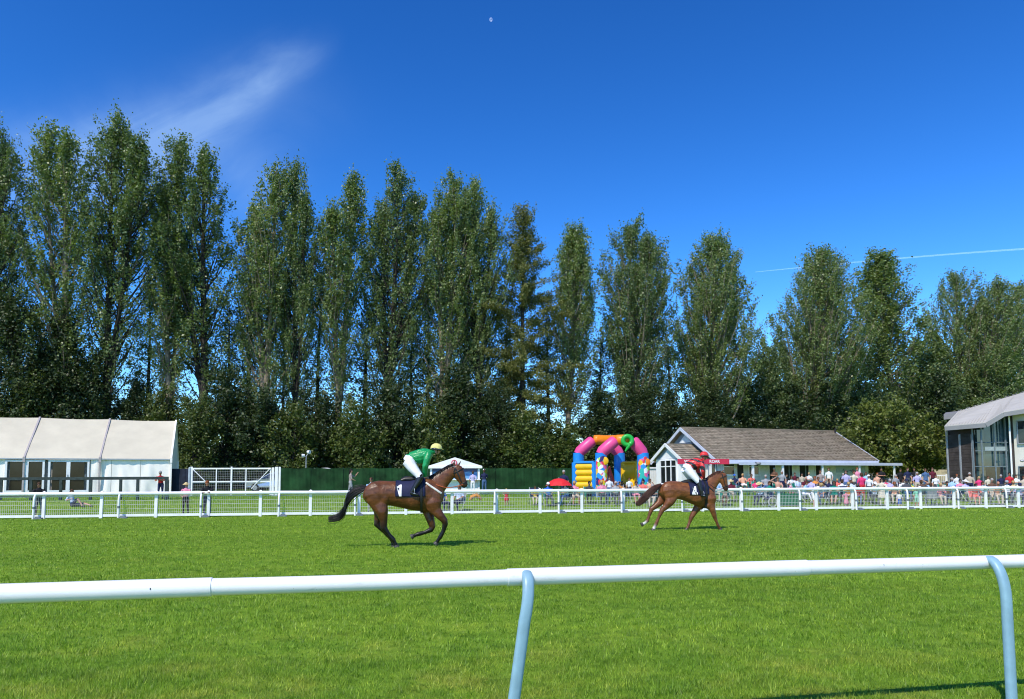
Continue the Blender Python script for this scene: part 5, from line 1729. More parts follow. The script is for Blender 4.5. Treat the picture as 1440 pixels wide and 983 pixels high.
def poly_in(pt, poly):
    x, y = pt; c = False; j = len(poly) - 1
    for i in range(len(poly)):
        xi, yi = poly[i]; xj, yj = poly[j]
        if (yi > y) != (yj > y) and x < (xj - xi) * (y - yi) / (yj - yi) + xi: c = not c
        j = i
    return c


DIG = {'1': [[(0.46, 0), (0.76, 0), (0.76, 1.0), (0.54, 1.0), (0.16, 0.86), (0.16, 0.73), (0.46, 0.80)]],
       '4': [[(0.55, 0), (0.82, 0), (0.82, 1.0), (0.52, 1.0), (0.0, 0.36), (0.0, 0.20), (1.0, 0.20), (1.0, 0.40), (0.30, 0.40), (0.55, 0.74)]]}


def horse(S):
    k, x0, yb = S['k'], S['x0'], S['yb']
    X = lambda px: (px - x0) / k
    Z = lambda py: (yb - py) / k
    root = thing('horse', S['label'], 'horse', S['loc'], S['yaw'], 'racehorses cantering on the turf')
    mb = MB(); samp = []          # samples: (point, radius, colour)
    coat, dark, points = S['coat'], S['dark'], S['points']

    def put(path, seg=16, cols=None, axis=(0, 1, 0)):
        pts = [Vector((X(p[0]), p[4] if len(p) > 4 else 0.0, Z(p[1]))) for p in path]
        rad = [(p[3], p[2] / k) for p in path]
        # extend ends a bit so the caps round off
        mb.loft(pts, rad, axis, seg)
        for i in range(len(pts) - 1):
            for s in range(8):
                f = s / 8
                c0 = cols[i] if cols else coat; c1 = cols[i + 1] if cols else coat
                samp.append((pts[i].lerp(pts[i + 1], f), (rad[i][0] + rad[i][1]) / 2 * (1 - f) + (rad[i + 1][0] + rad[i + 1][1]) / 2 * f, [a * (1 - f) + b * f for a, b in zip(c0, c1)]))
        return pts

    put(S['trunk'], 24)
    put(S['neck'], 20)
    hc = [coat, coat, coat, coat, [0.5 * a + 0.5 * b for a, b in zip(coat, dark)], dark, dark]
    put(S['head'], 18, hc)
    for leg in S['legs']:
        n = len(leg['p'])
        cl_ = []
        for i in range(n):
            f = i / (n - 1)
            c = [a * (1 - min(1, max(0, (f - 0.18) / 0.30))) + b * min(1, max(0, (f - 0.18) / 0.30)) for a, b in zip(coat, points)]
            if leg.get('sock') and i >= n - 2: c = [0.62, 0.60, 0.56]
            cl_.append(c)
        path = []
        for i, (px, py, r) in enumerate(leg['p']):
            f = i / (n - 1)
            yl = leg['y0'] * (1 - f) + leg['y1'] * f
            path.append((px, py, r, (r / k) * (0.95 if i > 1 else leg.get('lat', 1.0)), yl))
        f0 = path[0]; dx_, dy_ = path[0][0] - path[1][0], path[0][1] - path[1][1]; dl = math.hypot(dx_, dy_)
        ext = [(f0[0] + dx_ / dl * f0[2] * e_, f0[1] + dy_ / dl * f0[2] * e_, f0[2] * w_, f0[3] * w_, f0[4] * (0.9 if e_ < 0.6 else 0.7)) for e_, w_ in ((0.95, 0.25), (0.78, 0.62), (0.45, 0.88))]
        put(ext + path, 14, [coat] * 3 + cl_)
        # hoof
        (pa, pb) = leg['p'][-2], leg['p'][-1]
        a, b = Vector((X(pa[0]), leg['y1'], Z(pa[1]))), Vector((X(pb[0]), leg['y1'], Z(pb[1])))
        d = (b - a).normalized()
        m = MB(); r = pb[2] / k
        m.loft([b - d * 0.005, b + d * 0.035, b + d * 0.06], [r * 0.95, r * 1.18, r * 1.22], (0, 1, 0), 14)
        leg['hoof'] = m
    for px, py, r, rl, yl in S['muscle']:
        for s in (-1, 1):
            c = Vector((X(px), yl * s, Z(py)))
            mb.ball(c, (r[0] / k, rl, r[1] / k), 14, 10)
            samp.append((c, r[0] / k, coat))
    me = remesh(mb, 0.016, 7, 0.5)
    V = verts_np(me)
    SP = np.array([s[0] for s in samp], np.float32); SR = np.array([s[1] for s in samp], np.float32); SCc = np.array([s[2] for s in samp], np.float32)
    out = np.empty((len(V), 4), np.float32); out[:, 3] = 1
    for i in range(0, len(V), 8000):
        d = np.linalg.norm(V[i:i + 8000, None] - SP[None], axis=2) / SR[None]
        w = 1.0 / (d ** 8 + 1e-6); w /= w.sum(1, keepdims=True)
        out[i:i + 8000, :3] = w @ SCc
    at_ = me.attributes.new('coat', 'FLOAT_COLOR', 'POINT')
    at_.data.foreach_set('color', out.ravel())
    me.materials.append(M_COAT)
    body = obj('body', me, None, root)
    for leg in S['legs']:
        obj('hoof', leg['hoof'], M_HOOFD, root)
    bvh = BVHTree.FromPolygons([Vector(v) for v in V], [tuple(p.vertices) for p in me.polygons])

    def side(px, py, off, sgn=-1, bv=None):
        o = Vector((X(px), sgn * 1.5, Z(py)))
        h = (bv or bvh).ray_cast(o, Vector((0, -sgn, 0)))
        if h[0] is None: return None
        n = h[1] if h[1].dot(Vector((0, sgn, 0))) > 0 else -h[1]
        return h[0] + n * off

    def shell(name, xa, xb, th0, th1, off, mt, zc, nx=26, nt=40, thick=0.012, parent=None):
        m = MB(); grid = []
        for i in range(nx + 1):
            x = xa + (xb - xa) * i / nx
            row = []
            for j in range(nt + 1):
                th = th0 + (th1 - th0) * j / nt
                d = Vector((0, math.sin(th), math.cos(th)))
                h = bvh.ray_cast(Vector((x, 0, zc)), d, 0.56)
                p = h[0] if h[0] is not None else Vector((x, 0, zc)) + d * 0.48
                row.append((p + d * off, p + d * max(0.002, off - thick)))
            grid.append(row)
        vs = [q[0] for r in grid for q in r] + [q[1] for r in grid for q in r]
        w = nt + 1; n0 = (nx + 1) * w; fs = []
        for i in range(nx):
            for j in range(nt):
                a = i * w + j
                fs.append((a, a + 1, a + w + 1, a + w)); fs.append((n0 + a, n0 + a + w, n0 + a + w + 1, n0 + a + 1))
        for i in range(nx):
            for j in (0, nt):
                a = i * w + j; fs.append((a, a + w, n0 + a + w, n0 + a))
        for j in range(nt):
            for i in (0, nx):
                a = i * w + j; fs.append((a, a + 1, n0 + a + 1, n0 + a))
        m.add(vs, fs, 0, True)
        return obj(name, m, mt, parent or root)

    c = S['cloth']
    cl_ = shell('saddlecloth', X(c[0]), X(c[1]), -c[2], c[2], 0.024, M_CLOTH, Z(c[3]))
    cv = verts_np(cl_.data)
    cb = BVHTree.FromPolygons([Vector(v) for v in cv], [tuple(p.vertices) for p in cl_.data.polygons])
    # number
    nx0, nx1, ny0, ny1 = S['num_box']
    m = MB(); n = 26; nyy = 44; idx = {}; vs = []; fs = []

    def vid(i, j):
        if (i, j) not in idx:
            p = side(nx0 + (nx1 - nx0) * i / n, ny1 + (ny0 - ny1) * j / nyy, 0.006, -1, cb) or Vector((X(nx0), -0.3, Z(ny0)))
            idx[(i, j)] = len(vs); vs.append(p)
        return idx[(i, j)]

    for i in range(n):
        for j in range(nyy):
            if any(poly_in(((i + 0.5) / n, (j + 0.5) / nyy), pl) for pl in DIG[S['num']]):
                fs.append((vid(i, j), vid(i + 1, j), vid(i + 1, j + 1), vid(i, j + 1)))
    m.add(vs, fs, 0, True)
    obj('number', m, M_DIGIT, cl_)
    shell('girth', X(S['girth'] - 9), X(S['girth'] + 9), -math.pi, math.pi, 0.034, S['girth_m'], Z(c[3]), 4, 60)
    # light racing saddle
    m = MB(); sx_ = S['saddle']
    pts = [Vector((X(a), 0, Z(b))) for a, b, r in sx_]
    m.loft(pts, [(0.11, r / k) for a, b, r in sx_], (0, 1, 0), 16)
    obj('saddle', m, M_TACK, root)
    # straps lying on the skin
    for name, path, r, mt in S['straps']:
        for sg in (-1, 1):
            pts = []
            for i in range(len(path) - 1):
                for s in range(6):
                    f = s / 6
                    q = side(path[i][0] * (1 - f) + path[i + 1][0] * f, path[i][1] * (1 - f) + path[i + 1][1] * f, r * 0.6, sg)
                    if q is not None: pts.append(q)
            if len(pts) > 3:
                m = MB(); m.loft(pts, [(r * 1.5, r * 0.7)] * len(pts), (0, 0, 1), 8); obj(name, m, mt, root)
    # bridle rings
    H = S['head']
    for (i, f, sc_) in ((1, 0.3, 1.05), (4, 0.0, 1.07)):
        a, b = H[i], H[min(i + 1, len(H) - 1)]
        c_ = Vector((X(a[0] * (1 - f) + b[0] * f), 0, Z(a[1] * (1 - f) + b[1] * f)))
        t_ = Vector((X(b[0]) - X(a[0]), 0, Z(b[1]) - Z(a[1]))).normalized(); nn_ = t_.cross(Vector((0, 1, 0)))
        ra, rb = a[3] * (1 - f) + b[3] * f, (a[2] * (1 - f) + b[2] * f) / k
        pts = [c_ + Vector((0, 1, 0)) * (ra * sc_ * math.cos(th)) + nn_ * (rb * sc_ * math.sin(th)) for th in np.linspace(0, 2 * math.pi, 25)]
        m = MB(); m.loft(pts, [0.013] * 25, tuple(t_), 6, caps=False); obj('bridle_band', m, S['bridle_m'], root)
    for (ex, ey) in S['eyes']:
        for sg in (-1, 1):
            q = side(ex, ey, -0.008, sg)
            if q is not None:
                m = MB(); m.ball(q, (0.022, 0.016, 0.019), 10, 8); obj('eye', m, M_EYE, root)
    nq = side(S['nostril'][0], S['nostril'][1], -0.004, -1)
    for sg in (-1, 1):
        q = side(S['nostril'][0], S['nostril'][1], -0.004, sg)
        if q is not None:
            m = MB(); m.ball(q, (0.017, 0.010, 0.022), 8, 6); obj('nostril', m, M_EYE, root)
    for i, (a, b, c2, yl) in enumerate(S['ears']):
        m = MB()
        m.loft([Vector((X(a[0]), yl, Z(a[1]))), Vector((X(b[0]), yl * 1.15, Z(b[1]))), Vector((X(c2[0]), yl * 1.2, Z(c2[1])))], [(0.024, 0.026), (0.026, 0.022), (0.005, 0.005)], (0, 1, 0), 10)
        obj('ear', m, M_EARS[S['num']], root)
    # hair: tail and mane as real strands
    g = np.random.default_rng(S['seed'])
    T = np.array([[X(p[0]), 0.0, Z(p[1])] for p in S['tail']]); TR = np.array([p[2] / k for p in S['tail']])
    paths, rads = [], []
    ns = 260
    for i in range(ns):
        th = g.uniform(0, 2 * np.pi); rr = math.sqrt(g.uniform(0, 1)); end = g.uniform(0.72, 1.04); st = g.uniform(0, 0.25) * (g.uniform() < 0.5)
        s = np.linspace(st, min(1, end), 10)
        P_ = along(T, s); r = np.interp(s, np.linspace(0, 1, len(TR)), TR) * rr * (1 + 0.25 * g.normal())
        P_[:, 1] += r * math.cos(th) * 0.75; P_[:, 2] += r * math.sin(th)
        P_ += g.normal(0, 0.005, P_.shape)
        paths.append(P_); rads.append(np.linspace(0.008, 0.003, 10))
    Vt, Ft = tube_np(paths, rads, 4)
    obj('tail', np_mesh('tail', Vt, Ft, True), S['hair_m'], root)
    paths, rads = [], []
    C = np.array([[X(p[0]), 0.0, Z(p[1])] for p in S['crest']])
    for i in range(210):
        s = g.uniform(0, 1); p0 = along(C, np.array([s]))[0]
        p0 = p0 + [0, g.normal(0, 0.014), 0.01]
        L = g.uniform(0.06, 0.12); sd = -1 if g.uniform() < 0.6 else 1
        P_ = np.array([p0, p0 + [-0.02, sd * 0.03, 0.012], p0 + [-0.035, sd * 0.055, -0.25 * L], p0 + [-0.04, sd * 0.07, -0.8 * L]])
        paths.append(P_); rads.append([0.009, 0.008, 0.006, 0.003])
    Vt, Ft = tube_np(paths, rads, 4)
    obj('mane', np_mesh('mane', Vt, Ft, True), S['hair_m'], root)
    return root, X, Z, side


def hair_mat(n, c): return mat(n, c, 0.42, 0.45, 0.15, 9.0)


M_EARS = {'1': mat('brown ear', (0.085, 0.035, 0.018), 0.6), '4': mat('chestnut ear', (0.19, 0.075, 0.03), 0.6)}
h1 = ground_hit(554.7, 769.5)
k1 = 5.143 * FPX / h1.y
H1 = dict(
    label='dark bay horse with black legs and white number 1 on navy saddlecloth', loc=(h1.x, h1.y, 0), yaw=R(5), k=k1, x0=590, yb=876, seed=1,
    coat=[0.118, 0.042, 0.013], dark=[0.020, 0.011, 0.008], points=[0.006, 0.005, 0.005],
    trunk=[(366, 500, 26, 0.10), (385, 502, 56, 0.18), (425, 498, 86, 0.245), (480, 494, 95, 0.27), (550, 490, 88, 0.255), (620, 498, 93, 0.265), (700, 507, 104, 0.285), (780, 505, 120, 0.275), (835, 500, 122, 0.24), (885, 508, 104, 0.215), (922, 520, 66, 0.16), (940, 524, 32, 0.09)],
    neck=[(845, 470, 92, 0.155), (893, 428, 76, 0.125), (940, 385, 59, 0.095), (985, 345, 48, 0.085), (1020, 322, 44, 0.08)],
    head=[(1014, 302, 32, 0.06), (1034, 325, 47, 0.088), (1052, 358, 44, 0.085), (1070, 394, 32, 0.062), (1083, 420, 28, 0.054), (1092, 438, 26, 0.050), (1099, 452, 14, 0.03)],
    legs=[
        dict(p=[(455, 490, 84), (478, 560, 66), (505, 625, 43), (515, 685, 28), (517, 738, 24), (552, 783, 15), (582, 818, 18), (594, 843, 14), (601, 861, 18)], y0=-0.15, y1=-0.10, lat=0.45),
        dict(p=[(455, 500, 80), (468, 570, 60), (478, 630, 40), (468, 680, 28), (460, 712, 24), (515, 768, 15), (562, 812, 18), (576, 840, 14), (583, 860, 18)], y0=0.15, y1=0.09, lat=0.45),
        dict(p=[(868, 560, 62), (882, 615, 44), (915, 652, 31), (948, 690, 24), (952, 712, 21), (940, 760, 15), (918, 803, 17), (902, 826, 13), (891, 843, 16)], y0=-0.14, y1=-0.10, lat=0.6),
        dict(p=[(845, 575, 60), (828, 628, 42), (846, 690, 30), (860, 738, 23), (850, 757, 20), (805, 775, 14), (765, 785, 17), (740, 792, 13), (722, 800, 16)], y0=0.14, y1=0.08, lat=0.6),
    ],
    muscle=[(880, 520, (52, 88), 0.10, 0.135), (455, 515, (68, 78), 0.12, 0.155), (858, 596, (40, 36), 0.07, 0.15), (735, 520, (92, 80), 0.16, 0.14), (520, 520, (46, 52), 0.10, 0.16), (512, 600, (26, 50), 0.055, 0.155), (900, 630, (24, 30), 0.05, 0.15), (820, 470, (40, 50), 0.09, 0.16), (905, 455, (40, 30), 0.06, 0.085)],
    cloth=(598, 808, R(100), 500), num='1', num_box=(604, 654, 430, 524), girth=782, girth_m=M_TACK, bridle_m=M_TACK,
    saddle=[(636, 398, 14), (665, 390, 22), (705, 390, 22), (745, 386, 22), (775, 378, 12)],
    straps=[('breast_girth', [(812, 418), (850, 444), (890, 470), (928, 498)], 0.017, mat('white webbing', (0.72, 0.70, 0.66), 0.7)),
            ('cheek_strap', [(1022, 310), (1045, 360), (1072, 420)], 0.013, M_TACK), ('throat_lash', [(1022, 308), (1012, 345), (1022, 372)], 0.010, M_TACK)],
    eyes=[(1052, 335)], nostril=(1098, 428),
    ears=[((1018, 296), (1014, 276), (1020, 252), -0.05), ((1040, 300), (1052, 282), (1066, 258), 0.055)],
    tail=[(386, 452, 12), (345, 462, 24), (295, 486, 36), (255, 530, 42), (240, 585, 40), (228, 630, 32), (195, 658, 26), (155, 668, 24), (122, 668, 22)],
    crest=[(838, 378), (880, 356), (930, 324), (975, 297), (1022, 282)], hair_m=hair_mat('black horse hair', (0.010, 0.009, 0.010)))
hr1, X1, Z1, side1 = horse(H1)

h4 = ground_hit(860 + 650 / 6.145, 745.0)
k4 = 6.145 * FPX / h4.y
H4 = dict(
    label='chestnut horse with white number 4 on navy saddlecloth', loc=(h4.x, h4.y, 0), yaw=R(6), k=k4, x0=650, yb=891, seed=4,
    coat=[0.185, 0.066, 0.022], dark=[0.060, 0.024, 0.012], points=[0.15, 0.056, 0.021],
    trunk=[(420, 552, 24, 0.10), (438, 556, 50, 0.18), (475, 556, 77, 0.245), (525, 552, 80, 0.27), (580, 552, 76, 0.255), (640, 562, 80, 0.265), (705, 578, 92, 0.285), (770, 585, 110, 0.275), (820, 584, 116, 0.24), (858, 592, 98, 0.21), (884, 606, 58, 0.15), (898, 610, 28, 0.09)],
    neck=[(825, 550, 84, 0.155), (866, 505, 66, 0.125), (905, 466, 52, 0.10), (943, 438, 43, 0.085), (968, 425, 38, 0.08)],
    head=[(962, 406, 28, 0.06), (974, 432, 42, 0.088), (985, 464, 40, 0.085), (996, 498, 30, 0.062), (1003, 522, 26, 0.054), (1007, 545, 24, 0.050), (1006, 562, 13, 0.03)],
    legs=[
        dict(p=[(500, 550, 74), (508, 610, 60), (490, 655, 40), (458, 692, 27), (424, 722, 22), (396, 782, 13), (370, 842, 16), (358, 864, 12), (350, 880, 15)], y0=-0.15, y1=-0.10, lat=0.45, sock=True),
        dict(p=[(480, 560, 68), (450, 625, 46), (415, 668, 30), (382, 692, 25), (352, 714, 21), (332, 768, 13), (313, 815, 15), (292, 831, 12), (272, 840, 15)], y0=0.15, y1=0.10, lat=0.45, sock=True),
        dict(p=[(852, 625, 56), (856, 672, 40), (868, 718, 28), (884, 765, 21), (890, 785, 18), (906, 828, 12.5), (920, 860, 14), (928, 874, 12), (934, 884, 15)], y0=-0.14, y1=-0.09, lat=0.6),
        dict(p=[(815, 640, 55), (778, 682, 40), (742, 728, 28), (708, 780, 21), (698, 800, 18), (684, 835, 12.5), (672, 862, 14), (666, 873, 12), (661, 883, 15)], y0=0.14, y1=0.09, lat=0.6),
    ],
    muscle=[(852, 600, (46, 78), 0.10, 0.135), (500, 575, (60, 66), 0.12, 0.155), (836, 680, (36, 32), 0.07, 0.15), (740, 595, (82, 74), 0.16, 0.14), (560, 575, (42, 46), 0.10, 0.16), (478, 660, (26, 34), 0.055, 0.15), (864, 690, (20, 38), 0.05, 0.145), (806, 545, (36, 46), 0.09, 0.16)],
    cloth=(660, 832, R(101), 575), num='4', num_box=(677, 725, 520, 606), girth=806, girth_m=M_TACK, bridle_m=M_TACK,
    saddle=[(612, 488, 12), (650, 482, 20), (690, 478, 20), (735, 474, 20), (772, 464, 11)],
    straps=[('breast_girth', [(812, 500), (845, 535), (880, 570)], 0.014, M_TACK), ('cheek_strap', [(965, 412), (982, 465), (1000, 528)], 0.012, M_TACK)],
    eyes=[(990, 440)], nostril=(1010, 540),
    ears=[((968, 402), (978, 390), (992, 378), -0.05), ((978, 404), (988, 392), (1002, 380), 0.05)],
    tail=[(432, 508, 12), (395, 526, 22), (350, 556, 32), (305, 592, 36), (262, 632, 32), (232, 658, 24), (208, 668, 14)],
    crest=[(825, 468), (860, 440), (900, 412), (940, 396), (972, 392)], hair_m=hair_mat('liver chestnut hair', (0.075, 0.026, 0.014)))
hr4, X4, Z4, side4 = horse(H4)

# ---------------------------------------------------------------- jockeys
M_SKIN = mat('skin', (0.50, 0.27, 0.19), 0.55, 0.35, 0.06, 12.0)
M_SKIN2 = mat('tanned skin', (0.44, 0.20, 0.12), 0.55, 0.35, 0.06, 12.0)
M_BREECH = mat('white breeches', (0.76, 0.76, 0.80), 0.65, 0.3, 0.05, 8.0, bump=0.3, bscale=18)
M_BOOT = mat('black riding boot', (0.012, 0.012, 0.013), 0.3, 0.5, 0.0)
M_GOGG = mat('dark goggles', (0.015, 0.015, 0.018), 0.15, 0.6, 0.0)


def silk_mat(n, c, c2=None):
    m = bpy.data.materials.new(n); m.use_nodes = True
    t = m.node_tree; p = t.nodes['Principled BSDF']; tc = N(t, 'ShaderNodeTexCoord')
    f = noise_(t, tc.outputs['Object'], 5.0, 3, 0.5, 0.6)
    if c2:
        wv = N(t, 'ShaderNodeTexWave', bands_direction='DIAGONAL'); wv.inputs['Scale'].default_value = 2.3; wv.inputs['Distortion'].default_value = 1.0
        t.links.new(tc.outputs['Object'], wv.inputs['Vector'])
        col = ramp_(t, wv.outputs['Fac'], [(0.0, c2), (0.42, c)], 'CONSTANT')
    else:
        col = ramp_(t, f, [(0.3, tuple(x * 0.8 for x in c)), (0.7, c)])
    t.links.new(col, p.inputs['Base Color'])
    p.inputs['Roughness'].default_value = 0.32; p.inputs['Specular IOR Level'].default_value = 0.5
    b = N(t, 'ShaderNodeBump'); b.inputs['Strength'].default_value = 0.8; b.inputs['Distance'].default_value = 0.03
    t.links.new(noise_(t, tc.outputs['Object'], 9.0, 2, 0.5, 1.2), b.inputs['Height']); t.links.new(b.outputs[0], p.inputs['Normal'])
    return m


def person_mesh(parts, vox, smooth=5):
    """parts: (material index, points, radii, axis). One skin, faces coloured by the nearest part."""
    mb = MB(); P_, R_, I_ = [], [], []
    for mi, pts, rad, axis in parts:
        pts = [Vector(p) for p in pts]
        mb.loft(pts, rad, axis, 12)
        for i in range(len(pts) - 1):
            for s in range(7):
                f = s / 6
                ra = sum(rad[i]) / 2 if isinstance(rad[i], tuple) else rad[i]; rb = sum(rad[i + 1]) / 2 if isinstance(rad[i + 1], tuple) else rad[i + 1]
                P_.append(pts[i].lerp(pts[i + 1], f)); R_.append(ra * (1 - f) + rb * f); I_.append(mi)
    me = remesh(mb, vox, smooth, 0.5)
    C = faces_center(me)
    P_ = np.array(P_, np.float32); R_ = np.array(R_, np.float32); I_ = np.array(I_)
    d = np.linalg.norm(C[:, None] - P_[None], axis=2) - R_[None]
    me.polygons.foreach_set('material_index', I_[d.argmin(1)].astype(np.int32))
    return me


def jockey(S, X, Z, root_h):
    k = S['k']
    r = thing('person', S['label'], 'person', root_h.location, root_h.rotation_euler[2], 'jockeys')
    V3 = lambda q, y=0.0: (X(q[0]), y, Z(q[1]))
    q = S['q']; K = lambda v: v / k
    parts = []
    tor = q['torso']
    parts.append((1, [V3(p) for p in tor], [(p[3], K(p[2])) for p in tor], (0, 1, 0)))
    parts.append((2, [V3(p) for p in q['pelvis']], [(p[3], K(p[2])) for p in q['pelvis']], (0, 1, 0)))
    parts.append((0, [V3(p) for p in q['neck']], [K(p[2]) for p in q['neck']], (0, 1, 0)))
    hd = q['headc']
    parts.append((0, [(X(hd[0]) - 0.01, 0, Z(hd[1]) - 0.10), (X(hd[0]) + 0.01, 0, Z(hd[1]) - 0.04), (X(hd[0]), 0, Z(hd[1]) + 0.05), (X(hd[0]), 0, Z(hd[1]) + 0.10)], [(0.045, 0.055), (0.068, 0.088), (0.072, 0.092), (0.045, 0.055)], (0, 1, 0)))
    parts.append((0, [(X(hd[0]) + 0.085, 0, Z(hd[1]) - 0.005), (X(hd[0]) + 0.115, 0, Z(hd[1]) - 0.035)], [0.014, 0.017], (0, 1, 0)))
    for s in (-1, 1):
        parts.append((2, [V3(p, p[3] * s) for p in q['thigh']], [K(p[2]) for p in q['thigh']], (0, 1, 0)))
        parts.append((3, [V3(p, p[3] * s) for p in q['shin']], [K(p[2]) for p in q['shin']], (0, 1, 0)))
        parts.append((3, [V3(p, p[3] * s) for p in q['foot']], [K(p[2]) for p in q['foot']], (0, 1, 0)))
        arm = q['arm'] if s < 0 else q.get('arm_far', q['arm'])
        parts.append((1, [V3(p, p[3] * s) for p in arm[:-1]], [K(p[2]) for p in arm[:-1]], (0, 1, 0)))
        a, b = arm[-2], arm[-1]
        parts.append((0, [V3(a, a[3] * s), V3(b, b[3] * s)], [K(a[2]) * 0.75, K(b[2])], (0, 1, 0)))
    me = person_mesh(parts, 0.013, 3)
    for m in (S['skin'], S['silk'], M_BREECH, M_BOOT): me.materials.append(m)
    obj('body', me, None, r)
    # helmet with peak, goggles, fingers
    c = Vector((X(hd[0]) - 0.005, 0, Z(hd[1]) + 0.035))
    m = MB(); m.ball((0, 0, 0), (0.148, 0.122, 0.130), 20, 10, z0=-0.25)
    m.loft([(0.085, 0, 0.012), (0.15, 0, -0.002), (0.19, 0, -0.012)], [(0.085, 0.012), (0.07, 0.008), (0.03, 0.004)], (0, 1, 0), 12)
    hm = obj('cap', m, S['cap'], r, c, (0, R(q.get('tilt', 8)), 0))
    m = MB(); pts = [Vector((0.140 * math.cos(a), 0.120 * math.sin(a), -0.025)) for a in np.linspace(-2.6, 2.6, 22)]
    m.loft(pts, [(0.026, 0.008)] * 22, (0, 0, 1), 8); obj('goggles', m, M_GOGG, hm)
    m = MB(); m.loft([(0.03, -0.10, -0.02), (0.035, -0.075, -0.10), (0.04, 0, -0.145), (0.035, 0.075, -0.10), (0.03, 0.10, -0.02)], [0.008] * 5, (1, 0, 0), 6); obj('chin_strap', m, M_TACK, hm)
    for s in (-1, 1):
        arm = q['arm'] if s < 0 else q.get('arm_far', q['arm'])
        hx = Vector(V3(arm[-1], arm[-1][3] * s))
        for i in range(4):
            o = hx + Vector((0.028 - 0.010 * i, -s * 0.0, 0.012 - 0.016 * i)); L = (1.0, 1.12, 1.05, 0.85)[i]
            m = MB(); m.loft([o, o + Vector((0.034 * L, 0, -0.006)), o + Vector((0.046 * L, 0, -0.028)), o + Vector((0.026 * L, 0, -0.040)), o + Vector((0.008, 0, -0.036))], [0.0095, 0.009, 0.0085, 0.008, 0.006], (0, 1, 0), 7); obj('finger', m, S['skin'], r)
        m = MB(); o = hx + Vector((0.005, -s * 0.022, 0.018)); m.loft([o, o + Vector((0.024, -s * 0.012, 0.008)), o + Vector((0.048, -s * 0.006, 0.0))], [0.012, 0.0105, 0.007], (0, 1, 0), 7); obj('thumb', m, S['skin'], r)
    # flash of lettering on the breeches, far too small to read
    for i in range(S.get('marks', 0)):
        pass
    return r


J1 = dict(k=k1, label='jockey in emerald green silks and yellow cap crouched on the bay horse', skin=M_SKIN, silk=silk_mat('emerald green silk', (0.010, 0.300, 0.085)),
          cap=mat('pale yellow cap silk', (0.72, 0.66, 0.22), 0.5, 0.3, 0.1, 14.0), q=dict(
    torso=[(690, 232, 36, 0.14), (722, 232, 46, 0.155), (768, 228, 56, 0.18), (810, 215, 52, 0.20), (842, 203, 34, 0.17), (858, 196, 18, 0.09)],
    pelvis=[(664, 262, 26, 0.13), (680, 250, 42, 0.175), (705, 250, 42, 0.165), (725, 255, 34, 0.15)],
    neck=[(850, 200, 20), (868, 190, 17), (880, 186, 16)], headc=(888, 178),
    thigh=[(684, 262, 44, 0.10), (715, 306, 38, 0.17), (748, 345, 30, 0.235), (772, 374, 25, 0.275)],
    shin=[(776, 374, 24, 0.28), (758, 412, 22, 0.30), (735, 448, 18, 0.325), (716, 480, 14, 0.335)],
    foot=[(706, 486, 13, 0.335), (728, 494, 14, 0.34), (752, 500, 12, 0.345), (766, 502, 8, 0.345)],
    arm=[(832, 208, 27, 0.17), (820, 250, 24, 0.235), (808, 298, 21, 0.245), (806, 340, 17, 0.16), (809, 368, 12, 0.085), (812, 382, 12, 0.07)]))
jk1 = jockey(J1, X1, Z1, hr1)
J4 = dict(k=k4, label='jockey in red and black silks and red cap riding the chestnut horse', skin=M_SKIN2, silk=silk_mat('red and black silk', (0.62, 0.035, 0.03), (0.02, 0.015, 0.02)),
          cap=mat('red cap silk', (0.62, 0.035, 0.035), 0.45, 0.3, 0.1, 14.0), q=dict(
    torso=[(655, 345, 30, 0.14), (690, 338, 42, 0.155), (730, 330, 52, 0.18), (765, 318, 50, 0.20), (790, 305, 32, 0.17), (802, 296, 17, 0.09)],
    pelvis=[(640, 368, 24, 0.13), (654, 356, 38, 0.175), (678, 354, 38, 0.165), (695, 358, 30, 0.15)],
    neck=[(796, 300, 18), (808, 290, 15), (818, 284, 14)], headc=(821, 262), tilt=6,
    thigh=[(656, 368, 40, 0.10), (686, 412, 35, 0.17), (712, 448, 28, 0.235), (734, 478, 23, 0.275)],
    shin=[(738, 476, 22, 0.28), (744, 520, 20, 0.30), (752, 558, 16, 0.325), (756, 588, 12, 0.335)],
    foot=[(748, 594, 11, 0.335), (766, 600, 12, 0.34), (786, 604, 10, 0.345), (798, 604, 7, 0.345)],
    arm=[(776, 314, 24, 0.17), (780, 350, 22, 0.235), (784, 388, 20, 0.245), (794, 424, 16, 0.16), (804, 450, 11, 0.085), (808, 462, 11, 0.07)]))
jk4 = jockey(J4, X4, Z4, hr4)
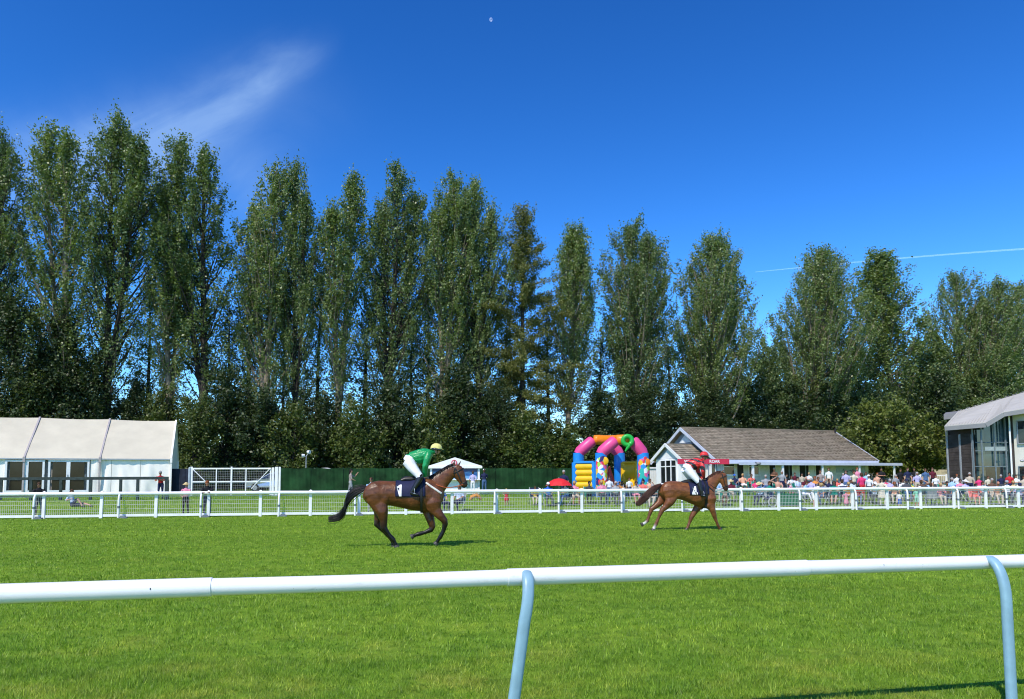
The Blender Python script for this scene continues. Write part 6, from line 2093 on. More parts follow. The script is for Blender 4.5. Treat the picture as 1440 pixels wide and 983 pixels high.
# reins and stirrups belong to the horses' tack
for root, X, Z, hand, bit, mt, foot, kk in ((hr1, X1, Z1, (814, 386), (1080, 432), mat('orange rubber rein', (0.50, 0.11, 0.03), 0.6), (735, 492), k1), (hr4, X4, Z4, (812, 466), (1000, 540), M_TACK, (772, 598), k4)):
    for s in (-1, 1):
        a, b = Vector((X(hand[0]), s * 0.075, Z(hand[1]))), Vector((X(bit[0]), s * 0.065, Z(bit[1])))
        m = MB(); pts = []
        for i in range(12):
            f = i / 11
            p = a.lerp(b, f) - Vector((0, 0, 0.14 * math.sin(math.pi * min(1, f * 1.02)))); p.y = s * (0.075 + 0.09 * math.sin(math.pi * f))
            pts.append(p)
        m.loft(pts, [0.010] * 12, (0, 1, 0), 6); obj('rein', m, mt, root)
        m = MB(); c = Vector((X(foot[0]), s * 0.345, Z(foot[1])))
        pts = [c + Vector((0, 0.055 * math.cos(t_), 0.06 + 0.075 * math.sin(t_))) for t_ in np.linspace(-0.9, math.pi + 0.9, 16)]
        m.loft(pts, [0.008] * 16, (1, 0, 0), 6, caps=True); m.bar(c + Vector((0, -0.045, 0)), c + Vector((0, 0.045, 0)), 0.05, 0.012); st = obj('stirrup', m, M_ALU, root)
        m = MB(); m.bar(c + Vector((0, 0, 0.13)), Vector((X(foot[0] + 5), s * 0.30, Z(foot[1]) + 0.36)), 0.012, 0.028, (0, 1, 0)); obj('stirrup_leather', m, M_TACK, root)
# ================================================================== the crowd
def human(hip, sh, head, arms, legs, dress=None):
    hip, sh, head = Vector(hip), Vector(sh), Vector(head)
    up = (sh - hip)
    L = up.length; u_ = up.normalized()
    parts = []
    T = lambda f: hip + up * f
    parts.append((1, [T(-0.02), T(0.18), T(0.42), T(0.72), T(0.93), T(1.04)], [(0.155, 0.105), (0.145, 0.10), (0.135, 0.095), (0.165, 0.112), (0.155, 0.088), (0.075, 0.06)], (1, 0, 0)))
    parts.append((2, [T(-0.20), T(-0.08), T(0.06)], [(0.12, 0.10), (0.16, 0.115), (0.155, 0.11)], (1, 0, 0)))
    d = (head - sh).normalized()
    parts.append((0, [T(1.0), sh + (head - sh) * 0.6], [0.055, 0.05], (1, 0, 0)))
    parts.append((0, [head - d * 0.115, head - d * 0.06, head + d * 0.01, head + d * 0.075, head + d * 0.115], [(0.045, 0.052), (0.062, 0.080), (0.075, 0.096), (0.068, 0.085), (0.035, 0.045)], (1, 0, 0)))
    fy = Vector((0, -1, 0))
    parts.append((0, [head + fy * 0.085 - d * 0.005, head + fy * 0.112 - d * 0.028], [0.013, 0.017], (1, 0, 0)))
    for s, (el, wr) in zip((-1, 1), arms):
        a = T(0.92) + Vector((s * 0.165, 0, 0)); el, wr = Vector(el), Vector(wr)
        hd = wr + (wr - el).normalized() * 0.10
        parts.append((1, [a, a.lerp(el, 0.5), el], [0.058, 0.052, 0.045], (0, 1, 0)))
        parts.append((5, [el, el.lerp(wr, 0.4), wr], [0.042, 0.040, 0.029], (0, 1, 0.1)))
        parts.append((0, [wr, wr.lerp(hd, 0.5), hd], [(0.026, 0.03), (0.034, 0.024), (0.018, 0.014)], (1, 0, 0)))
        th = wr.lerp(hd, 0.2); parts.append((0, [th, th + (hd - wr) * 0.45 + Vector((-s * 0.035, -0.01, 0))], [0.016, 0.011], (0, 1, 0)))
    for s, (kn, an) in zip((-1, 1), legs):
        a = T(-0.06) + Vector((s * 0.085, 0, 0)); kn, an = Vector(kn), Vector(an)
        parts.append((2, [a, a.lerp(kn, 0.5), kn], [0.09, 0.078, 0.060], (1, 0, 0)))
        parts.append((4, [kn, kn.lerp(an, 0.35), an], [0.057, 0.055, 0.037], (1, 0, 0)))
        parts.append((3, [an + Vector((0, 0.05, -0.045)), an + Vector((0, -0.04, -0.04)), an + Vector((s * 0.015, -0.17, -0.055))], [(0.038, 0.035), (0.042, 0.042), (0.036, 0.025)], (1, 0, 0)))
    if dress:
        parts.append((1, [Vector(p) for p, r in dress], [r for p, r in dress], (1, 0, 0)))
    return person_mesh(parts, 0.021, 3), head, d


A_DOWN = (((-0.24, 0.03, 1.13), (-0.22, -0.07, 0.90)), ((0.24, 0.03, 1.13), (0.22, -0.07, 0.90)))
A_LEAN = (((-0.24, -0.24, 1.10), (-0.12, -0.42, 1.13)), ((0.24, -0.24, 1.10), (0.10, -0.42, 1.13)))
A_HIP = (((-0.33, 0.06, 1.16), (-0.18, -0.06, 1.02)), ((0.24, -0.10, 1.14), (0.10, -0.24, 1.24)))
A_PHONE = (((-0.24, -0.05, 1.13), (-0.15, -0.22, 1.05)), ((0.22, -0.24, 1.24), (0.14, -0.42, 1.48)))
A_FOLD = (((-0.24, -0.06, 1.15), (0.06, -0.19, 1.16)), ((0.24, -0.06, 1.15), (-0.06, -0.21, 1.14)))
L_ST = (((-0.10, -0.01, 0.50), (-0.11, 0.02, 0.085)), ((0.11, 0.0, 0.50), (0.13, 0.02, 0.085)))
L_WALK = (((-0.09, -0.10, 0.51), (-0.10, -0.16, 0.09)), ((0.10, 0.06, 0.50), (0.11, 0.24, 0.10)))
L_SIT = (((-0.13, -0.44, 0.50), (-0.14, -0.42, 0.085)), ((0.13, -0.44, 0.50), (0.15, -0.38, 0.085)))
L_SIT2 = (((-0.16, -0.44, 0.50), (-0.14, -0.60, 0.085)), ((0.10, -0.45, 0.52), (0.02, -0.62, 0.085)))
L_GRD = (((-0.16, -0.40, 0.42), (-0.14, -0.66, 0.07)), ((0.16, -0.50, 0.16), (0.20, -0.86, 0.07)))
PROTO = {
    'stand': human((0, 0, 0.94), (0, 0.01, 1.43), (0, -0.015, 1.625), A_DOWN, L_ST),
    'fold': human((0, 0, 0.94), (0, 0.01, 1.43), (0, -0.015, 1.625), A_FOLD, L_ST),
    'hip': human((0, 0, 0.94), (0.02, 0.01, 1.43), (0.01, -0.015, 1.625), A_HIP, L_ST),
    'lean': human((0, 0.06, 0.92), (0, -0.12, 1.38), (0, -0.17, 1.575), A_LEAN, L_ST),
    'phone': human((0, 0, 0.94), (0, 0.0, 1.43), (0, -0.03, 1.62), A_PHONE, L_WALK),
    'dress': human((0, 0, 0.94), (0, 0.01, 1.41), (0, -0.015, 1.605), A_HIP, L_ST, [((0, 0, 1.05), (0.14, 0.10)), ((0, 0, 0.85), (0.19, 0.15)), ((0, 0, 0.62), (0.235, 0.19)), ((0, 0.01, 0.52), (0.25, 0.20))]),
    'sit': human((0, 0, 0.55), (0, 0.10, 1.03), (0, 0.06, 1.225), (((-0.24, 0.03, 0.78), (-0.13, -0.25, 0.66)), ((0.24, 0.03, 0.78), (0.13, -0.25, 0.66))), L_SIT),
    'sitlean': human((0, 0, 0.55), (0, -0.14, 1.00), (0, -0.22, 1.185), (((-0.25, -0.28, 0.76), (-0.10, -0.48, 0.72)), ((0.25, -0.28, 0.76), (0.08, -0.48, 0.72))), L_SIT2),
    'sitdrink': human((0, 0, 0.55), (0, 0.08, 1.03), (0, 0.03, 1.225), (((-0.24, 0.0, 0.78), (-0.13, -0.25, 0.66)), ((0.25, -0.16, 0.86), (0.10, -0.22, 1.10))), L_SIT2),
    'sithead': human((0, 0, 0.55), (0, 0.08, 1.03), (0, 0.03, 1.225), (((-0.40, 0.0, 1.12), (-0.14, -0.06, 1.32)), ((0.25, -0.02, 0.78), (0.13, -0.25, 0.66))), L_SIT),
    'ground': human((0, 0, 0.12), (0.05, 0.18, 0.57), (0.06, 0.14, 0.765), (((-0.26, 0.20, 0.32), (-0.22, -0.08, 0.40)), ((0.30, 0.36, 0.30), (0.30, 0.42, 0.06))), L_GRD),
    'bend': human((0, 0.10, 0.90), (0, -0.28, 1.18), (0, -0.42, 1.29), (((-0.22, -0.36, 0.92), (-0.14, -0.42, 0.70)), ((0.22, -0.36, 0.92), (0.14, -0.42, 0.70))), L_ST),
}
for kk in PROTO:
    for _ in range(6): PROTO[kk][0].materials.append(M_SKIN)
    PROTO[kk][0].name = 'figure'


def hair_mesh(long=False):
    m = MB(); m.ball((0, 0.012, 0.012), (0.086, 0.106, 0.118), 14, 7, z0=0.12)
    m.ball((0, 0.045, -0.02), (0.080, 0.072, 0.105), 12, 8)
    if long: m.loft([(0, 0.06, 0.02), (0, 0.085, -0.10), (0, 0.09, -0.24)], [(0.085, 0.05), (0.09, 0.04), (0.07, 0.02)], (1, 0, 0), 10)
    return m.mesh('hair')


HAIR = {False: hair_mesh(False), True: hair_mesh(True)}
m = MB(); m.ball((0, 0.0, 0.03), (0.094, 0.110, 0.105), 14, 6, z0=0.1); m.loft([(0, 0, 0.030), (0, 0, 0.045)], [(0.165, 0.185), (0.15, 0.17)], (1, 0, 0), 18)
HATB = m.mesh('sun_hat')
m = MB(); m.ball((0, 0.0, 0.03), (0.092, 0.108, 0.102), 14, 6, z0=0.1); m.loft([(0, -0.08, 0.048), (0, -0.13, 0.045), (0, -0.185, 0.036)], [(0.075, 0.010), (0.07, 0.008), (0.03, 0.004)], (1, 0, 0), 10)
CAPB = m.mesh('cap')
m = MB()
for s in (-1, 1): m.ball((s * 0.034, -0.092, 0.012), (0.026, 0.012, 0.018), 8, 6)
m.bar((-0.075, -0.085, 0.018), (0.075, -0.085, 0.018), 0.008, 0.006); m.bar((-0.076, -0.08, 0.018), (-0.078, 0.02, 0.018), 0.006, 0.006); m.bar((0.076, -0.08, 0.018), (0.078, 0.02, 0.018), 0.006, 0.006)
SHADES = m.mesh('sunglasses'); SHADES.materials.append(M_GOGG)
m = MB()
for s in (-1, 1): m.ball((s * 0.032, -0.086, 0.012), (0.012, 0.010, 0.008), 6, 5)
m.loft([(-0.026, -0.088, -0.052), (0, -0.093, -0.055), (0.026, -0.088, -0.052)], [0.006, 0.007, 0.006], (0, 0, 1), 6)
FACE = m.mesh('eyes_and_mouth'); FACE.materials.append(mat('dark features', (0.10, 0.04, 0.035), 0.5))
PAL = dict(white=(0.74, 0.74, 0.74), cream=(0.62, 0.56, 0.44), black=(0.015, 0.015, 0.018), navy=(0.018, 0.024, 0.07), denim=(0.07, 0.13, 0.26), blue=(0.03, 0.12, 0.50), sky=(0.32, 0.52, 0.74), pale=(0.50, 0.60, 0.74),
           red=(0.52, 0.03, 0.04), pink=(0.66, 0.24, 0.34), hotpink=(0.70, 0.05, 0.17), lilac=(0.46, 0.42, 0.66), grey=(0.30, 0.31, 0.33), dgrey=(0.07, 0.075, 0.085), green=(0.01, 0.22, 0.16), mint=(0.25, 0.60, 0.42), taupe=(0.30, 0.25, 0.23),
           coral=(0.70, 0.16, 0.13), orange=(0.62, 0.26, 0.06), brown=(0.13, 0.07, 0.045), maroon=(0.11, 0.015, 0.03), yellow=(0.72, 0.58, 0.06), straw=(0.62, 0.48, 0.24), peach=(0.66, 0.36, 0.24), beige=(0.50, 0.42, 0.32), skin=None,
           hblack=(0.012, 0.010, 0.010), hbrown=(0.06, 0.032, 0.018), hblond=(0.42, 0.28, 0.12), hgrey=(0.34, 0.33, 0.32), hred=(0.20, 0.06, 0.02))


def cloth(c, sk): return sk if c == 'skin' else mat('cloth ' + c, PAL[c], 0.8, 0.2, 0.10, 14.0, bump=0.35, bscale=16)


# folding garden chair prototype
def chair_parts():
    m = MB(); m.box(-0.25, 0.25, -0.22, 0.24, 0.405, 0.43); seat = m.mesh('seat')
    m = MB(); m.add([(-0.25, 0.23, 0.46), (0.25, 0.23, 0.46), (0.25, 0.34, 0.95), (-0.25, 0.34, 0.95), (-0.25, 0.26, 0.45), (0.25, 0.26, 0.45), (0.25, 0.37, 0.94), (-0.25, 0.37, 0.94)], [(0, 1, 2, 3), (7, 6, 5, 4), (0, 4, 5, 1), (1, 5, 6, 2), (2, 6, 7, 3), (3, 7, 4, 0)]); back = m.mesh('backrest')
    legs = []
    for sx_ in (-1, 1):
        m = MB(); m.loft([(sx_ * 0.27, -0.28, 0.0), (sx_ * 0.27, 0.10, 0.42), (sx_ * 0.27, 0.36, 0.98)], [0.014] * 3, (1, 0, 0), 6); legs.append(m.mesh('leg'))
        m = MB(); m.loft([(sx_ * 0.285, 0.30, 0.0), (sx_ * 0.285, -0.20, 0.41)], [0.014] * 2, (1, 0, 0), 6); legs.append(m.mesh('leg'))
    for q in legs: q.materials.append(M_ALU)
    return seat, back, legs


CH_SEAT, CH_BACK, CH_LEGS = chair_parts()
for q in (CH_SEAT, CH_BACK): q.materials.append(M_KW)


def chair(loc, rz, col, label):
    t = thing('folding_chair', label, 'chair', loc, rz, 'folding chairs of the crowd')
    for nm, me in (('seat', CH_SEAT), ('backrest', CH_BACK)):
        o = obj(nm, me, None, t); o.material_slots[0].link = 'OBJECT'; o.material_slots[0].material = mat('chair ' + col, PAL[col], 0.7, 0.25, 0.08)
    for me in CH_LEGS: obj('leg', me, None, t)


CROWD_N = [0]
SEEN = set()


def chair_label(c, label):
    w = label.split()
    cut = label.split(' sitting')[0].split(' leaning')[0]
    t = '%s folding chair under the %s' % (c, cut)
    if t in SEEN or len(t.split()) > 16: t = '%s folding chair under the %s' % (c, ' '.join(w[:11]))
    if t in SEEN: t = '%s folding chair holding the %s' % (c, ' '.join(w[:3] + w[-8:]))
    SEEN.add(t)
    return ' '.join(t.split()[:16])



def person(px, Y, pose, top, bottom, hair, label, rz=0.0, scale=1.0, hat=None, shin=None, arm='skin', shades=False, long=False, shoes='dgrey', sk=None, dz=0.0, ch=None, group='spectators along the course'):
    CROWD_N[0] += 1
    i = CROWD_N[0]
    rr = random.Random(i)
    me, hd, d = PROTO[pose]
    p = gp(px, Y, dz)
    scl = scale * rr.uniform(0.97, 1.03)
    face = math.atan2(-p.x, p.y) * 0.5      # turned towards the course
    t = thing('person', label, 'person', p, rz + face + rr.uniform(-0.25, 0.25), group)
    t.scale = (scl * rr.uniform(0.97, 1.12), scl * rr.uniform(0.97, 1.1), scl)
    sk = sk or (M_SKIN, M_SKIN2)[i % 2]
    o = obj('body', me, None, t)
    ms = (sk, cloth(top, sk), cloth(bottom, sk), cloth(shoes, sk), cloth(shin or bottom, sk), cloth(arm, sk))
    for s, mt in zip(o.material_slots, ms): s.link = 'OBJECT'; s.material = mt
    q = d.to_track_quat('Z', 'Y'); rot = (d.y * -1.0, 0, 0)
    rot = (math.atan2(-d.y, d.z), 0, 0)
    tw = rr.uniform(-0.35, 0.35)
    def child(nm, mesh, mt=None):
        c = obj(nm, mesh, None, t, hd, rot)
        if mt is not None:
            if not mesh.materials: mesh.materials.append(M_KW)
            c.material_slots[0].link = 'OBJECT'; c.material_slots[0].material = mt
    if hair: child('hair', HAIR[long], cloth(hair, sk))
    if hat: child('sun_hat' if hat[0] == 'h' else 'cap', HATB if hat[0] == 'h' else CAPB, cloth(hat[1:], sk))
    child('sunglasses', SHADES) if shades else child('face', FACE)
    if pose.startswith('sit'):
        chair(p, t.rotation_euler[2], ch or ('dgrey', 'navy', 'green', 'grey')[i % 4], chair_label(ch or ('dark grey', 'navy', 'green', 'grey')[i % 4], label))


PI = math.pi
# ---- left of the course
person(56, 34.6, 'lean', 'black', 'dgrey', 'hbrown', 'person in a black top leaning on the rail before the marquee doors', shades=True)
person(104, 38.8, 'ground', 'pale', 'navy', 'hbrown', 'person in a pale shirt sitting on the grass before the marquee', rz=0.9, shin='skin')
person(226, 44.3, 'lean', 'red', 'navy', 'hgrey', 'person in a red shirt leaning on the dark timber rail', shades=True)
person(262, 35.6, 'hip', 'pink', 'black', 'hblond', 'person in a pink top and straw hat standing behind the mesh fence', hat='hstraw', scale=0.94)
person(292, 35.0, 'lean', 'black', 'navy', 'hred', 'person in a dark suit jacket leaning on the rail by the gate', arm='black')
person(493, 46.0, 'phone', 'taupe', 'grey', 'hblack', 'person in a taupe top holding up a phone before the green screen', rz=PI / 2, long=True)
person(522, 37.6, 'fold', 'sky', 'grey', 'hbrown', 'person in a sky blue shirt and sunglasses behind the bay horse', shades=True, scale=1.03)
person(681, 50.0, 'fold', 'navy', 'denim', 'hbrown', 'person in navy and a white cap standing right of the kiosk', hat='cwhite', arm='white', rz=PI)
person(665, 49.4, 'stand', 'lilac', 'white', 'hbrown', 'person in lilac at the kiosk counter', rz=PI, scale=0.92)
person(622, 38.0, 'sit', 'blue', 'navy', 'hgrey', 'person in a bright blue shirt sitting under the bay horse chin', rz=0.6)
person(645, 38.3, 'sit', 'pale', 'navy', 'hbrown', 'person in a pale blue shirt sitting below the kiosk', rz=-0.5)
person(712, 41.0, 'dress', 'red', 'red', 'hblond', 'small child in a red dress alone on the lawn', scale=0.55, shin='skin')
person(752, 41.5, 'sitlean', 'yellow', 'beige', 'hbrown', 'person in yellow sitting left of the red parasol', scale=0.8)
person(771, 41.0, 'sit', 'blue', 'dgrey', 'hgrey', 'person in blue and a white cap under the red parasol', hat='cwhite')
person(793, 44.5, 'stand', 'navy', 'navy', 'hgrey', 'person in navy with grey hair standing behind the red parasol')
person(797, 41.3, 'sitlean', 'white', 'denim', 'hbrown', 'person in white sitting at the right side of the red parasol', rz=-0.7)
person(808, 41.6, 'sit', 'pink', 'beige', 'hblond', 'person in pink sitting before the blue castle column', shin='skin')
for px, d, po, tp, bt, hr, lb, kw in (
    (828, 42.3, 'sitlean', 'dgrey', 'black', 'hblack', 'person in dark grey sitting before the yellow castle wall', {}),
    (846, 42.0, 'sit', 'pink', 'dgrey', 'hblond', 'person in pink sitting before the left printed castle column', dict(long=True)),
    (857, 43.4, 'stand', 'white', 'denim', 'hbrown', 'person in white standing in front of the castle entrance', dict(scale=0.82)),
    (866, 42.1, 'sitdrink', 'grey', 'dgrey', 'hgrey', 'person in grey sitting before the castle entrance', {}),
    (876, 45.8, 'bend', 'black', 'white', 'hblack', 'child in black and white bending at the castle mouth', dict(scale=0.75)),
    (885, 45.6, 'stand', 'white', 'black', 'hbrown', 'child in white standing at the castle mouth', dict(scale=0.72)),
    (872, 43.8, 'sithead', 'orange', 'red', 'hbrown', 'person in orange sitting at the foot of the castle', dict(scale=0.85)),
    (893, 42.5, 'sitlean', 'beige', 'pink', 'hbrown', 'person in beige sitting right of the castle entrance', dict(shin='skin')),
    (904, 43.0, 'sit', 'coral', 'dgrey', 'hblack', 'person in coral sitting before the right castle column', {}),
    (914, 43.6, 'sitdrink', 'peach', 'denim', 'hbrown', 'person in peach sitting right of the castle', {}),
    (918, 41.0, 'sitlean', 'navy', 'beige', 'hgrey', 'person in navy sitting behind the chestnut horse tail', {}),
    (1009, 44.0, 'sit', 'sky', 'cream', 'hgrey', 'person in sky blue sitting behind the chestnut horse nose', dict(rz=0.5)),
    (1019, 42.0, 'sitlean', 'beige', 'brown', 'hbrown', 'person in beige sitting low by the fence right of the chestnut horse', {}),
    (1028, 44.2, 'sit', 'maroon', 'beige', 'hbrown', 'person in maroon and a straw hat sitting near the fence', dict(hat='hstraw')),
    (1033, 54.0, 'sit', 'navy', 'denim', 'hgrey', 'person in navy and a blue cap sitting below the first clubhouse window', dict(hat='cblue')),
    (1045, 54.3, 'sit', 'peach', 'white', 'hblond', 'person in peach sitting on the terrace left of the verandah post', dict(shin='skin')),
    (1056, 54.4, 'sitlean', 'coral', 'black', 'hbrown', 'person in coral sitting on the terrace right of the verandah post', {}),
    (1069, 42.6, 'sitlean', 'pale', 'navy', 'hblond', 'person in pale blue and a straw hat hunched by the fence', dict(hat='hstraw', rz=-0.6)),
    (1077, 50.5, 'sit', 'grey', 'denim', 'hgrey', 'person in grey and jeans sitting before the white brick wall', dict(rz=-0.4)),
    (1089, 57.0, 'fold', 'brown', 'dgrey', 'hgrey', 'person in dark brown standing in the first clubhouse doorway', {}),
    (1094, 46.0, 'sithead', 'skin', 'dgrey', 'hbrown', 'bare chested person sitting with one hand to the head', {}),
    (1083, 43.0, 'sit', 'green', 'beige', 'hbrown', 'person in green sitting low behind the mesh left of the shirtless one', dict(rz=0.4)),
    (1107, 53.5, 'sit', 'black', 'dgrey', 'hblack', 'person in black sitting before the dark double doorway', {}),
    (1113, 49.5, 'sitlean', 'white', 'pink', 'hbrown', 'person in white sitting before the dark double doorway', {}),
    (1123, 46.5, 'sit', 'pale', 'denim', 'hblack', 'person in pale blue turned to the group by the third doorway', dict(rz=0.9)),
    (1130, 44.0, 'sitlean', 'sky', 'white', 'hbrown', 'person in sky blue leaning forward below the third doorway', dict(rz=0.7)),
    (1134, 47.2, 'sit', 'maroon', 'navy', None, 'bald person in maroon in the group by the third doorway', {}),
    (1140, 45.8, 'sit', 'lilac', 'navy', 'hgrey', 'person in lilac in the group by the third doorway', dict(rz=-0.5)),
    (1146, 46.8, 'sitdrink', 'orange', 'denim', 'hred', 'person in orange drinking in the group by the third doorway', {}),
    (1151, 47.0, 'sit', 'black', 'dgrey', 'hbrown', 'person in black at the right of the group by the third doorway', {}),
    (1146, 41.2, 'bend', 'white', 'white', 'hblond', 'person in a white dress bending over close behind the fence', dict(shin='skin', rz=0.8)),
    (1156, 42.8, 'sit', 'denim', 'denim', 'hbrown', 'person all in denim sitting low behind the fence', dict(rz=-0.8)),
    (1166, 55.5, 'stand', 'white', 'beige', 'hbrown', 'person in white standing against the verandah wall', {}),
    (1166, 45.0, 'sithead', 'navy', 'dgrey', 'hbrown', 'person in navy shading the eyes left of the green dress', {}),
    (1173, 43.4, 'sitlean', 'green', 'green', 'hbrown', 'person in a deep green dress sitting behind the fence', dict(long=True, shades=True, shin='skin')),
    (1183, 44.4, 'sit', 'white', 'grey', 'hbrown', 'person in white and a navy cap seen from behind', dict(hat='cnavy', rz=PI)),
    (1190, 47.5, 'stand', 'lilac', 'denim', 'hbrown', 'person in lilac standing with long brown hair', dict(long=True, scale=0.97)),
    (1201, 48.0, 'hip', 'cream', 'dgrey', 'hbrown', 'person in cream standing below the pale blue board', {}),
    (1206, 53.0, 'stand', 'pink', 'denim', 'hred', 'person in pink standing back under the pale blue board', {}),
    (1189, 40.8, 'dress', 'pink', 'pink', 'hblond', 'small child in a pink dress close behind the fence', dict(scale=0.62, shin='skin')),
    (1193, 43.2, 'sitlean', 'orange', 'beige', 'hblond', 'blond person in orange sitting behind the pink child', {}),
    (1212, 45.0, 'stand', 'hotpink', 'red', 'hbrown', 'person in a hot pink shirt seen from behind', dict(rz=PI, shin='skin')),
    (1222, 44.5, 'stand', 'white', 'dgrey', 'hbrown', 'person in white and a white cap right of the hot pink shirt', dict(hat='cwhite', rz=-0.8, scale=0.95)),
    (1229, 43.6, 'sitlean', 'pale', 'dgrey', 'hblack', 'person in pale blue and a white cap sitting low', dict(hat='cwhite')),
    (1240, 42.6, 'dress', 'cream', 'cream', 'hblack', 'person in a long cream dress and sunglasses by the fence', dict(shades=True, long=True, scale=0.90)),
    (1240, 56.5, 'fold', 'black', 'black', 'hblack', 'person in black standing alone under the verandah end', {}),
    (1252, 45.4, 'sit', 'lilac', 'navy', 'hgrey', 'person in lilac sitting left of the last verandah post', {}),
    (1257, 43.8, 'sitlean', 'peach', 'beige', 'hred', 'person in peach sitting by the last verandah post', {}),
    (1264, 41.2, 'stand', 'white', 'blue', 'hblond', 'small child in white top and blue shorts by the fence', dict(scale=0.56, shin='skin')),
    (1267, 54.5, 'stand', 'black', 'black', 'hblack', 'person in black standing right of the last verandah post', {}),
    (1277, 54.0, 'stand', 'navy', 'dgrey', 'hbrown', 'person in navy standing below the round tree trunk', {}),
    (1286, 54.6, 'hip', 'black', 'black', 'hblack', 'person in black with a hand on the hip below the round tree', {}),
    (1275, 45.2, 'sit', 'dgrey', 'denim', 'hbrown', 'person in dark grey and a navy cap sitting below the round tree', dict(hat='cnavy')),
    (1288, 42.0, 'stand', 'mint', 'mint', 'hblond', 'child in mint green standing behind the mesh', dict(scale=0.66, shin='skin')),
    (1295, 45.0, 'sithead', 'brown', 'dgrey', 'hbrown', 'person in brown seen from behind with a raised arm', dict(rz=PI)),
    (1302, 54.0, 'stand', 'denim', 'denim', 'hbrown', 'person in denim standing before the stone wall', {}),
    (1312, 54.2, 'stand', 'maroon', 'black', 'hbrown', 'person in maroon standing before the stone wall', {}),
    (1308, 42.8, 'sit', 'denim', 'denim', 'hbrown', 'person in a denim shirt sitting with the back to the course', dict(rz=PI)),
    (1320, 43.2, 'sitlean', 'pink', 'beige', 'hblond', 'person in pink sitting below the stone wall', {}),
    (1332, 43.6, 'sit', 'brown', 'navy', 'hblack', 'dark haired person in brown on the left blue chair', dict(ch='blue')),
    (1339, 46.6, 'sit', 'sky', 'beige', 'hgrey', 'grey haired person in sky blue below the cladding corner', dict(ch='blue')),
    (1346, 47.6, 'stand', 'white', 'denim', 'hred', 'person in white standing below the cladding corner', dict(scale=0.9)),
    (1351, 46.0, 'sit', 'pink', 'navy', 'hblack', 'person in pink sitting on the right blue chair', dict(ch='blue')),
    (1359, 45.2, 'sit', 'lilac', 'beige', 'hgrey', 'person in lilac and a white sun hat below the timber cladding', dict(hat='hwhite', rz=0.5)),
    (1370, 43.4, 'sitlean', 'coral', 'coral', 'hblack', 'person in coral on a coral chair below the glazing', dict(ch='coral', shin='skin')),
    (1383, 44.2, 'sit', 'pale', 'dgrey', 'hbrown', 'person in pale blue sitting left of the bare shouldered man', {}),
    (1396, 46.4, 'sit', 'brown', 'denim', 'hgrey', 'person in brown sitting behind the peach shirt', {}),
    (1401, 43.8, 'sitlean', 'peach', 'beige', None, 'bald person in peach sitting broad behind the rail', dict(ch='beige', scale=1.08)),
    (1416, 44.8, 'sit', 'white', 'navy', 'hgrey', 'person in white and a grey cap below the dark pier', dict(hat='cgrey')),
    (1425, 45.2, 'sit', 'straw', 'denim', 'hblond', 'blond person in straw yellow below the cream wall', {}),
    (1433, 44.0, 'sitlean', 'lilac', 'navy', 'hblack', 'person in lilac and a navy cap at the right edge', dict(hat='cnavy')),
    (1440, 46.0, 'stand', 'beige', 'denim', 'hbrown', 'person in beige standing cut by the right edge', dict(scale=0.92)),
):
    person(px, d, po, tp, bt, hr, lb, **kw)
# ---- more of the packed crowd on the right, further back
EXTRA = [(1062, 48.5, 'sit', 'hotpink', 'dgrey', 'hbrown', 'before the second clubhouse window'), (1100, 50.0, 'stand', 'grey', 'navy', 'hgrey', 'beside the second verandah post'),
         (1118, 52.0, 'stand', 'maroon', 'beige', 'hbrown', 'between the two double doorways'), (1128, 50.5, 'stand', 'beige', 'dgrey', 'hblack', 'left of the third doorway'),
         (1138, 51.5, 'fold', 'white', 'navy', 'hblond', 'in front of the third doorway'), (1154, 49.5, 'stand', 'taupe', 'denim', 'hbrown', 'by the third verandah post'),
         (1160, 46.5, 'sitdrink', 'cream', 'navy', 'hgrey', 'left of the green dress'), (1178, 48.0, 'sit', 'coral', 'white', 'hblond', 'behind the green dress'),
         (1186, 50.5, 'stand', 'navy', 'beige', 'hgrey', 'behind the lilac top'), (1197, 45.5, 'sit', 'pale', 'dgrey', 'hbrown', 'left of the hot pink shirt'),
         (1206, 43.5, 'sitlean', 'red', 'denim', 'hblack', 'at the feet of the hot pink shirt'), (1218, 49.5, 'stand', 'sky', 'navy', 'hbrown', 'behind the white caps'),
         (1234, 47.0, 'stand', 'peach', 'white', 'hred', 'below the end of the tiled roof'), (1246, 48.5, 'sit', 'hotpink', 'navy', 'hblack', 'below the verandah end'),
         (1260, 48.0, 'stand', 'grey', 'dgrey', 'hgrey', 'beside the last verandah post'), (1270, 47.0, 'sitdrink', 'white', 'denim', 'hbrown', 'below the round tree crown'),
         (1282, 46.5, 'sit', 'yellow', 'navy', 'hblond', 'below the round tree trunk'), (1290, 49.0, 'stand', 'lilac', 'beige', 'hgrey', 'below the middle of the round tree'),
         (1304, 47.0, 'sit', 'sky', 'denim', 'hblack', 'below the left end of the stone wall gap'), (1316, 48.5, 'stand', 'white', 'dgrey', 'hbrown', 'left of the white railing post'),
         (1326, 46.5, 'sitlean', 'cream', 'brown', 'hgrey', 'below the railing post'), (1364, 48.0, 'stand', 'beige', 'navy', 'hgrey', 'below the timber cladding'),
         (1377, 47.0, 'stand', 'hotpink', 'white', 'hblond', 'below the left glazing'), (1390, 48.5, 'stand', 'cream', 'denim', 'hbrown', 'below the middle of the glazing'),
         (1408, 48.0, 'stand', 'navy', 'dgrey', 'hgrey', 'below the right glazing'), (1420, 47.5, 'stand', 'red', 'navy', 'hblack', 'before the dark pier'), (1429, 48.5, 'fold', 'white', 'beige', 'hbrown', 'before the cream wall')]
WHO = dict(hbrown='brown haired', hgrey='grey haired', hblack='black haired', hblond='blond', hred='red haired')
NAMES_ = dict(hotpink='bright pink', dgrey='dark grey', pale='pale blue', sky='sky blue')
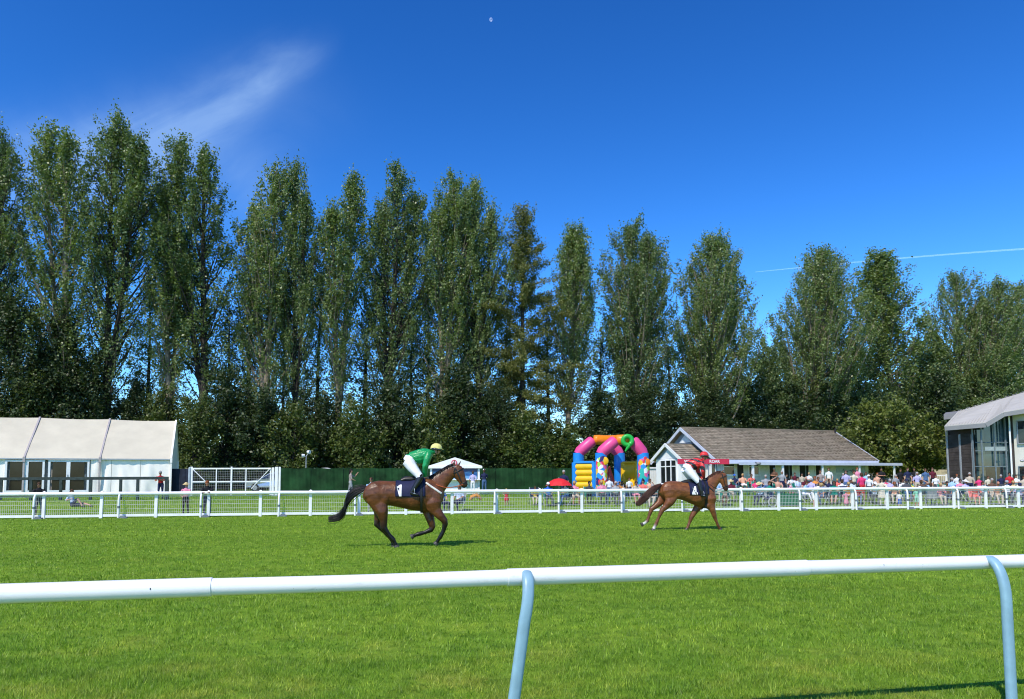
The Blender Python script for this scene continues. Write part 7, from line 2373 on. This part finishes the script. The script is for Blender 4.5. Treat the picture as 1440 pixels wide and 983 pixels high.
for px, d, po, tp, bt, hr, wh in EXTRA:
    person(px, d, po, tp, bt, hr, '%s person in %s %s %s' % (WHO[hr], NAMES_.get(tp, tp), 'sitting' if po.startswith('sit') else 'standing', wh), scale=random.Random(px).uniform(0.80, 0.95), long=px % 3 == 0)
# ---- small things on the lawn
q = gp(668, 43.0); m = MB(); m.loft([(-0.28, 0, 0.0), (-0.2, 0, 0.16), (0.1, 0, 0.28), (0.28, 0.02, 0.12), (0.36, 0.02, 0.0)], [(0.10, 0.06), (0.2, 0.12), (0.22, 0.14), (0.16, 0.1), (0.06, 0.04)], (0, 1, 0), 12)
for s in (-0.1, 0.16): m.loft([(s, -0.05, 0.36), (s + 0.05, -0.02, 0.50), (s + 0.12, 0.02, 0.36)], [0.014] * 3, (0, 1, 0), 6)
tag(obj('holdall', m, cloth('orange', M_SKIN), None, q + Vector((0, 0, 0.10))), 'orange holdall lying on the lawn below the kiosk', 'bag')
m = MB(); q = gp(1107, 42.2)
m.box(-0.62, 0.62, -0.25, 0.25, 0.05, 0.62); m.box(-0.70, 0.70, -0.30, 0.30, 0.621, 0.70)
for k in range(7): m.box(-0.60 + 0.18 * k, -0.47 + 0.18 * k, -0.275, -0.251, 0.08, 0.60)
for s in (-0.55, 0.5): m.box(s, s + 0.06, -0.2, 0.2, -0.05, 0.05)
tag(obj('storage_box', m, mat('green plastic box', (0.02, 0.15, 0.07), 0.5), None, q), 'green slatted garden box behind the fence below the dark doorway', 'box')
lg = thing('garden_lounger', 'dark green reclined garden chair before the first clubhouse window', 'chair', gp(1042, 49.5), R(60))
MG = mat('green garden plastic', (0.015, 0.10, 0.055), 0.5)
m = MB(); m.add([(-0.3, -0.5, 0.38), (0.3, -0.5, 0.38), (0.3, 0.2, 0.34), (-0.3, 0.2, 0.34), (-0.3, -0.5, 0.34), (0.3, -0.5, 0.34), (0.3, 0.2, 0.30), (-0.3, 0.2, 0.30)], [(0, 1, 2, 3), (7, 6, 5, 4), (0, 4, 5, 1), (1, 5, 6, 2), (2, 6, 7, 3), (3, 7, 4, 0)]); obj('seat', m, MG, lg)
for k in range(5):
    m = MB(); x = -0.27 + 0.115 * k; m.add([(x, 0.2, 0.34), (x + 0.09, 0.2, 0.34), (x + 0.09, 0.62, 1.0), (x, 0.62, 1.0), (x, 0.23, 0.32), (x + 0.09, 0.23, 0.32), (x + 0.09, 0.65, 0.98), (x, 0.65, 0.98)], [(0, 1, 2, 3), (7, 6, 5, 4), (0, 4, 5, 1), (1, 5, 6, 2), (2, 6, 7, 3), (3, 7, 4, 0)]); obj('back_slat', m, MG, lg)
for sx_ in (-1, 1):
    for y in (-0.45, 0.25):
        m = MB(); m.box(sx_ * 0.29 - 0.025, sx_ * 0.29 + 0.025, y - 0.025, y + 0.025, -0.02, 0.33); obj('leg', m, MG, lg)
    m = MB(); m.box(sx_ * 0.33 - 0.03, sx_ * 0.33 + 0.03, -0.45, 0.3, 0.55, 0.58); obj('armrest', m, MG, lg)
q = gp(1078, 41.6)
pc = thing('pushchair', 'pushchair with a large pale wheel behind the mesh fence', 'pushchair', q, R(20))
for s in (-0.28, 0.28):
    m = MB(); m.loft([(0.15 + 0.27 * math.cos(a), s, 0.28 + 0.27 * math.sin(a)) for a in np.linspace(0, 2 * PI, 25)], [0.022] * 25, (0, 1, 0), 6, caps=False); w = obj('wheel', m, mat('pale wheel rim', (0.5, 0.5, 0.5), 0.5), pc)
    m = MB()
    for a in range(5): m.bar((0.15, s, 0.28), (0.15 + 0.26 * math.cos(a * 1.257), s, 0.28 + 0.26 * math.sin(a * 1.257)), 0.012, 0.012)
    obj('spoke', m, M_ALU, w)
    m = MB(); m.loft([(-0.45, s * 0.9, 0.95), (0.0, s * 0.9, 0.55), (0.4, s * 0.8, 0.25), (0.55, s * 0.5, 0.12)], [0.014] * 4, (0, 1, 0), 6); obj('frame_tube', m, M_ALU, pc)
m = MB(); m.loft([(-0.1, 0, 0.42), (0.1, 0, 0.5), (0.3, 0, 0.62), (0.25, 0, 0.9)], [(0.2, 0.06), (0.22, 0.10), (0.2, 0.08), (0.18, 0.04)], (0, 1, 0), 12); obj('seat', m, cloth('navy', M_SKIN), pc)
